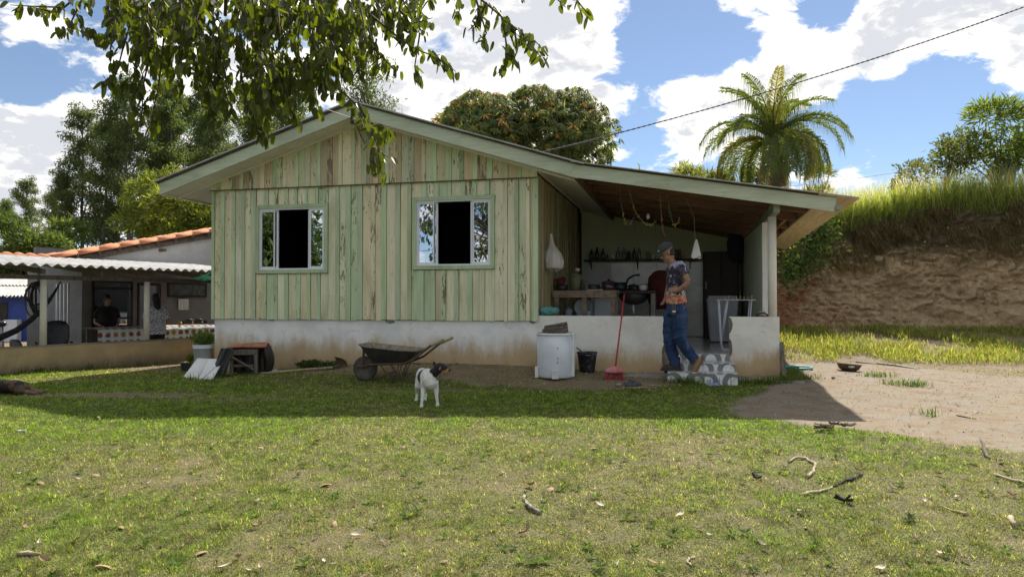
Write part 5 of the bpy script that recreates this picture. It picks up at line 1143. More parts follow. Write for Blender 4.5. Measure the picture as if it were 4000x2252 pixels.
stn([(1380, 50), (1450, 180), (1520, 250), (1550, 280)], 5.1, 5.); stn([(1450, 60), (1560, 150), (1620, 190), (1720, 230), (1780, 280)], 5., 4.8); stn([(1640, 130), (1620, 260), (1630, 330)], 5, 4.9, .7); stn([(1560, 40), (1620, 90), (1690, 70)], 5, 4.9); stn([(1690, 200), (1750, 270)], 4.9, 4.8)
stn([(1760, -40), (1800, 20), (1790, 60)], 4.8, 4.7); stn([(1820, -50), (1930, 40), (2010, 110), (2090, 160), (2140, 220)], 4.8, 4.6, 1.1); stn([(1900, 10), (1870, 80), (1830, 120)], 4.7, 4.7); stn([(1960, 70), (1980, 180), (1970, 260), (1940, 290)], 4.7, 4.6); stn([(2010, 110), (2020, 200), (2000, 250)], 4.7, 4.6); stn([(1860, 0), (1900, 130), (1880, 170)], 4.7, 4.6); stn([(2040, 130), (2110, 220)], 4.65, 4.6)
stn([(2130, -60), (2180, 0), (2210, 30)], 4.8, 4.8); stn([(2210, -60), (2260, 10), (2300, 60)], 4.8, 4.7); stn([(2020, -60), (2030, 0)], 4.8, 4.8); stn([(1660, -30), (1700, 30)], 4.9, 4.9)
rs = random.Random(5); poly = [(400, -60), (1660, -60), (1640, 20), (1560, 90), (1480, 170), (1300, 250), (1180, 320), (1020, 360), (860, 320), (760, 240), (650, 250), (560, 180), (470, 90)]
def inpoly(x, y):
    c = False
    for i in range(len(poly)):
        (x1, y1), (x2, y2) = poly[i], poly[i - 1]
        if (y1 > y) != (y2 > y) and x < (x2 - x1) * (y - y1) / (y2 - y1) + x1: c = not c
    return c
cnt = 0
while cnt < 300:
    x, y = rs.uniform(400, 1660), -70 + 460 * rs.random() ** 1.5
    if not inpoly(x, y) or fbm(np.array([x / 190.]), np.array([y / 150.]), 91, 2)[0] < .38: continue
    Y = rs.uniform(4.6, 6.3); dx = rs.uniform(-30, 70); stn([(x, y), (x + dx * .5, y + 45), (x + dx, y + rs.uniform(80, 130))], Y, Y - .1); cnt += 1
tw = MB(); LP = []
for (pts, Y0, Y1, dens_) in strands:
    W3 = [at(x, y, Y0 + (Y1 - Y0) * k / (len(pts) - 1)) for k, (x, y) in enumerate(pts)]
    tw.tube([p - TO for p in W3], [.0085 - .006 * k / (len(W3) - 1) for k in range(len(W3))], 4, False)
    ln = sum((W3[k + 1] - W3[k]).length for k in range(len(W3) - 1)); n = max(5, int(ln / .024 * dens_))
    for k in range(n):
        q = (k + rs.random()) / n * (len(W3) - 1); i = min(int(q), len(W3) - 2); p = W3[i].lerp(W3[i + 1], q - i)
        LP.append((p + Vector((rs.gauss(0, .022), rs.gauss(0, .03), rs.gauss(0, .012))), rs.uniform(.062, .098) * (1 if rs.random() < .85 else .6)))
for k in range(150):
    c = TO + Vector((rs.gauss(-1.4, 1.3), rs.gauss(-.5, 1.1), rs.uniform(2.6, 5.2)))
    if c.x > -.70 * c.y - .5: continue
    e = c + Vector((rs.uniform(-.3, .3), rs.uniform(-.3, .3), -rs.uniform(.3, .55))); tw.tube([c - TO, e - TO], [.006, .003], 4, False); tw.tube([Vector((.3, .3, 2.5)), c - TO], [.02, .006], 4, False)
    for j in range(22): LP.append((c.lerp(e, rs.random()) + Vector((rs.gauss(0, .10), rs.gauss(0, .10), rs.gauss(0, .06))), rs.uniform(.10, .15)))
tw.build('twigs', MT['twig'], tree)['kind'] = 'stuff'
def leaf_rot(): return Matrix.Rotation(rs.uniform(0, 6.283), 3, 'Z') @ Matrix.Rotation(rs.gauss(.25, .32), 3, 'X') @ Matrix.Rotation(rs.gauss(0, .28), 3, 'Y')
cols = np.array([(.058, .078, .016), (.072, .092, .018), (.042, .058, .013), (.085, .105, .02), (.062, .080, .016)])
order = [i for i in sorted(range(len(LP)), key=lambda i: LP[i][0].y) if LP[i][0].y > 3.5 and LP[i][0].x > -.72 * LP[i][0].y]; pick = set(order[::max(1, len(order) // 300)][:298])
Vs, Fs, Cs = [], [], []; crown = None
tris = [tuple(f[:3]) for f in LF] + [(f[0], f[2], f[3]) for f in LF if len(f) == 4]; tri_a = np.array(tris)
big = []
for i, (p, L) in enumerate(LP):
    Rm = leaf_rot()
    if i in pick: big.append((p, L, Rm)); continue
    Vs.append((LV * L) @ np.array(Rm).T + np.array(tuple(p - TO))); Fs.append(tri_a + len(Fs) * len(LV)); Cs.append(np.tile(cols[rs.randrange(5)] * rs.uniform(.75, 1.25), (len(LV), 1)))
crown = link('crown', np_mesh('crown', np.vstack(Vs), np.vstack(Fs), LEAF_FG, np.vstack(Cs)), tree)
lms = [np_mesh('leaf', LV, tri_a, LEAF_FG, np.tile(c, (len(LV), 1))) for c in cols]
for p, L, Rm in big:
    o = bpy.data.objects.new('leaf', rs.choice(lms)); COL.objects.link(o); o.parent = crown; o.location = p - TO; o.rotation_euler = Rm.to_euler(); o.scale = (L, L, L)
# ------------------------------------------------------------------ things in the porch
def onv(px, py, v):
    d = ray(px, py); n = np.array([EV[0], EV[1], 0]); c = np.array([0, 0, CZ]); o = np.array([HO[0], HO[1], 0]); t_ = (v - (c - o) @ n) / (d @ n); p = c + d * t_
    return float((p[:2] - HO) @ EU), float(p[2])
def ht(name, label, cat, px, v, z, group=None, py=1200, rz=0.):
    u, _ = onv(px, py, v); return thing(name, label, cat, hw(u, v, z), -HA + rz, group)
FZ = .4215
sh_ = thing('wall_shelf', 'long dark shelf of bottles above the porch wall tiles', 'shelf', hw(0, 0, 0), -HA)
MB().box(.06, 2.5, 4.72, 4.98, 2.035, 2.065).build('board', MT['darkwood'], sh_)
for uu in (.2, 1.2, 2.3): MB().prism([(uu, 4.98, 2.034), (uu, 4.78, 2.034), (uu, 4.98, 1.86)], (-.01, 0, 0), (.01, 0, 0)).build('bracket', MT['darkwood'], sh_)
SHZ = 2.066
def bottle(name, label, px, h, r_, mat, capm, v=4.85, z=SHZ, group='bottles on the porch shelf', cat='bottle'):
    b = ht(name, label, cat, px, v, z, group); mb = MB(); mb.lathe([(r_ * .9, 0), (r_, .01), (r_, h * .55), (r_ * .85, h * .66), (r_ * .38, h * .8), (r_ * .34, h * .93), (.001, h * .93)], n=14); mb.build('body', mat, b)
    mb = MB(); mb.lathe([(r_ * .40, h * .91), (r_ * .40, h), (.001, h)], n=12); mb.build('cap', capm, b); return b
BT = [(2312, .24, .04, 'plum_bottle', 'red', 'red capped plum bottle at the left shelf end'), (2333, .27, .048, 'plum_bottle', 'black', 'tall dark plum bottle second on the shelf'), (2356, .25, .045, 'glass_bottle', 'black', 'dark green bottle third on the shelf'), (2373, .13, .026, 'plum_bottle', 'red', 'small dark bottle beside the white shelf cup'),
      (2415, .26, .04, 'clear_bottle', 'blue', 'clear bottle right of the white shelf cup'), (2438, .265, .042, 'clear_bottle', 'greenpl', 'clear bottle with green cap in the middle of the shelf'), (2457, .22, .04, 'black', 'whitepl', 'black jar with pale label in the middle of the shelf'), (2478, .26, .034, 'plum_bottle', 'red', 'slim plum bottle right of the black jar'), (2498, .27, .038, 'clear_bottle', 'whitepl', 'clear bottle with pale cap, last of the tall ones')]
for px, h, r_, a, b, lb in BT: bottle('bottle', lb, px, h, r_, MT[a], MT[b])
mb = MB(); mb.lathe([(.04, 0), (.05, .10), (.044, .10), (.035, .008), (.001, .008)], n=14); tag(mb.build('cup', MT['white_cer'], None, loc=hw(onv(2395, 1200, 4.85)[0], 4.85, SHZ)), 'white cup standing among the shelf bottles', 'cup')
for px, w_, h, mt, lb in ((2530, .07, .16, 'yellow_box', 'yellow packet on the shelf left of the man'), (2553, .06, .11, 'whitepl', 'small white box on the shelf behind the cap brim'), (2645, .17, .20, 'bench', 'brown picture box on the shelf behind the man'), (2690, .20, .10, 'creampl', 'low cream box at the right end of the shelf')):
    u, _ = onv(px, 1000, 4.85); o = MB().cbox(-w_ / 2, w_ / 2, -.04, .04, 0, h, .006).build('packet', MT[mt], None, loc=hw(u, 4.85, SHZ), rot=(0, 0, -HA)); tag(o, lb, 'box', 'packets on the porch shelf')
# work bench
bn = thing('work_bench', 'rough wooden bench under the hanging white bag', 'bench', hw(0, 0, 0), -HA)
bu0, bz = onv(2160, 1133, 1.0); bu1 = onv(2408, 1133, 1.0)[0]
for k in range(3): MB().box(bu0, bu1, 1.0 + .2 * k, 1.195 + .2 * k, bz - .05, bz, j=.004).build('plank', MT['bench'], bn)
MB().box(bu0, bu1, .985, .998, bz - .12, bz - .015).build('apron', MT['bench'], bn)
for a in (bu0 + .06, bu1 - .06, bu0 + .52):
    for b in (1.04, 1.54): MB().box(a - .035, a + .035, b - .035, b + .035, FZ, bz - .052).build('leg', MT['bench'], bn)
bt = bz + .003
def pot(name, label, px, v, z, r_, h, mat, handle=None, cat='pot', lid=False, n=18, flare=1.1):
    p_ = ht(name, label, cat, px, v, z); mb = MB(); mb.lathe([(r_ * .9, 0), (r_, h * .1), (r_ * flare, h), (r_ * flare - .006, h), (r_ - .008, h * .12), (.001, .012)], n=n); mb.build('body', mat, p_)
    if handle: mb = MB(); mb.tube([(r_ * flare * math.cos(a), 0, h + r_ * .9 * math.sin(a) * handle) for a in np.linspace(0, math.pi, 10)], .006, 6); mb.build('handle', MT['metal_dk'], p_)
    if lid: mb = MB(); mb.lathe([(r_ * flare + .006, h), (r_ * flare + .006, h + .015), (r_ * .4, h + .04), (.02, h + .045), (.02, h + .07), (.001, h + .07)], n=n); mb.build('lid', mat, p_)
    return p_
pot('bucket', 'cream lidded bucket with a wire handle on the bench', 2250, 1.25, bt, .095, .24, M('olive_bucket', (.17, .17, .10), (.11, .11, .07), 5, .5), .0, 'bucket', True).children[0]
bb = ht('tub', 'small pale yellow tub on top of the bench bucket', 'tub', 2256, 1.25, bt + .312); mb = MB(); mb.lathe([(.035, 0), (.045, .055), (.001, .055)], n=14); mb.build('body', MT['creampl'], bb)
pot('basin', 'dark basin of odds and ends at the bench left end', 2195, 1.2, bt, .10, .09, MT['black'], None, 'basin')
mb = MB(); mb.ell((0, 0, .07), (.07, .06, .075)); mb.ell((.04, .02, .11), (.05, .05, .05)); tag(mb.build('cloth_wad', MT['darkred'], None, loc=hw(onv(2190, 1100, 1.22)[0], 1.22, bt + .07)), 'wad of dark red cloth heaped in the bench basin', 'cloth')
bottle('sauce_bottle', 'amber bottle at the bench corner under the white bag', 2172, .20, .03, MT['yellow_box'], MT['red'], 1.3, bt, None)
pot('saucepan', 'small dark saucepan on the bench near the bucket', 2318, 1.2, bt, .08, .09, MT['black'], None, 'saucepan')
mb = MB(); mb.lathe([(.03, 0), (.045, .02), (.03, .12), (.045, .14), (.03, .17), (.001, .17)], n=10); tag(mb.build('grinder', MT['metal_dk'], None, loc=hw(onv(2275, 1100, 1.05)[0], 1.04, bt)), 'iron hand grinder clamped to the bench front', 'grinder')
mb = MB(); mb.lathe([(.032, 0), (.034, .08), (.028, .10), (.001, .10)], n=12); tag(mb.build('jar', MT['glass_bottle'], None, loc=hw(onv(2345, 1100, 1.3)[0], 1.3, bt)), 'small dark jar right of the saucepan', 'jar')
pot('cooking_pot', 'lidded dark cooking pot at the bench right end', 2378, 1.35, bt, .10, .12, MT['plum_bottle'], None, 'pot', True)
mb = MB(); mb.box(-.12, .12, -.04, .04, 0, .008); tag(mb.build('folded_paper', MT['whitecloth'], None, loc=hw(onv(2325, 1100, 1.06)[0], 1.06, bt), rot=(0, 0, -HA)), 'folded white paper on the bench front edge', 'paper')
# below the bench
gc = ht('gas_bottle', 'small grey gas bottle with a collar under the bench', 'gas bottle', 2222, 1.25, FZ); mb = MB(); mb.lathe([(.09, 0), (.12, .05), (.125, .40), (.10, .49), (.05, .53), (.001, .53)], n=18); mb.build('tank', MT['greycyl'], gc); mb = MB(); mb.lathe([(.06, .52), (.065, .62), (.058, .62), (.055, .52)], n=14, cap=False); mb.lathe([(.02, .53), (.02, .66), (.001, .66)], n=8); mb.build('collar', MT['greycyl'], gc)
pot('glass_jar', 'big clear jar between gas bottle and grey bin', 2262, 1.35, FZ, .10, .50, MT['clear_bottle'], None, 'jar', True, flare=.9)
bn2 = ht('plastic_bin', 'dark grey square bin under the bench', 'bin', 2283, 1.15, FZ); mb = MB(); mb.loft([[Vector((a * s_, b * s_, z)) for a, b in ((-.11, -.1), (.11, -.1), (.11, .1), (-.11, .1))] for s_, z in ((.85, 0), (1, .55), (1.08, .56), (1.08, .59))], smooth=False); mb.build('body', MT['greycyl'], bn2)
mb = MB(); mb.lathe([(.10, 0), (.14, .05), (.15, .10), (.14, .10), (.09, .012), (.001, .012)], (0, 0, 0), 20, Matrix.Rotation(R(70), 3, 'X')); tag(mb.build('basin', MT['greycab'], None, loc=hw(onv(2280, 1170, 1.38)[0], 1.38, bz - .31), rot=(0, 0, -HA)), 'white oval basin leaning upright behind the grey bin', 'basin')
cb = ht('cabinet', 'pale grey cabinet panel below the bench right end', 'cabinet', 2362, 1.65, FZ); MB().cbox(-.16, .18, -.2, .2, 0, bz - FZ - .08, .008).build('body', MT['greycab'], cb); MB().box(-.15, .17, -.206, -.202, .03, bz - FZ - .12).build('door', MT['greycab'], cb)
# sink block with pots and a tall black tap
sk = ht('sink_counter', 'dark tiled sink counter in the middle of the porch', 'counter', 2475, 2.6, FZ); sz = onv(2475, 1135, 2.6)[1] - FZ
MB().box(-.40, .42, -.25, .25, sz - .05, sz).build('counter_top', MT['darkwood'], sk); MB().box(-.38, -.30, -.22, .22, 0, sz - .05).build('side', MT['conc'], sk); MB().box(.32, .40, -.22, .22, 0, sz - .05).build('side', MT['conc'], sk)
mb = MB(); mb.ell((0, -.05, sz - .10), (.27, .18, .16)); mb.build('bowl', MT['metal_dk'], sk); MB().lathe([(.02, sz - .42), (.02, sz - .25)], (0, -.05, 0), 8).build('drain', MT['whitepl'], sk)
mb = MB(); mb.tube([(-.16, .05, sz), (-.15, .05, sz + .10), (-.10, .03, sz + .22), (.0, .0, sz + .28), (.11, -.02, sz + .29)], [.022, .022, .02, .02, .024], 9); mb.tube([(-.08, .05, sz), (-.06, .03, sz + .10), (.02, .0, sz + .12)], .016, 7); mb.build('tap', MT['black'], sk)
for i, (dx, r_, h, lb) in enumerate(((-.24, .13, .15, 'large black pot stacked left on the sink counter'), (.02, .11, .10, 'black pan beside the tap on the sink counter'), (.22, .10, .12, 'small black pot at the right of the sink counter'))):
    p0 = hw(onv(2475, 1200, 2.6)[0] + dx, 2.5 + .06 * i, FZ + sz + .002); q = thing('cooking_pot', lb, 'pot', p0, -HA); mb = MB(); mb.lathe([(r_ * .85, 0), (r_, h * .2), (r_, h), (r_ - .008, h), (.001, h * .5)], n=18); mb.build('body', MT['black'], q); mb = MB(); mb.tube([(-r_, 0, h * .8), (-r_ - .05, 0, h * .82), (-r_ - .13, -.02, h * .9)], .011, 6); mb.build('handle', MT['black'], q)
mb = MB(); mb.lathe([(.05, 0), (.075, .03), (.08, .09), (.07, .10), (.001, .11)], n=14); tag(mb.build('bowl', MT['white_cer'], None, loc=hw(onv(2512, 1200, 2.4)[0], 2.41, FZ + sz + .002)), 'dull white bowl upturned at the counter edge', 'bowl')
tag(MB().cbox(-.06, .06, -.05, .05, 0, .09, .008).build('box', MT['darkred'], None, loc=hw(onv(2488, 1200, 2.6)[0] + .02, 2.72, FZ + sz + .16), rot=(0, 0, -HA)), 'small brown box on top of the stacked pots', 'box') if False else None
# chair with a dark red coat behind the man
ch = ht('kitchen_chair', 'wooden chair hung with clothes behind the man', 'chair', 2582, 2.9, FZ)
for a in (-.2, .2):
    MB().box(a - .02, a + .02, .18, .22, 0, 1.1).build('back_post', MT['darkwood'], ch); MB().box(a - .02, a + .02, -.2, -.16, 0, .45).build('leg', MT['darkwood'], ch)
MB().box(-.22, .22, -.22, .22, .45, .48).build('seat', MT['darkwood'], ch); MB().box(-.18, .18, .19, .21, .7, 1.05).build('backrest', MT['darkwood'], ch)
mb = MB(); mb.loft([[Vector((w_ * math.cos(a), d_ * math.sin(a) + .12, z)) for a in np.linspace(0, 6.283, 14, endpoint=False)] for (w_, d_, z) in ((.18, .10, .60), (.24, .12, .75), (.25, .12, 1.05), (.23, .10, 1.2), (.14, .07, 1.3), (.06, .05, 1.33))]); tag(mb.build('coat', MT['darkred'], None, loc=ch.location, rot=(0, 0, -HA)), 'dark red coat draped over the chair behind the man', 'coat')
mb = MB(); mb.loft([[Vector((w_ * (1 + .1 * math.sin(a * 3)) * math.cos(a), d_ * math.sin(a) - .05, z)) for a in np.linspace(0, 6.283, 16, endpoint=False)] for (w_, d_, z) in ((.16, .14, .02), (.2, .2, .2), (.19, .2, .40), (.15, .18, .44))]); 
# cupboard, cabinet, rack
wr = ht('cupboard', 'tall dark wooden cupboard in the back right porch corner', 'cupboard', 2815, 4.5, FZ); MB().cbox(-.34, .34, -.25, .28, 0, 1.75, .01).build('body', MT['darkwood'], wr)
for a in (-.17, .17): MB().cbox(a - .16, a + .16, -.272, -.253, .05, 1.70, .008).build('door', MT['darkwood'], wr)
MB().box(-.30, -.29, -.30, -.272, 1.0, 1.14).build('handle', MT['whitemetal'], wr)
mb = MB(); mb.loft([[Vector((w_ * math.cos(a), d_ * math.sin(a), z)) for a in np.linspace(0, 6.283, 12, endpoint=False)] for (w_, d_, z) in ((.10, .08, 0), (.17, .1, .15), (.18, .1, .4), (.12, .08, .58), (.05, .05, .68))]); tag(mb.build('jacket', M('navy_jacket', (.022, .023, .035), (.035, .035, .05), 8, .9), None, loc=hw(3.18, 4.2, 1.95)), 'dark jacket hanging high in the right porch corner', 'jacket')
tag(MB().cbox(-.04, .04, -.03, .03, 0, .03, .004).build('box', MT['whitepl'], None, loc=hw(onv(2790, 1000, 4.4)[0], 4.4, FZ + 1.753), rot=(0, 0, -HA)), 'small white box on top of the dark cupboard', 'box')
wm = ht('washing_tub', 'grey white washing tub beside the drying rack', 'washing machine', 2822, 3.0, FZ); wz = onv(2822, 1165, 3.0)[1] - FZ
mb = MB(); mb.loft([[Vector((a * s_, b * s_, z)) for a, b in ((-.27, -.24), (-.24, -.27), (.24, -.27), (.27, -.24), (.27, .24), (.24, .27), (-.24, .27), (-.27, .24))] for s_, z in ((.84, .03), (.86, .10), (.97, .6), (1, wz - .06), (1.03, wz - .05), (1.03, wz))], smooth=False); mb.build('body', MT['greycab'], wm); MB().box(-.2, .2, -.2, .2, 0, .03).build('foot', MT['black'], wm); mb = MB(); mb.box(-.24, .24, .12, .25, wz, wz + .05); mb.build('control_panel', MT['greycab'], wm)
rk = ht('drying_rack', 'white tube drying rack with clothes pegs by the porch wall', 'drying rack', 2873, .75, FZ); rz_ = onv(2873, 1171, .75)[1] - FZ
for k in range(5): mb = MB(); mb.tube([(-.27, -.2 + .1 * k, rz_), (.27, -.2 + .1 * k, rz_)], .006, 6); mb.build('rail', MT['whitemetal'], rk)
for a in (-.27, .27): mb = MB(); mb.tube([(a, -.22, rz_), (a, .22, rz_)], .009, 6); mb.build('side_rail', MT['whitemetal'], rk)
for y in (-.18, .14):
    mb = MB(); mb.tube([(-.25, y, rz_), (-.21, y + .02, .10), (-.19, y + .02, .02), (-.08, y + .02, .012), (.15, y + .02, .012)], .011, 7); mb.build('leg', MT['whitemetal'], rk); mb = MB(); mb.tube([(-.12, y, rz_), (-.21, y + .03, .14)], .009, 6); mb.tube([(.22, y, rz_), (.15, y, .012)], .010, 6); mb.build('leg', MT['whitemetal'], rk)
for k in range(9): mb = MB(); x = -.22 + .055 * k; mb.box(x - .006, x + .006, -.21, -.19, rz_ + .006, rz_ + .05 + .01 * (k % 3)); mb.build('peg', MT['palewood'], rk)
# hanging strings, bulb, cloth
STR = [((2420, 742), [(2427, 800), (2437, 850), (2446, 880), (2460, 878), (2476, 850)], .35), ((2460, 750), [(2472, 800), (2484, 830), (2498, 850), (2520, 875), (2545, 880), (2562, 862)], .3), ((2578, 770), [(2582, 820), (2586, 870), (2592, 910), (2598, 918)], .3), ((2607, 770), [(2615, 820), (2622, 850), (2634, 885), (2650, 868), (2655, 850)], .35), ((2682, 785), [(2700, 820), (2712, 855), (2714, 940)], .4), ((2565, 840), [(2562, 870), (2560, 905)], 1.4), ((2480, 850), [(2478, 890), (2476, 915)], 1.3), ((2655, 860), [(2662, 900), (2672, 912)], 1.3)]
SC = [M('bead_' + n_, c, None, 9, .6, .1) for n_, c in (('yellow', (.34, .25, .06)), ('red', (.30, .06, .06)), ('green', (.08, .18, .08)), ('blue', (.05, .07, .2)), ('pale', (.35, .29, .23)))]
SLB = ['leftmost string of blue and yellow beads under the porch roof', 'long yellow bead string hanging in a loop', 'string of red and yellow beads hanging straight', 'short looped bead string with a green cross', 'plain cord holding up the white cloth', 'thin dark cord farther inside above the man', 'thin dark cord farther inside at the left', 'thin dark cord farther inside, right of the bead strings']
for i, (a, pts, v) in enumerate(STR):
    def w3(q): u, z = onv(q[0], q[1], v); return hw(u, v, z)
    u0_, _ = onv(a[0], a[1], v); top = hw(u0_, v, zlean(u0_, v) - .10); P = [top, w3(a)] + [w3(q) for q in pts]; root = thing('hanging_string', SLB[i], 'string', top, 0); P = [p - top for p in P]
    mb = MB(); mb.tube(P, .0035, 5); mb.build('cord', SC[4] if i < 5 else MT['wire'], root)
    if i < 4:
        rr_ = random.Random(i)
        for k in range(1, len(P) - 1):
            for f in (.25, .75):
                p = P[k].lerp(P[k + 1], f); mb = MB(); e = .022 + .012 * rr_.random(); a_ = rr_.uniform(0, 3)
                mb.bar(p - Vector((e * math.cos(a_), 0, e * math.sin(a_))), p + Vector((e * math.cos(a_), 0, e * math.sin(a_))), .007, .007); mb.bar(p - (P[k + 1] - P[k]).normalized() * .02, p + (P[k + 1] - P[k]).normalized() * .02, .010, .010)
                mb.build('bead', SC[(0, 0, 1, 2)[rr_.randrange(4)] if i != 0 else (0, 3)[rr_.randrange(2)]], root)
u, z = onv(2531, 842, 1.5); bl = thing('light_bulb', 'bare white light bulb hanging under the porch roof', 'light bulb', hw(u, 1.5, z), 0); mb = MB(); mb.lathe([(.001, -.06), (.025, -.05), (.034, -.02), (.026, .015), (.016, .035), (.001, .036)], n=14); mb.build('globe', MT['bulb'], bl); mb = MB(); mb.lathe([(.018, .03), (.02, .08), (.001, .08)], n=10); mb.tube([(0, 0, .08), (0, 0, zlean(u, 1.5) - z)], .004, 5); mb.build('socket', MT['black'], bl)
u, z = onv(2720, 935, .42); mb = MB()
def cloth(i, j):
    w_ = .010 + .062 * j ** .8; a = i * 6.283; return Vector((w_ * math.cos(a) * (1 + .15 * math.sin(5 * a)), w_ * .45 * math.sin(a) * (1 + .3 * math.sin(4 * a + 1)), -.27 * j - .02 * math.sin(a * 2) * j))
mb.grid(cloth, 30, 12); tag(mb.build('hanging_cloth', MT['whitecloth'], None, loc=hw(u, .42, z)), 'white cloth bunched on a cord above the cupboard', 'cloth')
# plastic bags
u, z = onv(2137, 912, .62); mb = MB(); rr_ = random.Random(3)
def bag(i, j):
    a = i * 6.283; q = j; w_ = 1.25 * np.interp(q, [0, .12, .27, .34, .5, .72, .9, 1], [.012, .02, .03, .045, .10, .135, .125, .02]); d_ = w_ * .75; fold = 1 + .10 * math.sin(a * 9 + q * 3) * (1 - q * .5) + .05 * math.sin(a * 17)
    return Vector((w_ * math.cos(a) * fold + .045 * q, d_ * math.sin(a) * fold, -.62 * q + (.05 * math.sin(a) ** 2 if q > .95 else 0)))
mb.grid(bag, 44, 26); tag(mb.build('plastic_bag', MT['offbag'], None, loc=hw(.10, .62, z), rot=(0, 0, -HA)), 'stuffed white plastic bag hanging on the side wall', 'bag')
mb = MB(); rr2 = np.random.default_rng(4)
def bag2(i, j):
    a = i * 6.283; ph = j * math.pi; r_ = 1 + .14 * math.sin(a * 5 + ph * 4) + .10 * math.sin(a * 9 - ph * 7); return Vector((.145 * math.sin(ph) * math.cos(a) * r_, .09 * math.sin(ph) * math.sin(a) * r_, .07 - .07 * math.cos(ph) * (1 + .2 * math.sin(a * 4)) * -1 if False else .068 + .068 * -math.cos(ph) * (1 + .12 * math.sin(a * 4) * math.sin(ph))))
mb.grid(bag2, 36, 18); mb.tube([(.10, 0, .10), (.15, -.02, .12), (.17, 0, .09), (.13, .02, .08)], .008, 6); u, _ = onv(2142, 1215, .10); tag(mb.build('plastic_bag', MT['teal'], None, loc=hw(u, .10, .958), rot=(0, 0, -HA)), 'crumpled teal plastic bag on the low porch wall', 'bag')
tl = ht('hand_saw', 'black curved tool lying on the right porch wall', 'tool', 2985, .10, .958); mb = MB(); mb.tube([(-.12, 0, .01), (-.06, 0, .05), (0, 0, .055), (.05, 0, .02)], .012, 7); mb.box(-.16, .12, -.03, .03, 0, .014); mb.build('body', MT['black'], tl)
mb = MB(); mb.lathe([(.04, 0), (.05, .07), (.045, .07), (.001, .02)], n=14); tag(mb.build('tub', MT['creampl'], None, loc=hw(onv(2976, 1220, .5)[0], .5, .957)), 'small yellowish tub behind the black tool on the wall', 'tub')
# ------------------------------------------------------------------ things in front of the house
p = gp(2176, 1464); dr_ = thing('washtub_drum', 'upright dull white washtub drum against the porch wall', 'drum', (p.x, p.y + .27, gz(p.x, p.y + .2)), -HA)
mb = MB(); mb.lathe([(.25, 0), (.262, .03), (.265, .30), (.268, .61), (.258, .61), (.252, .05), (.001, .04)], n=36); mb.build('shell', MT['whitepl'], dr_)
mb = MB(); mb.cbox(.235, .275, -.09, -.06, .02, .63, .006); mb.build('flange', MT['white_cer'], dr_); mb = MB(); mb.lathe([(.268, .59), (.279, .595), (.279, .618), (.268, .62)], n=36, cap=False); mb.build('rim', MT['white_cer'], dr_)
for (a, z) in ((-1.30, .42), (-1.30, .28), (-1.31, .22)): mb = MB(); mb.ell((.268 * math.cos(a), .268 * math.sin(a), z), (.010, .006, .009), n=8, m=5); mb.build('rusty_lug', MT['rust'], dr_)
mb = MB(); 
for x in (.0, .028, .056, .084): mb.box(x, x + .008, -.30, -.285, .0, .11)
mb.box(0, .092, -.30, -.285, .10, .115); mb.box(0, .092, -.30, -.285, 0, .012); mb.box(.0, .09, -.285, -.27, .0, .11); mb.build('vent_grille', MT['white_cer'], dr_)
for x in (-.27,): mb = MB(); mb.cbox(x, x + .05, -.16, -.12, 0, .15, .006); mb.build('foot', MT['white_cer'], dr_)
sb = thing('slat_bundle', 'bundle of grey wooden slats sitting in the drum', 'wood slats', dr_.location + Vector((0, 0, .60)), -HA)
for k in range(6):
    for j in range(2):
        M4 = Matrix.Rotation(R(-9), 4, 'Y') @ Matrix.Translation((0, 0, 0)); mb = MB(); mb.box(-.20 + .015 * k, .19 - .01 * j, -.10 + .10 * j, -.06 + .10 * j, .004 + .024 * k, .024 + .024 * k, M4, .006); mb.build('slat', MT['oldwood'], sb)
for x in (-.12, .12):
    mb = MB(); M4 = Matrix.Rotation(R(-9), 4, 'Y'); mb.box(x, x + .025, -.11, .06, -.012, .005, M4); mb.build('cross_slat', MT['oldwood'], sb)
p = gp(2297, 1457); bk_ = thing('bucket', 'scuffed black bucket beside the washtub drum', 'bucket', (p.x, p.y + .12, gz(p.x, p.y + .1)), 0); mb = MB(); mb.lathe([(.105, 0), (.11, .02), (.142, .27), (.152, .275), (.152, .295), (.140, .295), (.10, .02), (.001, .015)], n=26); mb.build('shell', M('scuffed_black_plastic', (.018, .019, .022), (.16, .16, .16), 11, .5, .1, lo=.56, hi=.72), bk_); mb = MB(); mb.tube([(-.15, 0, .285), (-.11, -.10, .27), (0, -.15, .255), (.11, -.10, .27), (.15, 0, .285)], .004, 5); mb.build('handle', MT['steel'], bk_)
mb = MB(); mb.tube([(0, 0, 0), (.10, -.02, -.07), (.20, -.04, -.10), (.28, -.03, -.12)], .012, 7); tag(mb.build('hose_end', M('blue_grey_hose', (.13, .24, .31), (.10, .18, .24), 9, .5), None, loc=bk_.location + Vector((-.16, -.03, .36))), 'blue grey hose end dipping into the black bucket', 'hose')
# broom
pa = gp(2398, 1476); top = hw(*[onv(2440, 1148, .0)[0], -.03, onv(2440, 1148, .0)[1]]); br_ = thing('broom', 'red broom standing upright with its handle on the porch wall', 'broom', (pa.x, pa.y, gz(pa.x, pa.y)), -HA * .5); top = br_.matrix_basis.inverted() @ top if False else top
ax = (Vector((top.x - pa.x, top.y - pa.y, top.z - br_.location.z))); axl = Matrix.Rotation(HA * .5, 3, 'Z') @ ax
mb = MB(); mb.tube([axl * .135, axl * .5, axl], .0125, 8); mb.build('handle', MT['red'], br_)
mb = MB(); mb.loft([[Vector((w_ * math.cos(a), d_ * math.sin(a), z)) + axl * .0 for a in np.linspace(0, 6.283, 20, endpoint=False)] for (w_, d_, z) in ((.125, .03, .095), (.128, .032, .115), (.11, .03, .145), (.06, .026, .17), (.02, .02, .185))]); mb.build('head', MT['pink'], br_)
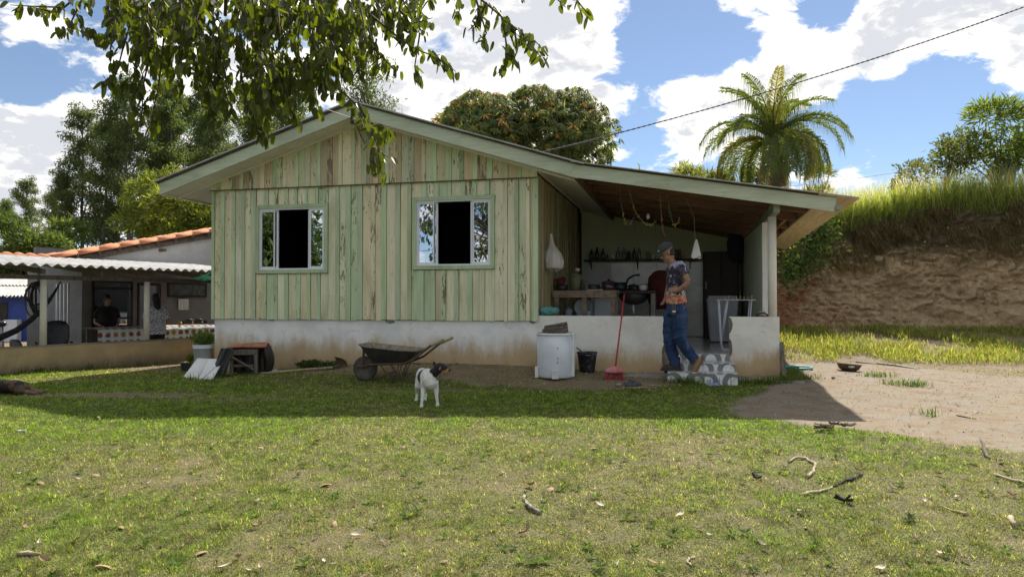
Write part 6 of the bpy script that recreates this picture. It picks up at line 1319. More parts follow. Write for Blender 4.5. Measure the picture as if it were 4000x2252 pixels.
mb = MB(); mb.loft([[Vector((w_ * math.cos(a), d_ * math.sin(a), z)) for a in np.linspace(0, 6.283, 20, endpoint=False)] for (w_, d_, z) in ((.127, .033, .080), (.127, .033, .094))]); mb.build('head_band', MT['black'], br_)
mb = MB()
for k in range(110):
    x = random.uniform(-.115, .115); y = random.uniform(-.024, .024); mb.bar((x, y, .085), (x * 1.33 + random.uniform(-.006, .006), y * 2.0, .002), .006, .004)
mb.build('bristles', MT['red'], br_)
def rag(name, label, px, py, w_, d_, h, mat, seed, cat='rag'):
    p = gp(px, py); r2 = random.Random(seed); ph = [r2.uniform(0, 6.28) for _ in range(8)]
    def fn(i, j):
        a = i * 6.283; rr = j; k = 1 + .18 * math.sin(3 * a + ph[0]) + .12 * math.sin(7 * a + ph[1]); z = h * (1 - rr ** 1.5) * (.65 + .35 * math.sin(4 * a + ph[2]) * math.sin(rr * 6 + ph[3])) + .012 * math.sin(9 * a + ph[4]) * rr
        return Vector((w_ * rr * math.cos(a) * k, d_ * rr * math.sin(a) * k, max(.004, z) if rr < .97 else .0))
    return tag(MB().grid(fn, 40, 12).build(name, mat, None, loc=(p.x, p.y, gz(p.x, p.y) + .003), rot=(0, 0, r2.uniform(-.3, .3))), label, cat)
rag('floor_cloth', 'dark grey floor cloth dropped beside the broom', 2468, 1496, .125, .09, .085, MT['rag'], 5)
rag('rag', 'blue and white rag in the grass below the steps', 2785, 1503, .10, .06, .05, MT['bluecloth'], 8)
rag('plastic_scrap', 'small crumpled clear plastic scrap by the shovel handle', 1075, 1450, .05, .03, .05, MT['offbag'], 9, 'litter')
# wheelbarrow
p = gp(1427, 1453); wb = thing('wheelbarrow', 'worn black wheelbarrow with cement crusted tray by the base wall', 'wheelbarrow', (p.x, p.y, gz(p.x, p.y)), R(-8)); k_ = .00395
mb = MB(); RX = Matrix.Rotation(R(90), 3, 'X'); mb.lathe([(.115, -.035), (.15, -.045), (.172, -.025), (.178, 0), (.172, .025), (.15, .045), (.115, .035)], (0, 0, .175), 30, RX); mb.build('tyre', MT['rubber'], wb)
mb = MB(); mb.lathe([(.116, -.03), (.09, -.012), (.05, -.02), (.02, -.035), (.001, -.035)], (0, 0, .175), 22, RX); mb.lathe([(.001, .035), (.02, .035), (.05, .02), (.09, .012), (.116, .03)], (0, 0, .175), 22, RX); rim = mb.build('rim', MT['rust'], wb)
for k in range(10): a = k * .628; mb = MB(); mb.ell((.088 * math.cos(a), -.017, .175 + .088 * math.sin(a)), (.006, .004, .006), n=6, m=4); mb.build('rim_hole', MT['whitepl'], rim)
def tray(s_, zo):  # rim loop and floor loop
    rim_ = [(-.02, -.20, .52), (-.02, .20, .52), (.10, .31, .50), (.60, .33, .455), (.82, .26, .44), (.82, -.26, .44), (.60, -.33, .455), (.10, -.31, .50)]; bot = [(.14, -.13, .275), (.14, .13, .275), (.24, .19, .27), (.54, .20, .265), (.66, .16, .27), (.66, -.16, .27), (.54, -.20, .265), (.24, -.19, .27)]
    c = Vector((.4, 0, .4)); f = lambda P, q: [c + (Vector(v_) - c) * q + Vector((0, 0, zo)) for v_ in P]; return f(rim_, s_), f(bot, s_)
ro, bo = tray(1, 0); ri, bi = tray(.965, .012); mb = MB(); mb.loft([ro, bo], cap=False, smooth=False); mb.f.append([len(mb.v) - 8 + i for i in range(8)]); mb.sm.append(False); mb.mi.append(0); mb.build('tray', MT['metal_dk'], wb)
mb = MB(); mb.loft([bi, ri], cap=False, smooth=False); mb.f.append([i for i in range(8)]); mb.sm.append(False); mb.mi.append(0); mb.build('cement_crust', M('cement_crust', (.30, .26, .20), (.17, .14, .105), 16, .95, .6), wb)
mb = MB(); mb.tube(ro + [ro[0]], .012, 6); mb.build('tray_rim', MT['deadstick'] if False else M('crusted_rim', (.26, .22, .165), (.12, .10, .08), 18, .95, .5), wb)
for s_ in (-1, 1):
    mb = MB(); mb.tube([(-.12, s_ * .05, .21), (-.03, s_ * .06, .20), (.10, s_ * .12, .235), (.30, s_ * .20, .255), (.62, s_ * .23, .265), (.78, s_ * .26, .33), (.98, s_ * .27, .49), (1.05, s_ * .27, .54)], .0165, 8); mb.build('frame_tube', MT['rust'], wb)
    mb = MB(); mb.tube([(1.03, s_ * .27, .525), (1.21, s_ * .27, .605)], .020, 8); mb.build('handle_grip', MT['palewood'], wb)
    mb = MB(); mb.bar((-.0, s_ * .07, .18), (.03, s_ * .15, .48), .035, .01); mb.build('fork_plate', MT['rust'], wb)
    mb = MB(); mb.tube([(.28, s_ * .20, .26), (.46, s_ * .19, .0), (.56, s_ * .21, .26)], .011, 6); mb.tube([(.46, s_ * .19, .006), (.50, s_ * .19, .006), (.60, s_ * .21, .26)], .009, 6); mb.build('leg', MT['rust'], wb)
mb = MB(); mb.tube([(.40, -.19, .12), (.40, .19, .12)], .008, 6); mb.build('cross_brace', MT['rust'], wb)
# shovel
a = gp(1021, 1462); b = gp(1300, 1445); sv_ = thing('shovel', 'long handled shovel lying on the ground behind the wheelbarrow wheel', 'shovel', a, 0)
b3 = at(1300, 1434, b.y + .05) - a; c3 = at(1345, 1410, b.y + .1) - a
mb = MB(); mb.tube([Vector((0, 0, .018)), b3 * .5 + Vector((0, 0, .012)), b3], [.017, .018, .019], 8); mb.build('handle', MT['palewood'], sv_)
mb = MB()
def blade(i, j):
    x = (i - .5) * .20 * (1 - .25 * max(0, j - .7) / .3); y = j * .27; return b3 + Vector((.05 + y * .62 + x * -.25, .0 + .06 * (1 - (2 * i - 1) ** 2), .02 + x * 1.15 - y * .12 + .03))
mb.grid(blade, 10, 10); mb.tube([b3, b3 + Vector((.09, .03, .03))], .02, 7); mb.build('blade', MT['rust'], sv_)
# frame stand with tarp, tiles, boards
p = gp(945, 1468); stn_ = thing('wooden_stand', 'low wooden frame stand with a diagonal brace', 'stand', (p.x, p.y + .02, gz(p.x, p.y)), R(4)); x0, x1, d_, h_ = -.17, .20, .38, .40
for x in (x0, x1):
    for y in (0, d_): MB().box(x - .025, x + .025, y, y + .045, 0, h_ - .04, j=.003).build('leg', MT['oldwood'], stn_)
MB().box(x0 - .03, x1 + .03, -.004, .04, h_ - .075, h_ - .005, j=.003).build('top_rail', MT['oldwood'], stn_); MB().box(x0 - .03, x1 + .03, d_, d_ + .04, h_ - .07, h_ - .005).build('top_rail', MT['oldwood'], stn_)
mb = MB(); mb.bar((x0 + .01, -.016, h_ - .10), (x1 - .02, -.016, .10), .02, .055, Vector((0, 1, 0))); mb.build('brace', MT['oldwood'], stn_); MB().box(x0, x1 - .05, .02, .04, .14, .175).build('lower_rail', MT['oldwood'], stn_)
for k in range(4): MB().box(x0 - .03, x1 + .03, .02 + .1 * k, .10 + .1 * k, h_ - .004, h_ + .008).build('top_slat', MT['oldwood'], stn_)
mb = MB()
def tp_(i, j):   # tarp: over the top, hanging on the left and the right
    s_ = i * 3.0; y = -.03 + .47 * j; wv = .012 * math.sin(j * 21 + i * 5)
    if s_ < 1: q = 1 - s_; return Vector((x0 - .13 - .17 * q * (1 + .15 * math.sin(j * 9)) + wv, y - .03 * q, (h_ + .02) * (1 - q) + .02))
    if s_ < 2: q = s_ - 1; return Vector((x0 - .13 + (x1 - x0 + .25) * q, y + .05 * (q > .35) * (q < .9) * (1 - j), h_ + .022 + .008 * math.sin(j * 14 + q * 9)))
    q = s_ - 2; return Vector((x1 + .12 + .05 * math.sin(q * 3) + wv, y + .10 * q * (1 - j), (h_ + .02) * (1 - q * .92) + .01))
mb.grid(tp_, 42, 16)
mb.grid(lambda i, j: Vector((x0 - .14 - .15 * j + .19 * i * (1 + .2 * j), -.045 - .05 * j + .02 * math.sin(i * 11 + j * 3), (h_ + .02) * (1 - j) + .012)), 16, 12); mb.grid(lambda i, j: Vector((x0 - .12 + (x1 - x0 + .24) * i, d_ + .06 + .015 * math.sin(i * 13), (h_ + .02) * (1 - j) + .012)), 16, 8); tag(mb.build('black_tarp', MT['tarp'], None, loc=stn_.location, rot=(0, 0, R(4))), 'black tarp draped over the wooden stand', 'tarp')  # last sheet is added behind the frame to darken its inside
TL = clay_tile(.36, .07, .085)
for k, (dx, dy, rz, lb) in enumerate(((-.22, .10, .12, 'left clay roof tile lying on the tarp'), (.0, .14, -.08, 'right clay roof tile lying on the tarp'), (-.10, .30, .3, 'rear clay roof tile lying on the tarp'))):
    o = TL.build('clay_tile', MT['terr'], None, loc=stn_.location + Vector((dx, dy, h_ + .034)), rot=(0, 0, rz)) if k == 0 else o.copy()
    if k: COL.objects.link(o); o.location = stn_.location + Vector((dx, dy, h_ + .034)); o.rotation_euler = (0, 0, rz)
    tag(o, lb, 'roof tile', 'clay tiles on the tarp')
for (bl_, brt, tr_, tl_, lb, k) in (((713, 1474), (772, 1478), (818, 1400), (772, 1398), 'left white panel leaning on the tarp covered stand', 0), ((775, 1479), (829, 1481), (873, 1401), (816, 1400), 'right white panel with a dark crack, leaning on the tarp', 1)):
    A, Bq = gp(*bl_), gp(*brt); yt = A.y + .20; C, D = at(tr_[0], tr_[1], yt + .02), at(tl_[0], tl_[1], yt); off = Vector((0, 0, 0)); c0 = A; n_ = (Bq - A).cross(D - A).normalized() * .012
    wp = thing('leaning_board', lb, 'panel', A, 0); mb = MB(); mb.loft([[q - A for q in (A, Bq, C, D)], [q - A + n_ * -1 for q in (A, Bq, C, D)]], smooth=False); mb.build('sheet', MT['white_cer'], wp)
    if k:
        e = n_.normalized() * .003; q0 = (Bq - A) * .3 ; q1 = (Bq - A) * .8 + (D - A) * .62; q2 = (C - A) * .93
        if e.y > 0: e = -e
        mb = MB(); mb.tube([q0 + e, q1 * .6 + q0 * .4 + e + (D - A) * -.03, q1 + e, q2 + e], .003, 5); mb.build('crack', MT['dark'], wp)
p = gp(788, 1448); px_b = thing('planter_bucket', 'grey white paint bucket used as a planter at the house corner', 'bucket', (p.x, p.y + .05, gz(p.x, p.y)), 0); hb = at(788, 1345, p.y).z - px_b.location.z
mb = MB(); mb.lathe([(.125, 0), (.13, .02), (.155, hb - .07), (.168, hb - .068), (.168, hb - .05), (.160, hb - .045), (.170, hb - .02), (.170, hb), (.158, hb), (.150, hb - .03), (.001, hb - .03)], n=28); mb.build('shell', MT['whitepl'], px_b)
def herb(name, label, loc, R_, H, n, seed, cols=((.10, .155, .035), (.15, .21, .05), (.07, .11, .03)), ll=(.03, .06), cat='plant'):
    r = np.random.default_rng(seed); t_ = thing(name, label, cat, loc, 0); mb = MB()
    for k in range(9): a = r.random() * 6.28; q = r.random(); mb.tube([(0, 0, 0), (R_ * .4 * math.cos(a) * q, R_ * .4 * math.sin(a) * q, H * .5), (R_ * .85 * math.cos(a) * q, R_ * .85 * math.sin(a) * q, H * .9)], [.005, .004, .002], 4, False)
    mb.build('stems', MT['twig'], t_); s_ = rdirs(n, r) * (r.random(n) ** .45)[:, None]; P = s_ * np.array([R_, R_ * .8, H * .55]) + np.array([0, 0, H * .6]); d = unit(rdirs(n, r) + np.array([0, 0, .1])); sd_ = unit(np.cross(d, rdirs(n, r))); cl_ = np.array(cols)
    V, Fq, cc = leaf_arrays(P, d, sd_, r.uniform(*ll, n), r.uniform(*ll, n) * .6, cl_[r.integers(0, len(cl_), n)] * (.7 + .6 * r.random(n))[:, None]); link('leaves', np_mesh('leaves', V, Fq, LEAF_FAR, cc), t_); return t_
herb('potted_herb', 'bright green herb growing in the paint bucket', px_b.location + Vector((0, 0, hb - .03)), .22, .22, 900, 21)
herb('trailing_weed', 'yellow green weed trailing beside the planter bucket', gp(742, 1440), .07, .25, 160, 22, ((.16, .18, .04), (.10, .14, .03)))
herb('low_weeds', 'dark low weeds at the foot of the base wall', gp(1215, 1440), .24, .12, 420, 23, ((.04, .06, .02), (.07, .09, .03)), (.03, .07))
herb('low_weeds', 'small dark weeds right of the others by the base wall', gp(1290, 1438), .15, .09, 200, 24, ((.04, .06, .02), (.07, .09, .03)), (.03, .07))
p = gp(722, 1450); pk = thing('nursery_pot', 'small square black nursery pot behind the white panels', 'pot', (p.x, p.y + .03, gz(p.x, p.y)), .1); mb = MB(); mb.loft([[Vector((a * s_, b * s_, z)) for a, b in ((-.06, -.06), (.06, -.06), (.06, .06), (-.06, .06))] for s_, z in ((.85, 0), (1, .12), (1.08, .125), (1.08, .14), (.95, .14), (.9, .10))], smooth=False); mb.build('body', MT['black'], pk)
# right of the porch
pa = gp(3065, 1490); mb = MB(); tp2 = hw(3.50, .05, .60); mb.bar(pa - pa, tp2 - pa, .05, .025); tag(mb.build('leaning_plank', MT['oldwood'], None, loc=pa), 'grey plank leaning on the right corner of the porch wall', 'plank')
p = gp(3118, 1440); mb = MB(); n = 40; mb.tube([(.21 * math.cos(a), .21 * math.sin(a), .022) for a in np.linspace(0, 6.283, n)], .02, 8, False); tag(mb.build('hoop', M('turquoise_hoop', (.05, .36, .33), (.04, .27, .25), 6, .45), None, loc=(p.x, p.y, gz(p.x, p.y))), 'turquoise plastic hoop lying by the porch corner', 'hoop')
p = gp(3327, 1450); bw_ = thing('old_bowl', 'wide dark shallow bowl on the edge of the yard', 'bowl', (p.x, p.y + .1, gz(p.x, p.y + .1)), .3); mb = MB(); mb.lathe([(.10, 0), (.15, .03), (.185, .10), (.19, .115), (.178, .115), (.14, .045), (.001, .03)], n=26, M=Matrix.Rotation(R(5), 3, 'Y')); mb.build('body', MT['rust'], bw_); mb = MB(); mb.ell((-.05, -.12, .08), (.07, .05, .025)); mb.build('scraps', MT['whitecloth'], bw_)
kb = [(3340, 1413), (3425, 1420), (3500, 1428), (3590, 1440)]
for k in range(len(kb) - 1):
    a, b = gp(*kb[k]), gp(*kb[k + 1]); mb = MB(); mb.bar(a + (b - a) * .02 - a + Vector((0, 0, -.03)), (b - a) * .93 + Vector((0, 0, -.045 + .015 * (k % 2))), .10, .11); o = mb.build('kerb_stone', MT['conc'], None, loc=a); tag(o, ('left end', 'middle', 'right end')[k] + ' kerb stone of three edging the weedy ground', 'kerb', 'kerb stones at the back of the yard')
# ------------------------------------------------------------------ cables
def cable(name, label, pts, r_, mat, twist=0):
    pts = [Vector(p) for p in pts]; mb = MB(); o = pts[0]
    if not twist: mb.tube([p - o for p in pts], r_, 6)
    else:
        d = pts[-1] - pts[0]; a, b, _ = frame(d)
        for ph in (0, math.pi):
            P = []; n = twist * 8
            for k in range(n + 1):
                f = k / n * (len(pts) - 1); i = min(int(f), len(pts) - 2); q = pts[i].lerp(pts[i + 1], f - i); t_ = k / 8 * 6.283 + ph; P.append(q - o + a * (r_ * 1.05 * math.cos(t_)) + b * (r_ * 1.05 * math.sin(t_)))
            mb.tube(P, r_, 5)
    return tag(mb.build(name, mat, None, loc=o), label, 'cable')
def sagline(a, b, sag, n=14): return [a.lerp(b, k / n) - Vector((0, 0, sag * 4 * (k / n) * (1 - k / n))) for k in range(n + 1)]
cable('power_cable', 'twisted power cable rising from the roof to the top right corner', sagline(at(2105, 597, 14.5), at(4300, -85, 15.5), .22), .008, MT['wire'], 55)
mb0 = at(1390, 465, 10.35); cable('service_wire', 'thin pale wire reaching the bracket under the roof peak', sagline(at(900, 270, 7.2), mb0, .03), .004, MT['whitewire'])
cable('fence_wire', 'thin wire from the porch roof to the bank fence post', sagline(at(2900, 748, 13.5), at(3590, 660, 19.5), .03) + [at(4150, 570, 19.7)], .006, MT['whitewire'])
# ------------------------------------------------------------------ people and animals
def remesh(mb, voxel, smooth=5, fac=.5):
    me = bpy.data.meshes.new('tmp'); me.from_pydata(mb.v, [], mb.f); me.update(); ob = bpy.data.objects.new('tmp', me); COL.objects.link(ob)
    m_ = ob.modifiers.new('r', 'REMESH'); m_.mode = 'VOXEL'; m_.voxel_size = voxel; m_.use_smooth_shade = True
    if smooth: s_ = ob.modifiers.new('s', 'SMOOTH'); s_.iterations = smooth; s_.factor = fac
    dg = bpy.context.evaluated_depsgraph_get(); dg.update(); me2 = bpy.data.meshes.new_from_object(ob.evaluated_get(dg)); bpy.data.objects.remove(ob); bpy.data.meshes.remove(me)
    me2.materials.clear(); me2.polygons.foreach_set('use_smooth', np.ones(len(me2.polygons), bool)); return me2
def put(name, me, mat, parent, **k): me.materials.append(mat); me.name = name; return link(name, me, parent, **k)
def wrinkle(me, amp, fx, fz, seed=1):
    n = len(me.vertices); co = np.empty(n * 3); me.vertices.foreach_get('co', co); co = co.reshape(-1, 3); no = np.empty(n * 3); me.vertices.foreach_get('normal', no); no = no.reshape(-1, 3)
    d = fbm(co[:, 0] * fx + co[:, 1] * fx * .7 + co[:, 2] * fx * .8, co[:, 2] * fz - co[:, 0] * fz * .6, seed, 3) - .5; co += no * (d * amp * 2)[:, None]; me.vertices.foreach_set('co', co.ravel()); me.update(); return me
def head_parts(mb, c, Rm, s_=1.):
    f = lambda p: c + Rm @ (Vector(p) * s_)
    for p, r_ in (((.012, 0, .02), (.100, .078, .105)), ((-.03, 0, -.055), (.062, .058, .062)), ((-.072, 0, -.100), (.024, .028, .020)), ((-.100, 0, -.028), (.022, .016, .020)), ((-.088, 0, .0), (.016, .012, .03)), ((-.084, 0, -.068), (.014, .026, .012)), ((-.075, 0, .03), (.03, .055, .018)), ((.008, .078, -.012), (.020, .010, .032)), ((.008, -.078, -.012), (.020, .010, .032)), ((.02, 0, -.05), (.06, .056, .08))):
        mb.ell(f(p), [q * s_ for q in r_], Rm, 14, 10)
    return f
def hand(mb, wrist, fdir, pdir, s_=1., curl=.5):
    """palm and five fingers; fdir along fingers, pdir palm normal (fingers curl towards it)"""
    f = Vector(fdir).normalized(); n = Vector(pdir); n = (n - f * n.dot(f)).normalized(); a = f.cross(n); w = Vector(wrist)
    mb.tube([w, w + f * .04 * s_, w + f * .088 * s_], [(.026 * s_, .017 * s_), (.038 * s_, .015 * s_), (.040 * s_, .012 * s_)], 10, up=n)
    for k, (o, L) in enumerate(((-.031, .070), (-.010, .080), (.011, .075), (.031, .058))):
        b = w + f * .086 * s_ + a * o * s_; d1 = (f + n * curl * .5).normalized(); d2 = (f + n * curl * 1.4).normalized(); d3 = (f + n * curl * 2.4).normalized(); l = L * s_ / 3
        mb.tube([b - f * .02 * s_, b + d1 * l, b + d1 * l + d2 * l, b + d1 * l + d2 * l + d3 * l], [.0095 * s_, .009 * s_, .0085 * s_, .0065 * s_], 7)
    b = w + f * .025 * s_ - a * .032 * s_; t = (f * .75 - a * .65 + n * .3).normalized(); mb.tube([b, b + t * .035 * s_, b + (t + f * .3).normalized() * .065 * s_], [.013 * s_, .011 * s_, .008 * s_], 7)
# ---- the man on the steps
mfoot = hw(2.03, -.50, .2115); KM = .00355
man = thing('person', 'man in a dark cap, printed shirt and jeans stepping down from the porch', 'person', mfoot, 0)
def mp(px, py, dy=0.): return Vector(((px - 2625) * KM, dy, (1453 - py) * KM))
ROT = Matrix.Rotation(R(-32), 3, 'Y'); hcen = mp(2597, 990, 0)
mb = MB(); fh = head_parts(mb, hcen, ROT, 1.0)
mb.tube([mp(2600, 1000), mp(2613, 1022), mp(2630, 1046)], [(.052, .050), (.054, .056), (.062, .07)], 12)
mb.tube([mp(2630, 1042), mp(2632, 1070), mp(2632, 1120), mp(2634, 1190)], [(.14, .07), (.165, .095), (.14, .09), (.15, .105)], 14, up=Vector((-1, 0, 0)))
mb.tube([mp(2640, 1050, -.155), mp(2652, 1075, -.215), mp(2665, 1107, -.245)], [.052, .046, .040], 10); mb.tube([mp(2665, 1107, -.245), mp(2650, 1123, -.235), mp(2630, 1138, -.20)], [.040, .039, .027], 10)
hand(mb, mp(2632, 1137, -.20), Vector((-1, .25, -.02)), Vector((.1, 1, -.1)), .95, .35)
mb.tube([mp(2632, 1050, .155), mp(2622, 1085, .20), mp(2618, 1125, .215), mp(2606, 1160, .20)], [.050, .044, .038, .026], 10); hand(mb, mp(2606, 1160, .20), Vector((-.35, 0, -1)), Vector((-1, -.3, .2)), .95, .4)
mb.tube([mp(2622, 1200, .075), mp(2612, 1310, .085), mp(2632, 1430, .085)], [.075, .055, .040], 10); mb.tube([mp(2645, 1200, -.075), mp(2648, 1315, -.08), mp(2702, 1408, -.08)], [.075, .055, .040], 10)
put('body', remesh(mb, .0075, 3), MT['skin'], man)
bm_ = MB()
jm = MB()
jm.tube([mp(2634, 1180), mp(2634, 1205), mp(2632, 1232)], [(.165, .125), (.175, .135), (.165, .13)], 16, up=Vector((-1, 0, 0)))
jm.tube([mp(2624, 1215, .08), mp(2614, 1265, .085), mp(2612, 1318, .09), mp(2622, 1375, .09), mp(2634, 1425, .085), mp(2634, 1437, .085)], [(.105, .115), (.098, .108), (.088, .098), (.082, .095), (.080, .098), (.078, .096)], 14, up=Vector((0, 1, 0)))
jm.tube([mp(2644, 1215, -.08), mp(2644, 1265, -.085), mp(2642, 1318, -.09), mp(2664, 1362, -.09), mp(2690, 1396, -.085), mp(2700, 1408, -.085)], [(.105, .115), (.098, .108), (.09, .10), (.080, .098), (.078, .094), (.078, .092)], 14, up=Vector((0, 1, 0)))
m, t = newmat('faded_denim'); oc = t.n('ShaderNodeTexCoord').outputs['Object']; nn = t.noise(oc, 4.5, 6, .6); nf = t.noise(oc, 240, 2); n3 = t.noise(t.vm('MULTIPLY', oc, (1, 1, .5)), 11, 5, .65)
cj = t.mix(t.mr(nn, .38, .66), (.018, .036, .09), (.042, .073, .145)); cj = t.mix(t.mr(n3, .52, .75, 0, .6), cj, (.13, .18, .27)); out(t, princ(t, cj, .9, 0, .2, nf, .15, .002).outputs[0]); DEN = m
put('jeans', wrinkle(remesh(jm, .010, 3), .016, 6, 13, 5), DEN, man)
sm_ = MB()
sm_.tube([mp(2628, 1029), mp(2631, 1038), mp(2633, 1060), mp(2632, 1090), mp(2632, 1130), mp(2634, 1165), mp(2636, 1190)], [(.075, .058), (.165, .090), (.195, .115), (.195, .122), (.175, .120), (.178, .130), (.180, .142)], 18, up=Vector((-1, 0, 0)))
sm_.tube([mp(2636, 1040, -.14), mp(2644, 1052, -.185), mp(2656, 1078, -.225)], [.066, .068, .064], 12); sm_.tube([mp(2632, 1042, .14), mp(2624, 1065, .185), mp(2622, 1085, .205)], [.066, .066, .062], 12)
m, t = newmat('printed_shirt'); oc = t.n('ShaderNodeTexCoord').outputs['Object']; sp = t.n('ShaderNodeSeparateXYZ'); t.put(sp, 0, oc)
nn = t.noise(oc, 9, 3, .55, 1.2); n2_ = t.noise(oc, 22, 4, .6, .8); hz = t.math('ADD', sp.outputs[2], t.math('MULTIPLY', t.math('SUBTRACT', nn, .5), .16))
dkc = t.mix(t.mr(nn, .47, .50), (.030, .028, .040), (.085, .070, .13)); dkc = t.mix(t.mr(nn, .54, .58), dkc, (.14, .135, .08)); dkc = t.mix(t.mr(n2_, .36, .33), dkc, (.20, .20, .23))
wht = t.mix(t.mr(n2_, .50, .53), (.55, .55, .54), (.03, .03, .04)); rdc = t.mix(t.mr(n2_, .46, .50), (.42, .08, .05), (.48, .30, .18)); rdc = t.mix(t.mr(nn, .58, .61), rdc, (.5, .48, .44))
c1 = t.mix(t.mr(hz, 1.095, 1.11), wht, dkc); c1 = t.mix(t.mr(hz, 1.04, 1.055), rdc, c1); c1 = t.mix(t.mr(hz, 1.43, 1.46, 0, .6), c1, (.42, .42, .52)); out(t, princ(t, c1, .85, 0, .2).outputs[0]); SHIRT = m
put('shirt', wrinkle(remesh(sm_, .0095, 4), .010, 5, 9, 8), SHIRT, man)
mb = MB(); mb.tube([mp(2651, 1052, -.262), mp(2654, 1056, -.266), mp(2652, 1060, -.270), mp(2655, 1066, -.272)], .005, 5); mb.tube([mp(2602, 1082, -.125), mp(2608, 1078, -.135), mp(2603, 1086, -.125), mp(2609, 1085, -.135)], .006, 5); mb.build('shirt_mark', MT['whitecloth'], man)
# cap, hair, eyes
cap = MB(); rings = []
for (z, k) in ((.035, 1.0), (.06, 1.0), (.09, .93), (.115, .78), (.132, .55), (.142, .25), (.144, .02)): rings.append([fh((.014 + .117 * k * math.cos(a), .094 * k * math.sin(a), z)) for a in np.linspace(0, 6.283, 24, endpoint=False)])
cap.loft(rings); capo = cap.build('cap', MT['cap'], man)
bm2 = MB(); top_, bot_ = [], []
for sg, dz in ((1, .0), (-1, -.008)):
    pass
nbr = 14; P_out = [fh((-.09 - .085 * math.cos(a) , .078 * math.sin(a), .036 - .018 * math.cos(a) - .012 * abs(math.sin(a)))) for a in np.linspace(-1.45, 1.45, nbr)]; P_in = [fh((-.075 * math.cos(a * .9) - .012, .092 * math.sin(a), .045)) for a in np.linspace(-1.2, 1.2, nbr)]
off = Vector((0, 0, -.007)); v_ = P_in + P_out + [p + off for p in P_in] + [p + off for p in P_out]; q = nbr
bm2.add(v_, [(i, i + 1, q + i + 1, q + i) for i in range(q - 1)] + [(2 * q + i, 3 * q + i, 3 * q + i + 1, 2 * q + i + 1) for i in range(q - 1)] + [(q + i, q + i + 1, 3 * q + i + 1, 3 * q + i) for i in range(q - 1)], True); bm2.build('brim', MT['cap'], capo)
mb = MB(); mb.tube([fh((-.088, -.058, .06)), fh((-.094, -.05, .075)), fh((-.088, -.045, .088))], .004, 5); mb.build('cap_mark', MT['whitecloth'], capo)
hr = MB(); hr.ell(fh((.035, 0, -.012)), (.082, .080, .062), ROT, 14, 10); hr.ell(fh((.045, 0, -.045)), (.058, .066, .05), ROT, 12, 8); hr.build('hair', MT['hair'], man)
ey = MB(); 
for s_ in (-1, 1): ey.ell(fh((-.088, s_ * .033, .006)), (.007, .012, .006), ROT, 8, 6)
ey.build('eyes', MT['hair'], man); ey = MB()
for s_ in (-1, 1): ey.tube([fh((-.094, s_ * .015, .024)), fh((-.093, s_ * .035, .028)), fh((-.078, s_ * .055, .022))], .005, 5)
ey.build('eyebrows', MT['hair'], man)
ms = MB(); ms.cbox(-.03, .03, -.012, .012, -.07, .07, .006, Matrix.Translation(mp(2610, 1212, -.205))); ms.build('belt_pouch', MT['black'], man); MB().box(-.022, .022, -.003, .003, -.008, .008, Matrix.Translation(mp(2612, 1219, -.22))).build('pouch_mark', MT['white_cer'], man)
def boot(P, mat, sole):  # P maps local (toe -x, up z)
    b = MB(); b.tube([P((.0, 0, .19)), P((.0, 0, .12)), P((-.005, 0, .075))], [(.058, .060), (.052, .058), (.058, .060)], 14)
    b.tube([P((.055, 0, .05)), P((.0, 0, .055)), P((-.08, 0, .05)), P((-.16, 0, .038)), P((-.205, 0, .03))], [(.040, .042), (.044, .058), (.048, .050), (.046, .036), (.022, .022)], 14, up=P((0, 0, 1)) - P((0, 0, 0)))
    o = put('boot', remesh(b, .008, 3), mat, man); s_ = MB(); pr2 = [(.085, -.0), (.06, .042), (-.02, .042), (-.10, .052), (-.18, .048), (-.225, .015), (-.225, -.015), (-.18, -.048), (-.10, -.052), (-.02, -.042), (.06, -.042)]
    s_.loft([[P((x, y, 0.0)) for x, y in pr2], [P((x, y, .022)) for x, y in pr2]], smooth=False); s_.build('sole', sole, o); return o
bo1 = mp(2640, 1450, .085); bo1.z = .002; boot(lambda p: bo1 + Vector(p), MT['bootshade'], MT['black'])
RB = Matrix.Rotation(R(-62), 3, 'Y'); bo2 = mp(2726, 1416, -.085); boot(lambda p: bo2 + RB @ Vector(p), MT['boot'], M('tan_rubber_sole', (.20, .13, .075), (.14, .09, .05), 9, .8))
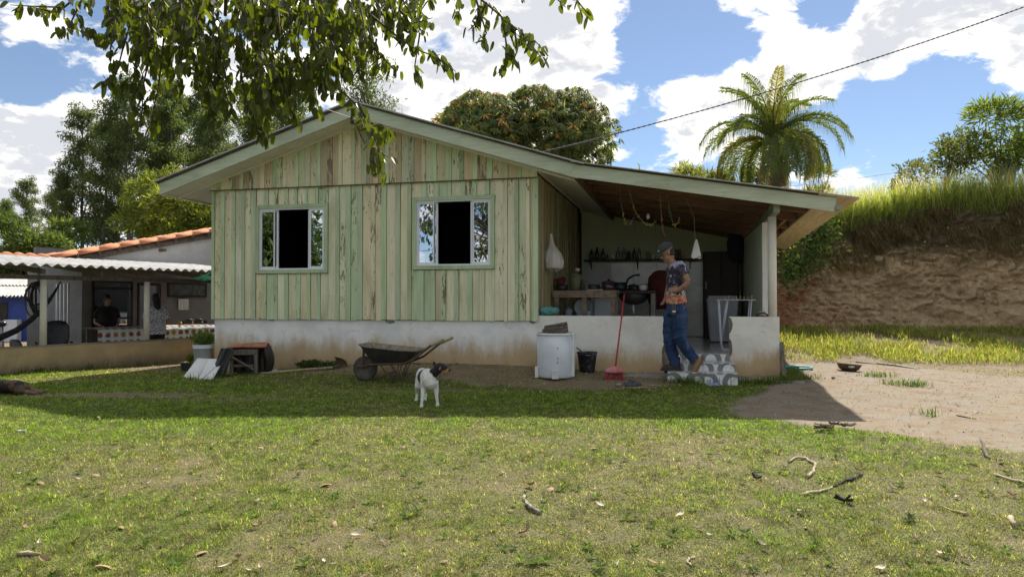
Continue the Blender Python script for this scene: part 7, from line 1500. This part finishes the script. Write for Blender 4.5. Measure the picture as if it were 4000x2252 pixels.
# ---- the people on the veranda
def figure(label, loc, H, yaw, shirt, legs, arm, hairlen, seat=False):
    """standing person facing local -y"""
    t_ = thing('person', label, 'person', loc, yaw); k = H / 1.70; V3 = lambda x, y, z: Vector((x, y, z)) * k; RH = Matrix.Rotation(R(-90), 3, 'Z') @ Matrix.Rotation(R(-18), 3, 'Y') if False else Matrix.Rotation(R(90), 3, 'Z') @ Matrix.Rotation(R(-18), 3, 'Y')
    b = MB(); fh_ = head_parts(b, V3(0, -.03, 1.58), RH, k * .98); b.tube([V3(0, -.01, 1.50), V3(0, .01, 1.40)], [.05 * k, .06 * k], 10)
    b.tube([V3(0, .01, 1.42), V3(0, .01, 1.30), V3(0, 0, 1.05), V3(0, 0, .90)], [(.14 * k, .08 * k), (.17 * k, .10 * k), (.14 * k, .10 * k), (.16 * k, .12 * k)], 14, up=Vector((0, 1, 0)))
    for s_ in (-1, 1):
        b.tube([V3(s_ * .17, .01, 1.36), V3(s_ * .235, .03, 1.16), V3(s_ * .24, .02, 1.06)], [.048 * k, .042 * k, .038 * k], 9); w_ = V3(s_ * .17, -.24, 1.00) if arm else V3(s_ * .24, -.06, .84); b.tube([V3(s_ * .24, .02, 1.06), w_], [.038 * k, .026 * k], 9); hand(b, w_, Vector((-s_ * .3, -1, -.1)) if arm else Vector((0, -.2, -1)), Vector((0, 0, -1)) if arm else Vector((-s_, 0, 0)), k * .95, .4)
        b.tube([V3(s_ * .09, 0, .92), V3(s_ * .095, -.01, .5), V3(s_ * .095, .01, .07)], [.085 * k, .058 * k, .038 * k], 10); b.tube([V3(s_ * .095, .03, .035), V3(s_ * .10, -.06, .035), V3(s_ * .105, -.17, .025)], [.04 * k, .042 * k, .025 * k], 9)
    put('body', remesh(b, .011, 3), MT['skin'], t_)
    c = MB(); c.tube([V3(0, .005, 1.455), V3(0, .01, 1.42), V3(0, .01, 1.30), V3(0, .0, 1.1), V3(0, .0, .95), V3(0, 0, .82)], [(.08 * k, .06 * k), (.165 * k, .095 * k), (.205 * k, .13 * k), (.20 * k, .14 * k), (.215 * k, .16 * k), (.215 * k, .16 * k)], 18, up=Vector((0, 1, 0)))
    for s_ in (-1, 1): c.tube([V3(s_ * .15, .01, 1.38), V3(s_ * .20, .02, 1.27), V3(s_ * .235, .03, 1.16)], [.07 * k, .07 * k, .065 * k], 10)
    put('blouse', wrinkle(remesh(c, .012, 4), .012, 5, 6, 3), shirt, t_)
    c = MB(); c.tube([V3(0, 0, .95), V3(0, 0, .85)], [(.19 * k, .14 * k), (.195 * k, .145 * k)], 14, up=Vector((0, 1, 0)))
    for s_ in (-1, 1): c.tube([V3(s_ * .095, 0, .90), V3(s_ * .10, -.01, .5), V3(s_ * .10, .01, .10)], [.105 * k, .078 * k, .062 * k], 12)
    put('trousers', remesh(c, .013, 3), legs, t_)
    h = MB(); h.ell(fh_((.025, 0, .03)), (.108 * k, .090 * k, .112 * k), RH, 14, 10)
    if hairlen: h.tube([fh_((.06, 0, -.02)), V3(0, .085, 1.42), V3(0, .10, 1.42 - hairlen)], [(.085 * k, .055 * k), (.08 * k, .045 * k), (.03 * k, .02 * k)], 10, up=Vector((0, 1, 0)))
    put('hair', remesh(h, .012, 2), MT['hair'], t_); return t_
m, t = newmat('floral_blouse'); oc = t.n('ShaderNodeTexCoord').outputs['Object']; vo = t.n('ShaderNodeTexVoronoi', feature='DISTANCE_TO_EDGE'); vo.inputs['Scale'].default_value = 17; t.put(vo, 'Vector', t.vm('ADD', oc, t.vm('SCALE', t.n('ShaderNodeTexNoise', ins={'Scale': 14.}).outputs['Color'], .10)))
out(t, princ(t, t.mix(t.mr(vo.outputs['Distance'], .035, .065), (.045, .055, .15), (.55, .57, .62)), .9, 0, .2).outputs[0]); FLOR = m
figure('woman with dark hair and blue floral blouse standing at the veranda table', nloc(3.05, .75, FL), 1.56, R(-14), FLOR, M('black_trousers', (.016, .016, .02), None, 9, .9), True, .12).rotation_euler.z = R(225)
figure('person coloured dark as a silhouette in front of the veranda window', nloc(2.85, 2.22, FL), 1.55, R(40), M('silhouette_tshirt', (.018, .018, .02), None, 9, .9), M('silhouette_trousers', (.02, .02, .022), None, 9, .9), True, 0)  # figure for the silhouette in the glass; its shade put into the clothes
# ---- standing dog
droot = gp(1680, 1582); dog = thing('dog', 'white dog with black head and side patch standing on the lawn', 'dog', droot, 0)
def dj(px, py, Y): return at(px, py, Y) - droot
b = MB()
b.tube([dj(1672, 1462, 7.98), dj(1673, 1474, 8.04), dj(1666, 1474, 8.16), dj(1655, 1470, 8.30), dj(1649, 1466, 8.42), dj(1648, 1464, 8.47)], [(.05, .06), (.085, .105), (.088, .108), (.072, .086), (.076, .095), (.04, .05)], 18)
b.tube([dj(1672, 1478, 8.0), dj(1683, 1505, 7.97), dj(1685, 1517, 7.98)], [.082, .062, .025], 12)                         # chest
b.tube([dj(1681, 1470, 8.02), dj(1694, 1456, 8.0), dj(1712, 1442, 7.98)], [.070, .054, .047], 14)                          # neck
b.tube([dj(1700, 1438, 7.99), dj(1716, 1434, 7.98), dj(1733, 1438, 7.975), dj(1745, 1442, 7.97), dj(1757, 1446, 7.965)], [.040, .056, .047, .029, .018], 14)   # head and muzzle
b.tube([dj(1734, 1449, 7.972), dj(1748, 1452, 7.968), dj(1754, 1452, 7.966)], [.03, .018, .012], 10)
for (sh0, el, kn, pa_) in (((1657, 1490, 8.02), (1655, 1516, 8.03), (1650, 1548, 7.97), (1647, 1580, 7.945)), ((1698, 1488, 8.0), (1703, 1515, 8.03), (1705, 1546, 8.0), (1709, 1576, 7.985))):
    b.tube([dj(*sh0), dj(*el), dj(*kn), dj(*pa_)], [.046, .034, .021, .016], 10); p0 = dj(*pa_); b.tube([p0, p0 + Vector((.004, -.03, -.018)), p0 + Vector((.008, -.05, -.022))], [(.022, .018), (.026, .016), (.018, .010)], 9)
for (hp, kn, hk, pa_) in (((1643, 1478, 8.40), (1634, 1508, 8.36), (1630, 1532, 8.47), (1627, 1556, 8.44)), ((1656, 1480, 8.42), (1662, 1508, 8.36), (1661, 1530, 8.49), (1661, 1554, 8.46))):
    b.tube([dj(*hp), dj(*kn), dj(*hk), dj(*pa_)], [.062, .044, .021, .016], 10); p0 = dj(*pa_); b.tube([p0, p0 + Vector((.0, -.03, -.016)), p0 + Vector((.002, -.048, -.02))], [(.021, .017), (.025, .015), (.017, .010)], 9)
b.tube([dj(1648, 1452, 8.46), dj(1646, 1460, 8.53), dj(1646, 1478, 8.56)], [.022, .016, .010], 8)
me = remesh(b, .0075, 4); n = len(me.vertices); co = np.empty(n * 3); me.vertices.foreach_get('co', co); co = co.reshape(-1, 3); W3 = co + np.array(tuple(droot))
dpx = 2000 + F * W3[:, 0] / W3[:, 1]; dpy = 1170 - F * (W3[:, 2] - CZ) / W3[:, 1]; nz = fbm(co[:, 0] * 30, co[:, 2] * 30 + co[:, 1] * 20, 3) - .5
col = np.tile(np.array([.66, .655, .60]), (n, 1)); blk = np.array([.018, .017, .018]); tan = np.array([.42, .21, .10])
hp = np.array(tuple(dj(1718, 1440, 7.98))); axn = np.array(tuple(dj(1716, 1438, 7.98) - dj(1684, 1466, 8.01))); axn /= np.linalg.norm(axn); along = (co - np.array(tuple(dj(1690, 1460, 8.0)))) @ axn
head_m = (along > .005 + .03 * nz) & (co[:, 1] < .15) & (dpy < 1475); col[head_m] = blk
mz = (dpx > 1726 + 14 * nz) & (dpy > 1438 + (1748 - dpx) * .45 + 8 * nz) & (dpx < 1754) & head_m; col[mz] = tan; col[(dpx > 1753) & head_m] = np.array([.05, .04, .04])
c1 = np.array(tuple(dj(1650, 1482, 8.18))); side = (np.hypot((co[:, 1] - c1[1]) / .105, (co[:, 2] - c1[2] - .01) / .13) < 1 + .25 * nz) & (co[:, 0] < c1[0] + .05); col[side] = blk
st_ = (np.abs(co[:, 1] - c1[1] + .0) < .035 + .02 * nz) & (co[:, 2] > c1[2] + .06); col[st_] = blk
a_ = me.color_attributes.new('Col', 'FLOAT_COLOR', 'POINT'); c4 = np.ones((n, 4), np.float32); c4[:, :3] = col; a_.data.foreach_set('color', c4.ravel())
FUR = attr_plain('short_fur', .75, 60., .3); put('body', me, FUR, dog)
BLK = M('black_fur', (.018, .017, .018), (.03, .028, .028), 30, .7, .3); PNK = M('pink_ear', (.40, .20, .15), (.3, .13, .1), 12, .7)
def ear(base, tip, wdir, name, mats):
    b_ = MB(); ba, ti, wd2 = Vector(base), Vector(tip), Vector(wdir)
    for j, (m_, k) in enumerate(((0, 1.),)): b_.loft([[ba.lerp(ti, q) + wd2 * (w_ * math.cos(a)) + Vector((0, .012, 0)) * (math.sin(a) * (1 - q)) for a in np.linspace(0, 6.283, 10, endpoint=False)] for q, w_ in ((0, .026), (.3, .03), (.6, .022), (.85, .010), (1, .002))])
    return b_.build(name, mats, dog)
ear(dj(1703, 1432, 7.985), dj(1695, 1409, 8.0), (1, .2, -.35), 'ear', BLK); e2 = ear(dj(1716, 1432, 7.94), dj(1722, 1446, 7.905), (.8, -.3, .5), 'ear', BLK)
mb = MB(); mb.ell(dj(1718, 1439, 7.915), (.010, .006, .020), Matrix.Rotation(R(15), 3, 'Y')); mb.build('ear_lining', PNK, e2)
mb = MB(); mb.ell(dj(1759, 1444, 7.962), (.011, .013, .010)); mb.build('nose', M('dog_nose', (.02, .02, .02), None, 9, .3), dog)
mb = MB(); mb.ell(dj(1736, 1433, 7.938), (.007, .006, .007)); mb.build('eye', MT['hair'], dog)
# ---- dog lying at the left edge
lr = gp(60, 1538); ld = thing('dog', 'dark brown dog lying on its side at the left picture edge', 'dog', lr, 0)
b = MB(); X = lambda x, y, z: Vector((x, y, z)); b.tube([X(-.42, .02, .09), X(-.30, .03, .10), X(-.12, .02, .095), X(.06, .0, .09), X(.14, 0, .08)], [(.06, .055), (.10, .09), (.10, .085), (.085, .08), (.05, .05)], 14)
b.tube([X(-.40, .0, .09), X(-.52, -.02, .08), X(-.60, -.04, .07)], [.07, .055, .05], 10); b.tube([X(-.58, -.03, .07), X(-.68, -.06, .06), X(-.77, -.09, .045)], [.06, .05, .025], 10)
for (y, dz) in ((-.06, 0), (.04, .03)):
    b.tube([X(.08, y, .07 + dz), X(.17, y - .08, .05 + dz), X(.26, y - .04, .035), X(.36, y - .05, .02)], [.06, .04, .024, .018], 9); b.tube([X(-.34, y, .06), X(-.25, y - .16, .04), X(-.14, y - .2, .025), X(-.08, y - .2, .02)], [.05, .033, .022, .018], 9)
b.tube([X(.14, .03, .07), X(.24, .10, .03), X(.32, .14, .015)], [.03, .02, .01], 8)
me = remesh(b, .009, 4); n = len(me.vertices); co = np.empty(n * 3); me.vertices.foreach_get('co', co); co = co.reshape(-1, 3); q = fbm(co[:, 0] * 14, co[:, 1] * 14 + co[:, 2] * 10, 8)
col = np.where((q > .52)[:, None], np.array([.10, .062, .035]), np.array([.025, .02, .017])); col = np.where((co[:, 0] > .22)[:, None], np.array([.20, .13, .075]), col)
a_ = me.color_attributes.new('Col', 'FLOAT_COLOR', 'POINT'); c4 = np.ones((n, 4), np.float32); c4[:, :3] = col; a_.data.foreach_set('color', c4.ravel()); put('body', me, FUR, ld)
for s_ in (-1, 1): mb = MB(); mb.ell(X(-.58, -.03 + .05 * s_, .115), (.03, .012, .03)); mb.build('ear', BLK, ld)
# ------------------------------------------------------------------ sticks, leaves and litter
def stick(name, label, pts, r_, mat, cat='stick', lift=None):
    W3 = [gp(*p[:2]) for p in pts]; o = W3[0]; rs_ = r_ if isinstance(r_, list) else [r_] * len(pts); P = [w_ - o + Vector((0, 0, rs_[k] * .8 + (p[2] if len(p) > 2 else 0) + random.uniform(0, .004))) for k, (w_, p) in enumerate(zip(W3, pts))]
    Q = []
    for k in range(len(P) - 1):
        for f in (0, .33, .66): Q.append((P[k].lerp(P[k + 1], f) + Vector((random.gauss(0, .1), random.gauss(0, .1), random.gauss(0, .05))) * rs_[k] * (f > 0) * 6, (rs_[k] + (rs_[k + 1] - rs_[k]) * f) * random.uniform(.75, 1.2)))
    Q.append((P[-1], rs_[-1])); mb = MB(); mb.tube([q_[0] for q_ in Q], [q_[1] for q_ in Q], 7); return tag(mb.build(name, mat, None, loc=o), label, cat)
CHAR = M('charred_wood', (.014, .013, .013), (.03, .028, .026), 14, .9, .7)
stick('stick', 'short mottled curved stick in the lower middle of the lawn', [(2048, 1942), (2056, 1975), (2080, 1998), (2112, 2010)], [.010, .013, .014, .012], M('mottled_stick', (.36, .33, .27), (.08, .07, .06), 40, .9, .4))
stick('stick', 'pale hooked stick on the right of the lawn', [(3080, 1808), (3105, 1792), (3150, 1795), (3185, 1815), (3180, 1845), (3150, 1868)], [.008, .010, .011, .012, .011, .012], MT['deadstick'])
stick('stick', 'bleached stick below the pale hooked one', [(3122, 1938), (3170, 1930), (3230, 1915), (3250, 1905)], [.010, .011, .008, .006], MT['deadstick'])
stick('charred_branch', 'charred black branch end beyond the bleached stick', [(3250, 1906), (3290, 1888), (3330, 1875), (3366, 1858)], [.006, .010, .016, .010], CHAR, 'branch')
for k, (px, py, s_, lb) in enumerate(((2957, 1872, .035, 'smaller black charred lump on the lawn'), (3300, 1962, .045, 'larger black charred lump near the charred branch'))):
    p = gp(px, py); mb = MB(); r2 = random.Random(k)
    for j in range(6): mb.bar((0, 0, .012), (r2.uniform(-1.3, 1.3) * s_, r2.uniform(-.8, .8) * s_, r2.uniform(.2, 1.2) * s_), .020, .012)
    tag(mb.build('charred_lump', CHAR, None, loc=p), lb, 'charcoal')
stick('stick', 'forked grey stick at the lawn edge far right', [(3830, 1745, .06), (3845, 1775, .02), (3860, 1793), (3895, 1797)], [.010, .014, .013, .008], MT['oldwood'])
stick('stick', 'pale thick stick cut by the right picture edge', [(3885, 1855), (3930, 1872), (4010, 1895), (4080, 1915)], [.008, .011, .013, .013], MT['deadstick'])
stick('wood_stub', 'short round wood stub near the right edge', [(3948, 2028), (3968, 2062)], [.014, .016], MT['deadstick'], 'wood')
stick('bark_strip', 'thin orange brown bark strip on the right lawn', [(3670, 1975), (3720, 1998), (3780, 2016)], [.004, .007, .010], MT['leafdry'], 'bark')
stick('stick', 'thin forked twig in the lower right of the middle lawn', [(2700, 2215), (2685, 2200), (2690, 2185), (2715, 2180)], .006, MT['deadstick'])
stick('stick', 'thin dark twig on the sunny yard', [(3735, 1622), (3770, 1630), (3815, 1638)], [.006, .006, .003], MT['twig'])
stick('stick', 'weathered wood piece at the lower left', [(66, 2172), (110, 2168), (160, 2166)], [.011, .011, .006], MT['deadstick'])
stick('white_tube', 'short white tube on the left lawn', [(66, 1688), (102, 1686)], .013, MT['white_cer'], 'tube')
stick('stick', 'bent stick on the soil behind the dog', [(1738, 1418), (1760, 1410, .02), (1765, 1402, .05)], [.008, .010, .007], MT['oldwood'])
stick('stick', 'long dark stick on the soil left of the dog', [(1565, 1418), (1600, 1418), (1645, 1424)], .010, MT['oldwood'])
stick('stick', 'dark stick on the soil right of the dog', [(1690, 1432), (1740, 1428), (1790, 1422)], .009, MT['oldwood'])
stick('root', 'thin root trailing from the wooden stand towards the shovel', [(965, 1470), (1000, 1462), (1035, 1455)], .007, MT['deadstick'], 'root')
stick('wood_chip', 'pale wood chip by the broom and steps', [(2460, 1516), (2500, 1516), (2530, 1513)], [.006, .010, .006], MT['deadstick'], 'wood chip')
stick('wood_chip', 'pale wood chip nearer the steps', [(2535, 1498), (2580, 1499)], [.007, .008], MT['deadstick'], 'wood chip')
stick('board_scrap', 'pale board scrap on the lawn at the far left', [(20, 1487), (75, 1484)], [.012, .014], MT['deadstick'], 'board')
rr_ = random.Random(12)
for k in range(9):
    px, py = 3190 + 15 * k + rr_.uniform(-10, 10), 1676 + rr_.uniform(-9, 12); p = gp(px, py); a = rr_.uniform(-.7, .7); L = rr_.uniform(.06, .15); mb = MB()
    def bk(i, j, L=L, c=rr_.uniform(.01, .03)): x = (i - .5) * L; return Vector((x, (j - .5) * .035 * (1.1 - abs(2 * i - 1) * .6), .012 + c * (2 * j - 1) ** 2 + c * .7 * (2 * i - 1) ** 2))
    mb.grid(bk, 6, 3); tag(mb.build('bark_piece', MT['oldwood'] if k % 2 else MT['deadstick'], None, loc=(p.x, p.y, p.z + .005 + .01 * (k % 3)), rot=(rr_.uniform(-.3, .3), 0, a)), 'curled bark piece in the small heap at the yard edge', 'bark', 'bark heap at the yard edge')
# fallen leaves
def leafm(name, mat, curl, wid):
    mb = MB(); mb.grid(lambda i, j: Vector(((j - .5) * 1.0, (i - .5) * wid * math.sin(math.pi * min(.97, max(.03, j * .94 + .03))) ** .75, .10 + curl * (2 * j - 1) ** 2 * .18 + curl * .35 * wid * (2 * i - 1) ** 2)), 3, 6); o = mb.build(name, mat); me_ = o.data; bpy.data.objects.remove(o); return me_
LM = [leafm('fallen_leaf', MT['leafdry'], 1., .42), leafm('fallen_leaf', MT['leafpale'], .6, .45), leafm('fallen_leaf', MT['leafdry'], -.6, .5), leafm('fallen_leaf', MT['leafpale'], 1.2, .32), leafm('fallen_leaf', MT['leafdry'], .5, .3)]
KN = [(870, 2230, 1), (1018, 2230, 1), (935, 2190, 0), (785, 2165, 0), (720, 2140, 0), (1395, 1975, 0), (1010, 1965, 1), (1000, 2065, 0), (475, 2065, 0), (95, 2070, 0), (160, 1890, 0), (1020, 1752, 0), (1235, 1733, 0), (1620, 1730, 1), (1430, 1750, 1), (1575, 1750, 0), (1270, 1900, 0), (1395, 2095, 1), (1500, 2120, 1), (1460, 2060, 1), (410, 2220, 0), (180, 2200, 0), (300, 2120, 0), (2055, 2090, 0), (2340, 1980, 1), (2545, 2205, 0), (2660, 2020, 1), (2985, 2145, 1), (3440, 2230, 1), (2755, 1713, 1), (2825, 1724, 1), (2560, 1680, 1), (2665, 1676, 1), (2520, 1790, 0), (2445, 1800, 1), (3540, 1812, 1), (3065, 1830, 1), (2900, 1918, 1), (2905, 1895, 0), (3485, 1917, 1), (3910, 1810, 1), (3265, 1760, 1), (3450, 1715, 1), (3360, 1845, 0), (2700, 1770, 0), (2320, 1755, 0), (580, 1900, 1), (300, 1880, 1), (375, 1860, 0), (830, 1750, 1), (300, 1640, 1), (385, 1638, 1), (2070, 1905, 0), (2150, 1915, 0), (3130, 2010, 1), (3010, 2008, 1), (3620, 2020, 0), (1730, 2200, 0), (560, 1690, 0), (460, 1730, 0)]
for k, (px, py, kind) in enumerate(KN + [(rr_.uniform(40, 3960), rr_.uniform(1640, 2240), rr_.randrange(2)) for _ in range(46)]):
    p = gp(px, py); me_ = LM[(1, 3)[rr_.randrange(2)] if kind else (0, 2, 4)[rr_.randrange(3)]]; o = bpy.data.objects.new('fallen_leaf', me_); COL.objects.link(o)
    L = rr_.uniform(.05, .085) * (1 if k < len(KN) else .75); o.scale = (L, L, L); o.location = (p.x, p.y, p.z + .010); o.rotation_euler = (rr_.uniform(-.5, .5), rr_.uniform(-.35, .35), rr_.uniform(0, 6.28)); tag(o, 'dry curled leaf fallen on the lawn', 'leaf', 'dry leaves scattered over the lawn')
for px, py, s_, lb in ((2415, 1490, .035, 'rounded stone beside the floor cloth'), (2290, 1460, .022, 'small yellow stone at the foot of the bucket'), (2410, 1500, .022, 'little stone in front of the broom'), (3255, 1478, .03, 'flat stone on the yard by the bowl')):
    p = gp(px, py); b = MB(); b.ell((0, 0, s_ * .5), (s_, s_ * .8, s_ * .6)); tag(b.build('stone', MT['yellow_box'] if 'yellow' in lb else MT['stone'], None, loc=p), lb, 'stone')
# tiny litter on soil and yard: bark crumbs and leaf bits
def litter():
    r = np.random.default_rng(88); n = 16000; Y = r.uniform(2.4, 16.5, n); X = r.uniform(-7, 11, n); k = r.random(n) < np.clip(yard(X, Y) * .35 + bare(X, Y) * .7 + .22 + .5 * (Y > 12), 0, 1); u, v = huv(X, Y); k &= ~((v > -.05) & (u < 3.5) & (u > -5.7)) & ~((u > 1.8) & (u < 2.95) & (v > -.7)); s_, b_ = nsb(X, Y); k &= ~((b_ > -.05) & (X < -5))
    X, Y = X[k], Y[k]; n = len(X); P = np.stack([X, Y, g(X, Y) + .006], 1); a = r.random(n) * 6.283; d = unit(np.stack([np.cos(a), np.sin(a), .25 * r.normal(size=n)], 1)); sd_ = unit(np.stack([-np.sin(a), np.cos(a), .3 * r.normal(size=n)], 1)); cl_ = np.array([(.30, .21, .12), (.10, .075, .05), (.42, .35, .26), (.06, .045, .035), (.20, .14, .08)])
    return np_mesh('leaf_litter', *leaf_arrays(P, d, sd_, r.uniform(.012, .05, n), r.uniform(.006, .018, n), np.zeros((n, 3)))[:2], FURL, np.repeat(cl_[r.integers(0, 5, n)], 4, 0))
FURL = attr_plain('litter_bits', .9, 40., .1); o = link('leaf_litter', litter()); o['kind'] = 'stuff'; tag(o, 'crumbs of bark and leaf bits over the soil and yard', 'litter')
for px, py, n_, lb in ((3540, 1505, 220, 'vivid green grass tuft in the sunny yard'), (3420, 1470, 120, 'paler grass tuft behind the vivid one in the yard'), (3620, 1622, 40, 'tiny grass sprig in the middle of the yard'), (3110, 1478, 160, 'shaded grass clump by the porch corner'), (2690, 1502, 60, 'tall grass blades in front of the steps')):
    p = gp(px, py); t_ = thing('grass_tuft', lb, 'grass', p, 0, None); sp_ = .18 if n_ > 100 else .05; me_ = tuft_mesh('blades', [(0, 0, 0), (sp_, 0, 0), (-sp_, .05, 0), (.5 * sp_, -.05, 0)], GRASS, (.06, .16), n_, .05 if n_ < 100 else .08, ((.05, .10, .02), (.11, .17, .035)), .009, .9); link('blades', me_, t_)['kind'] = 'stuff'
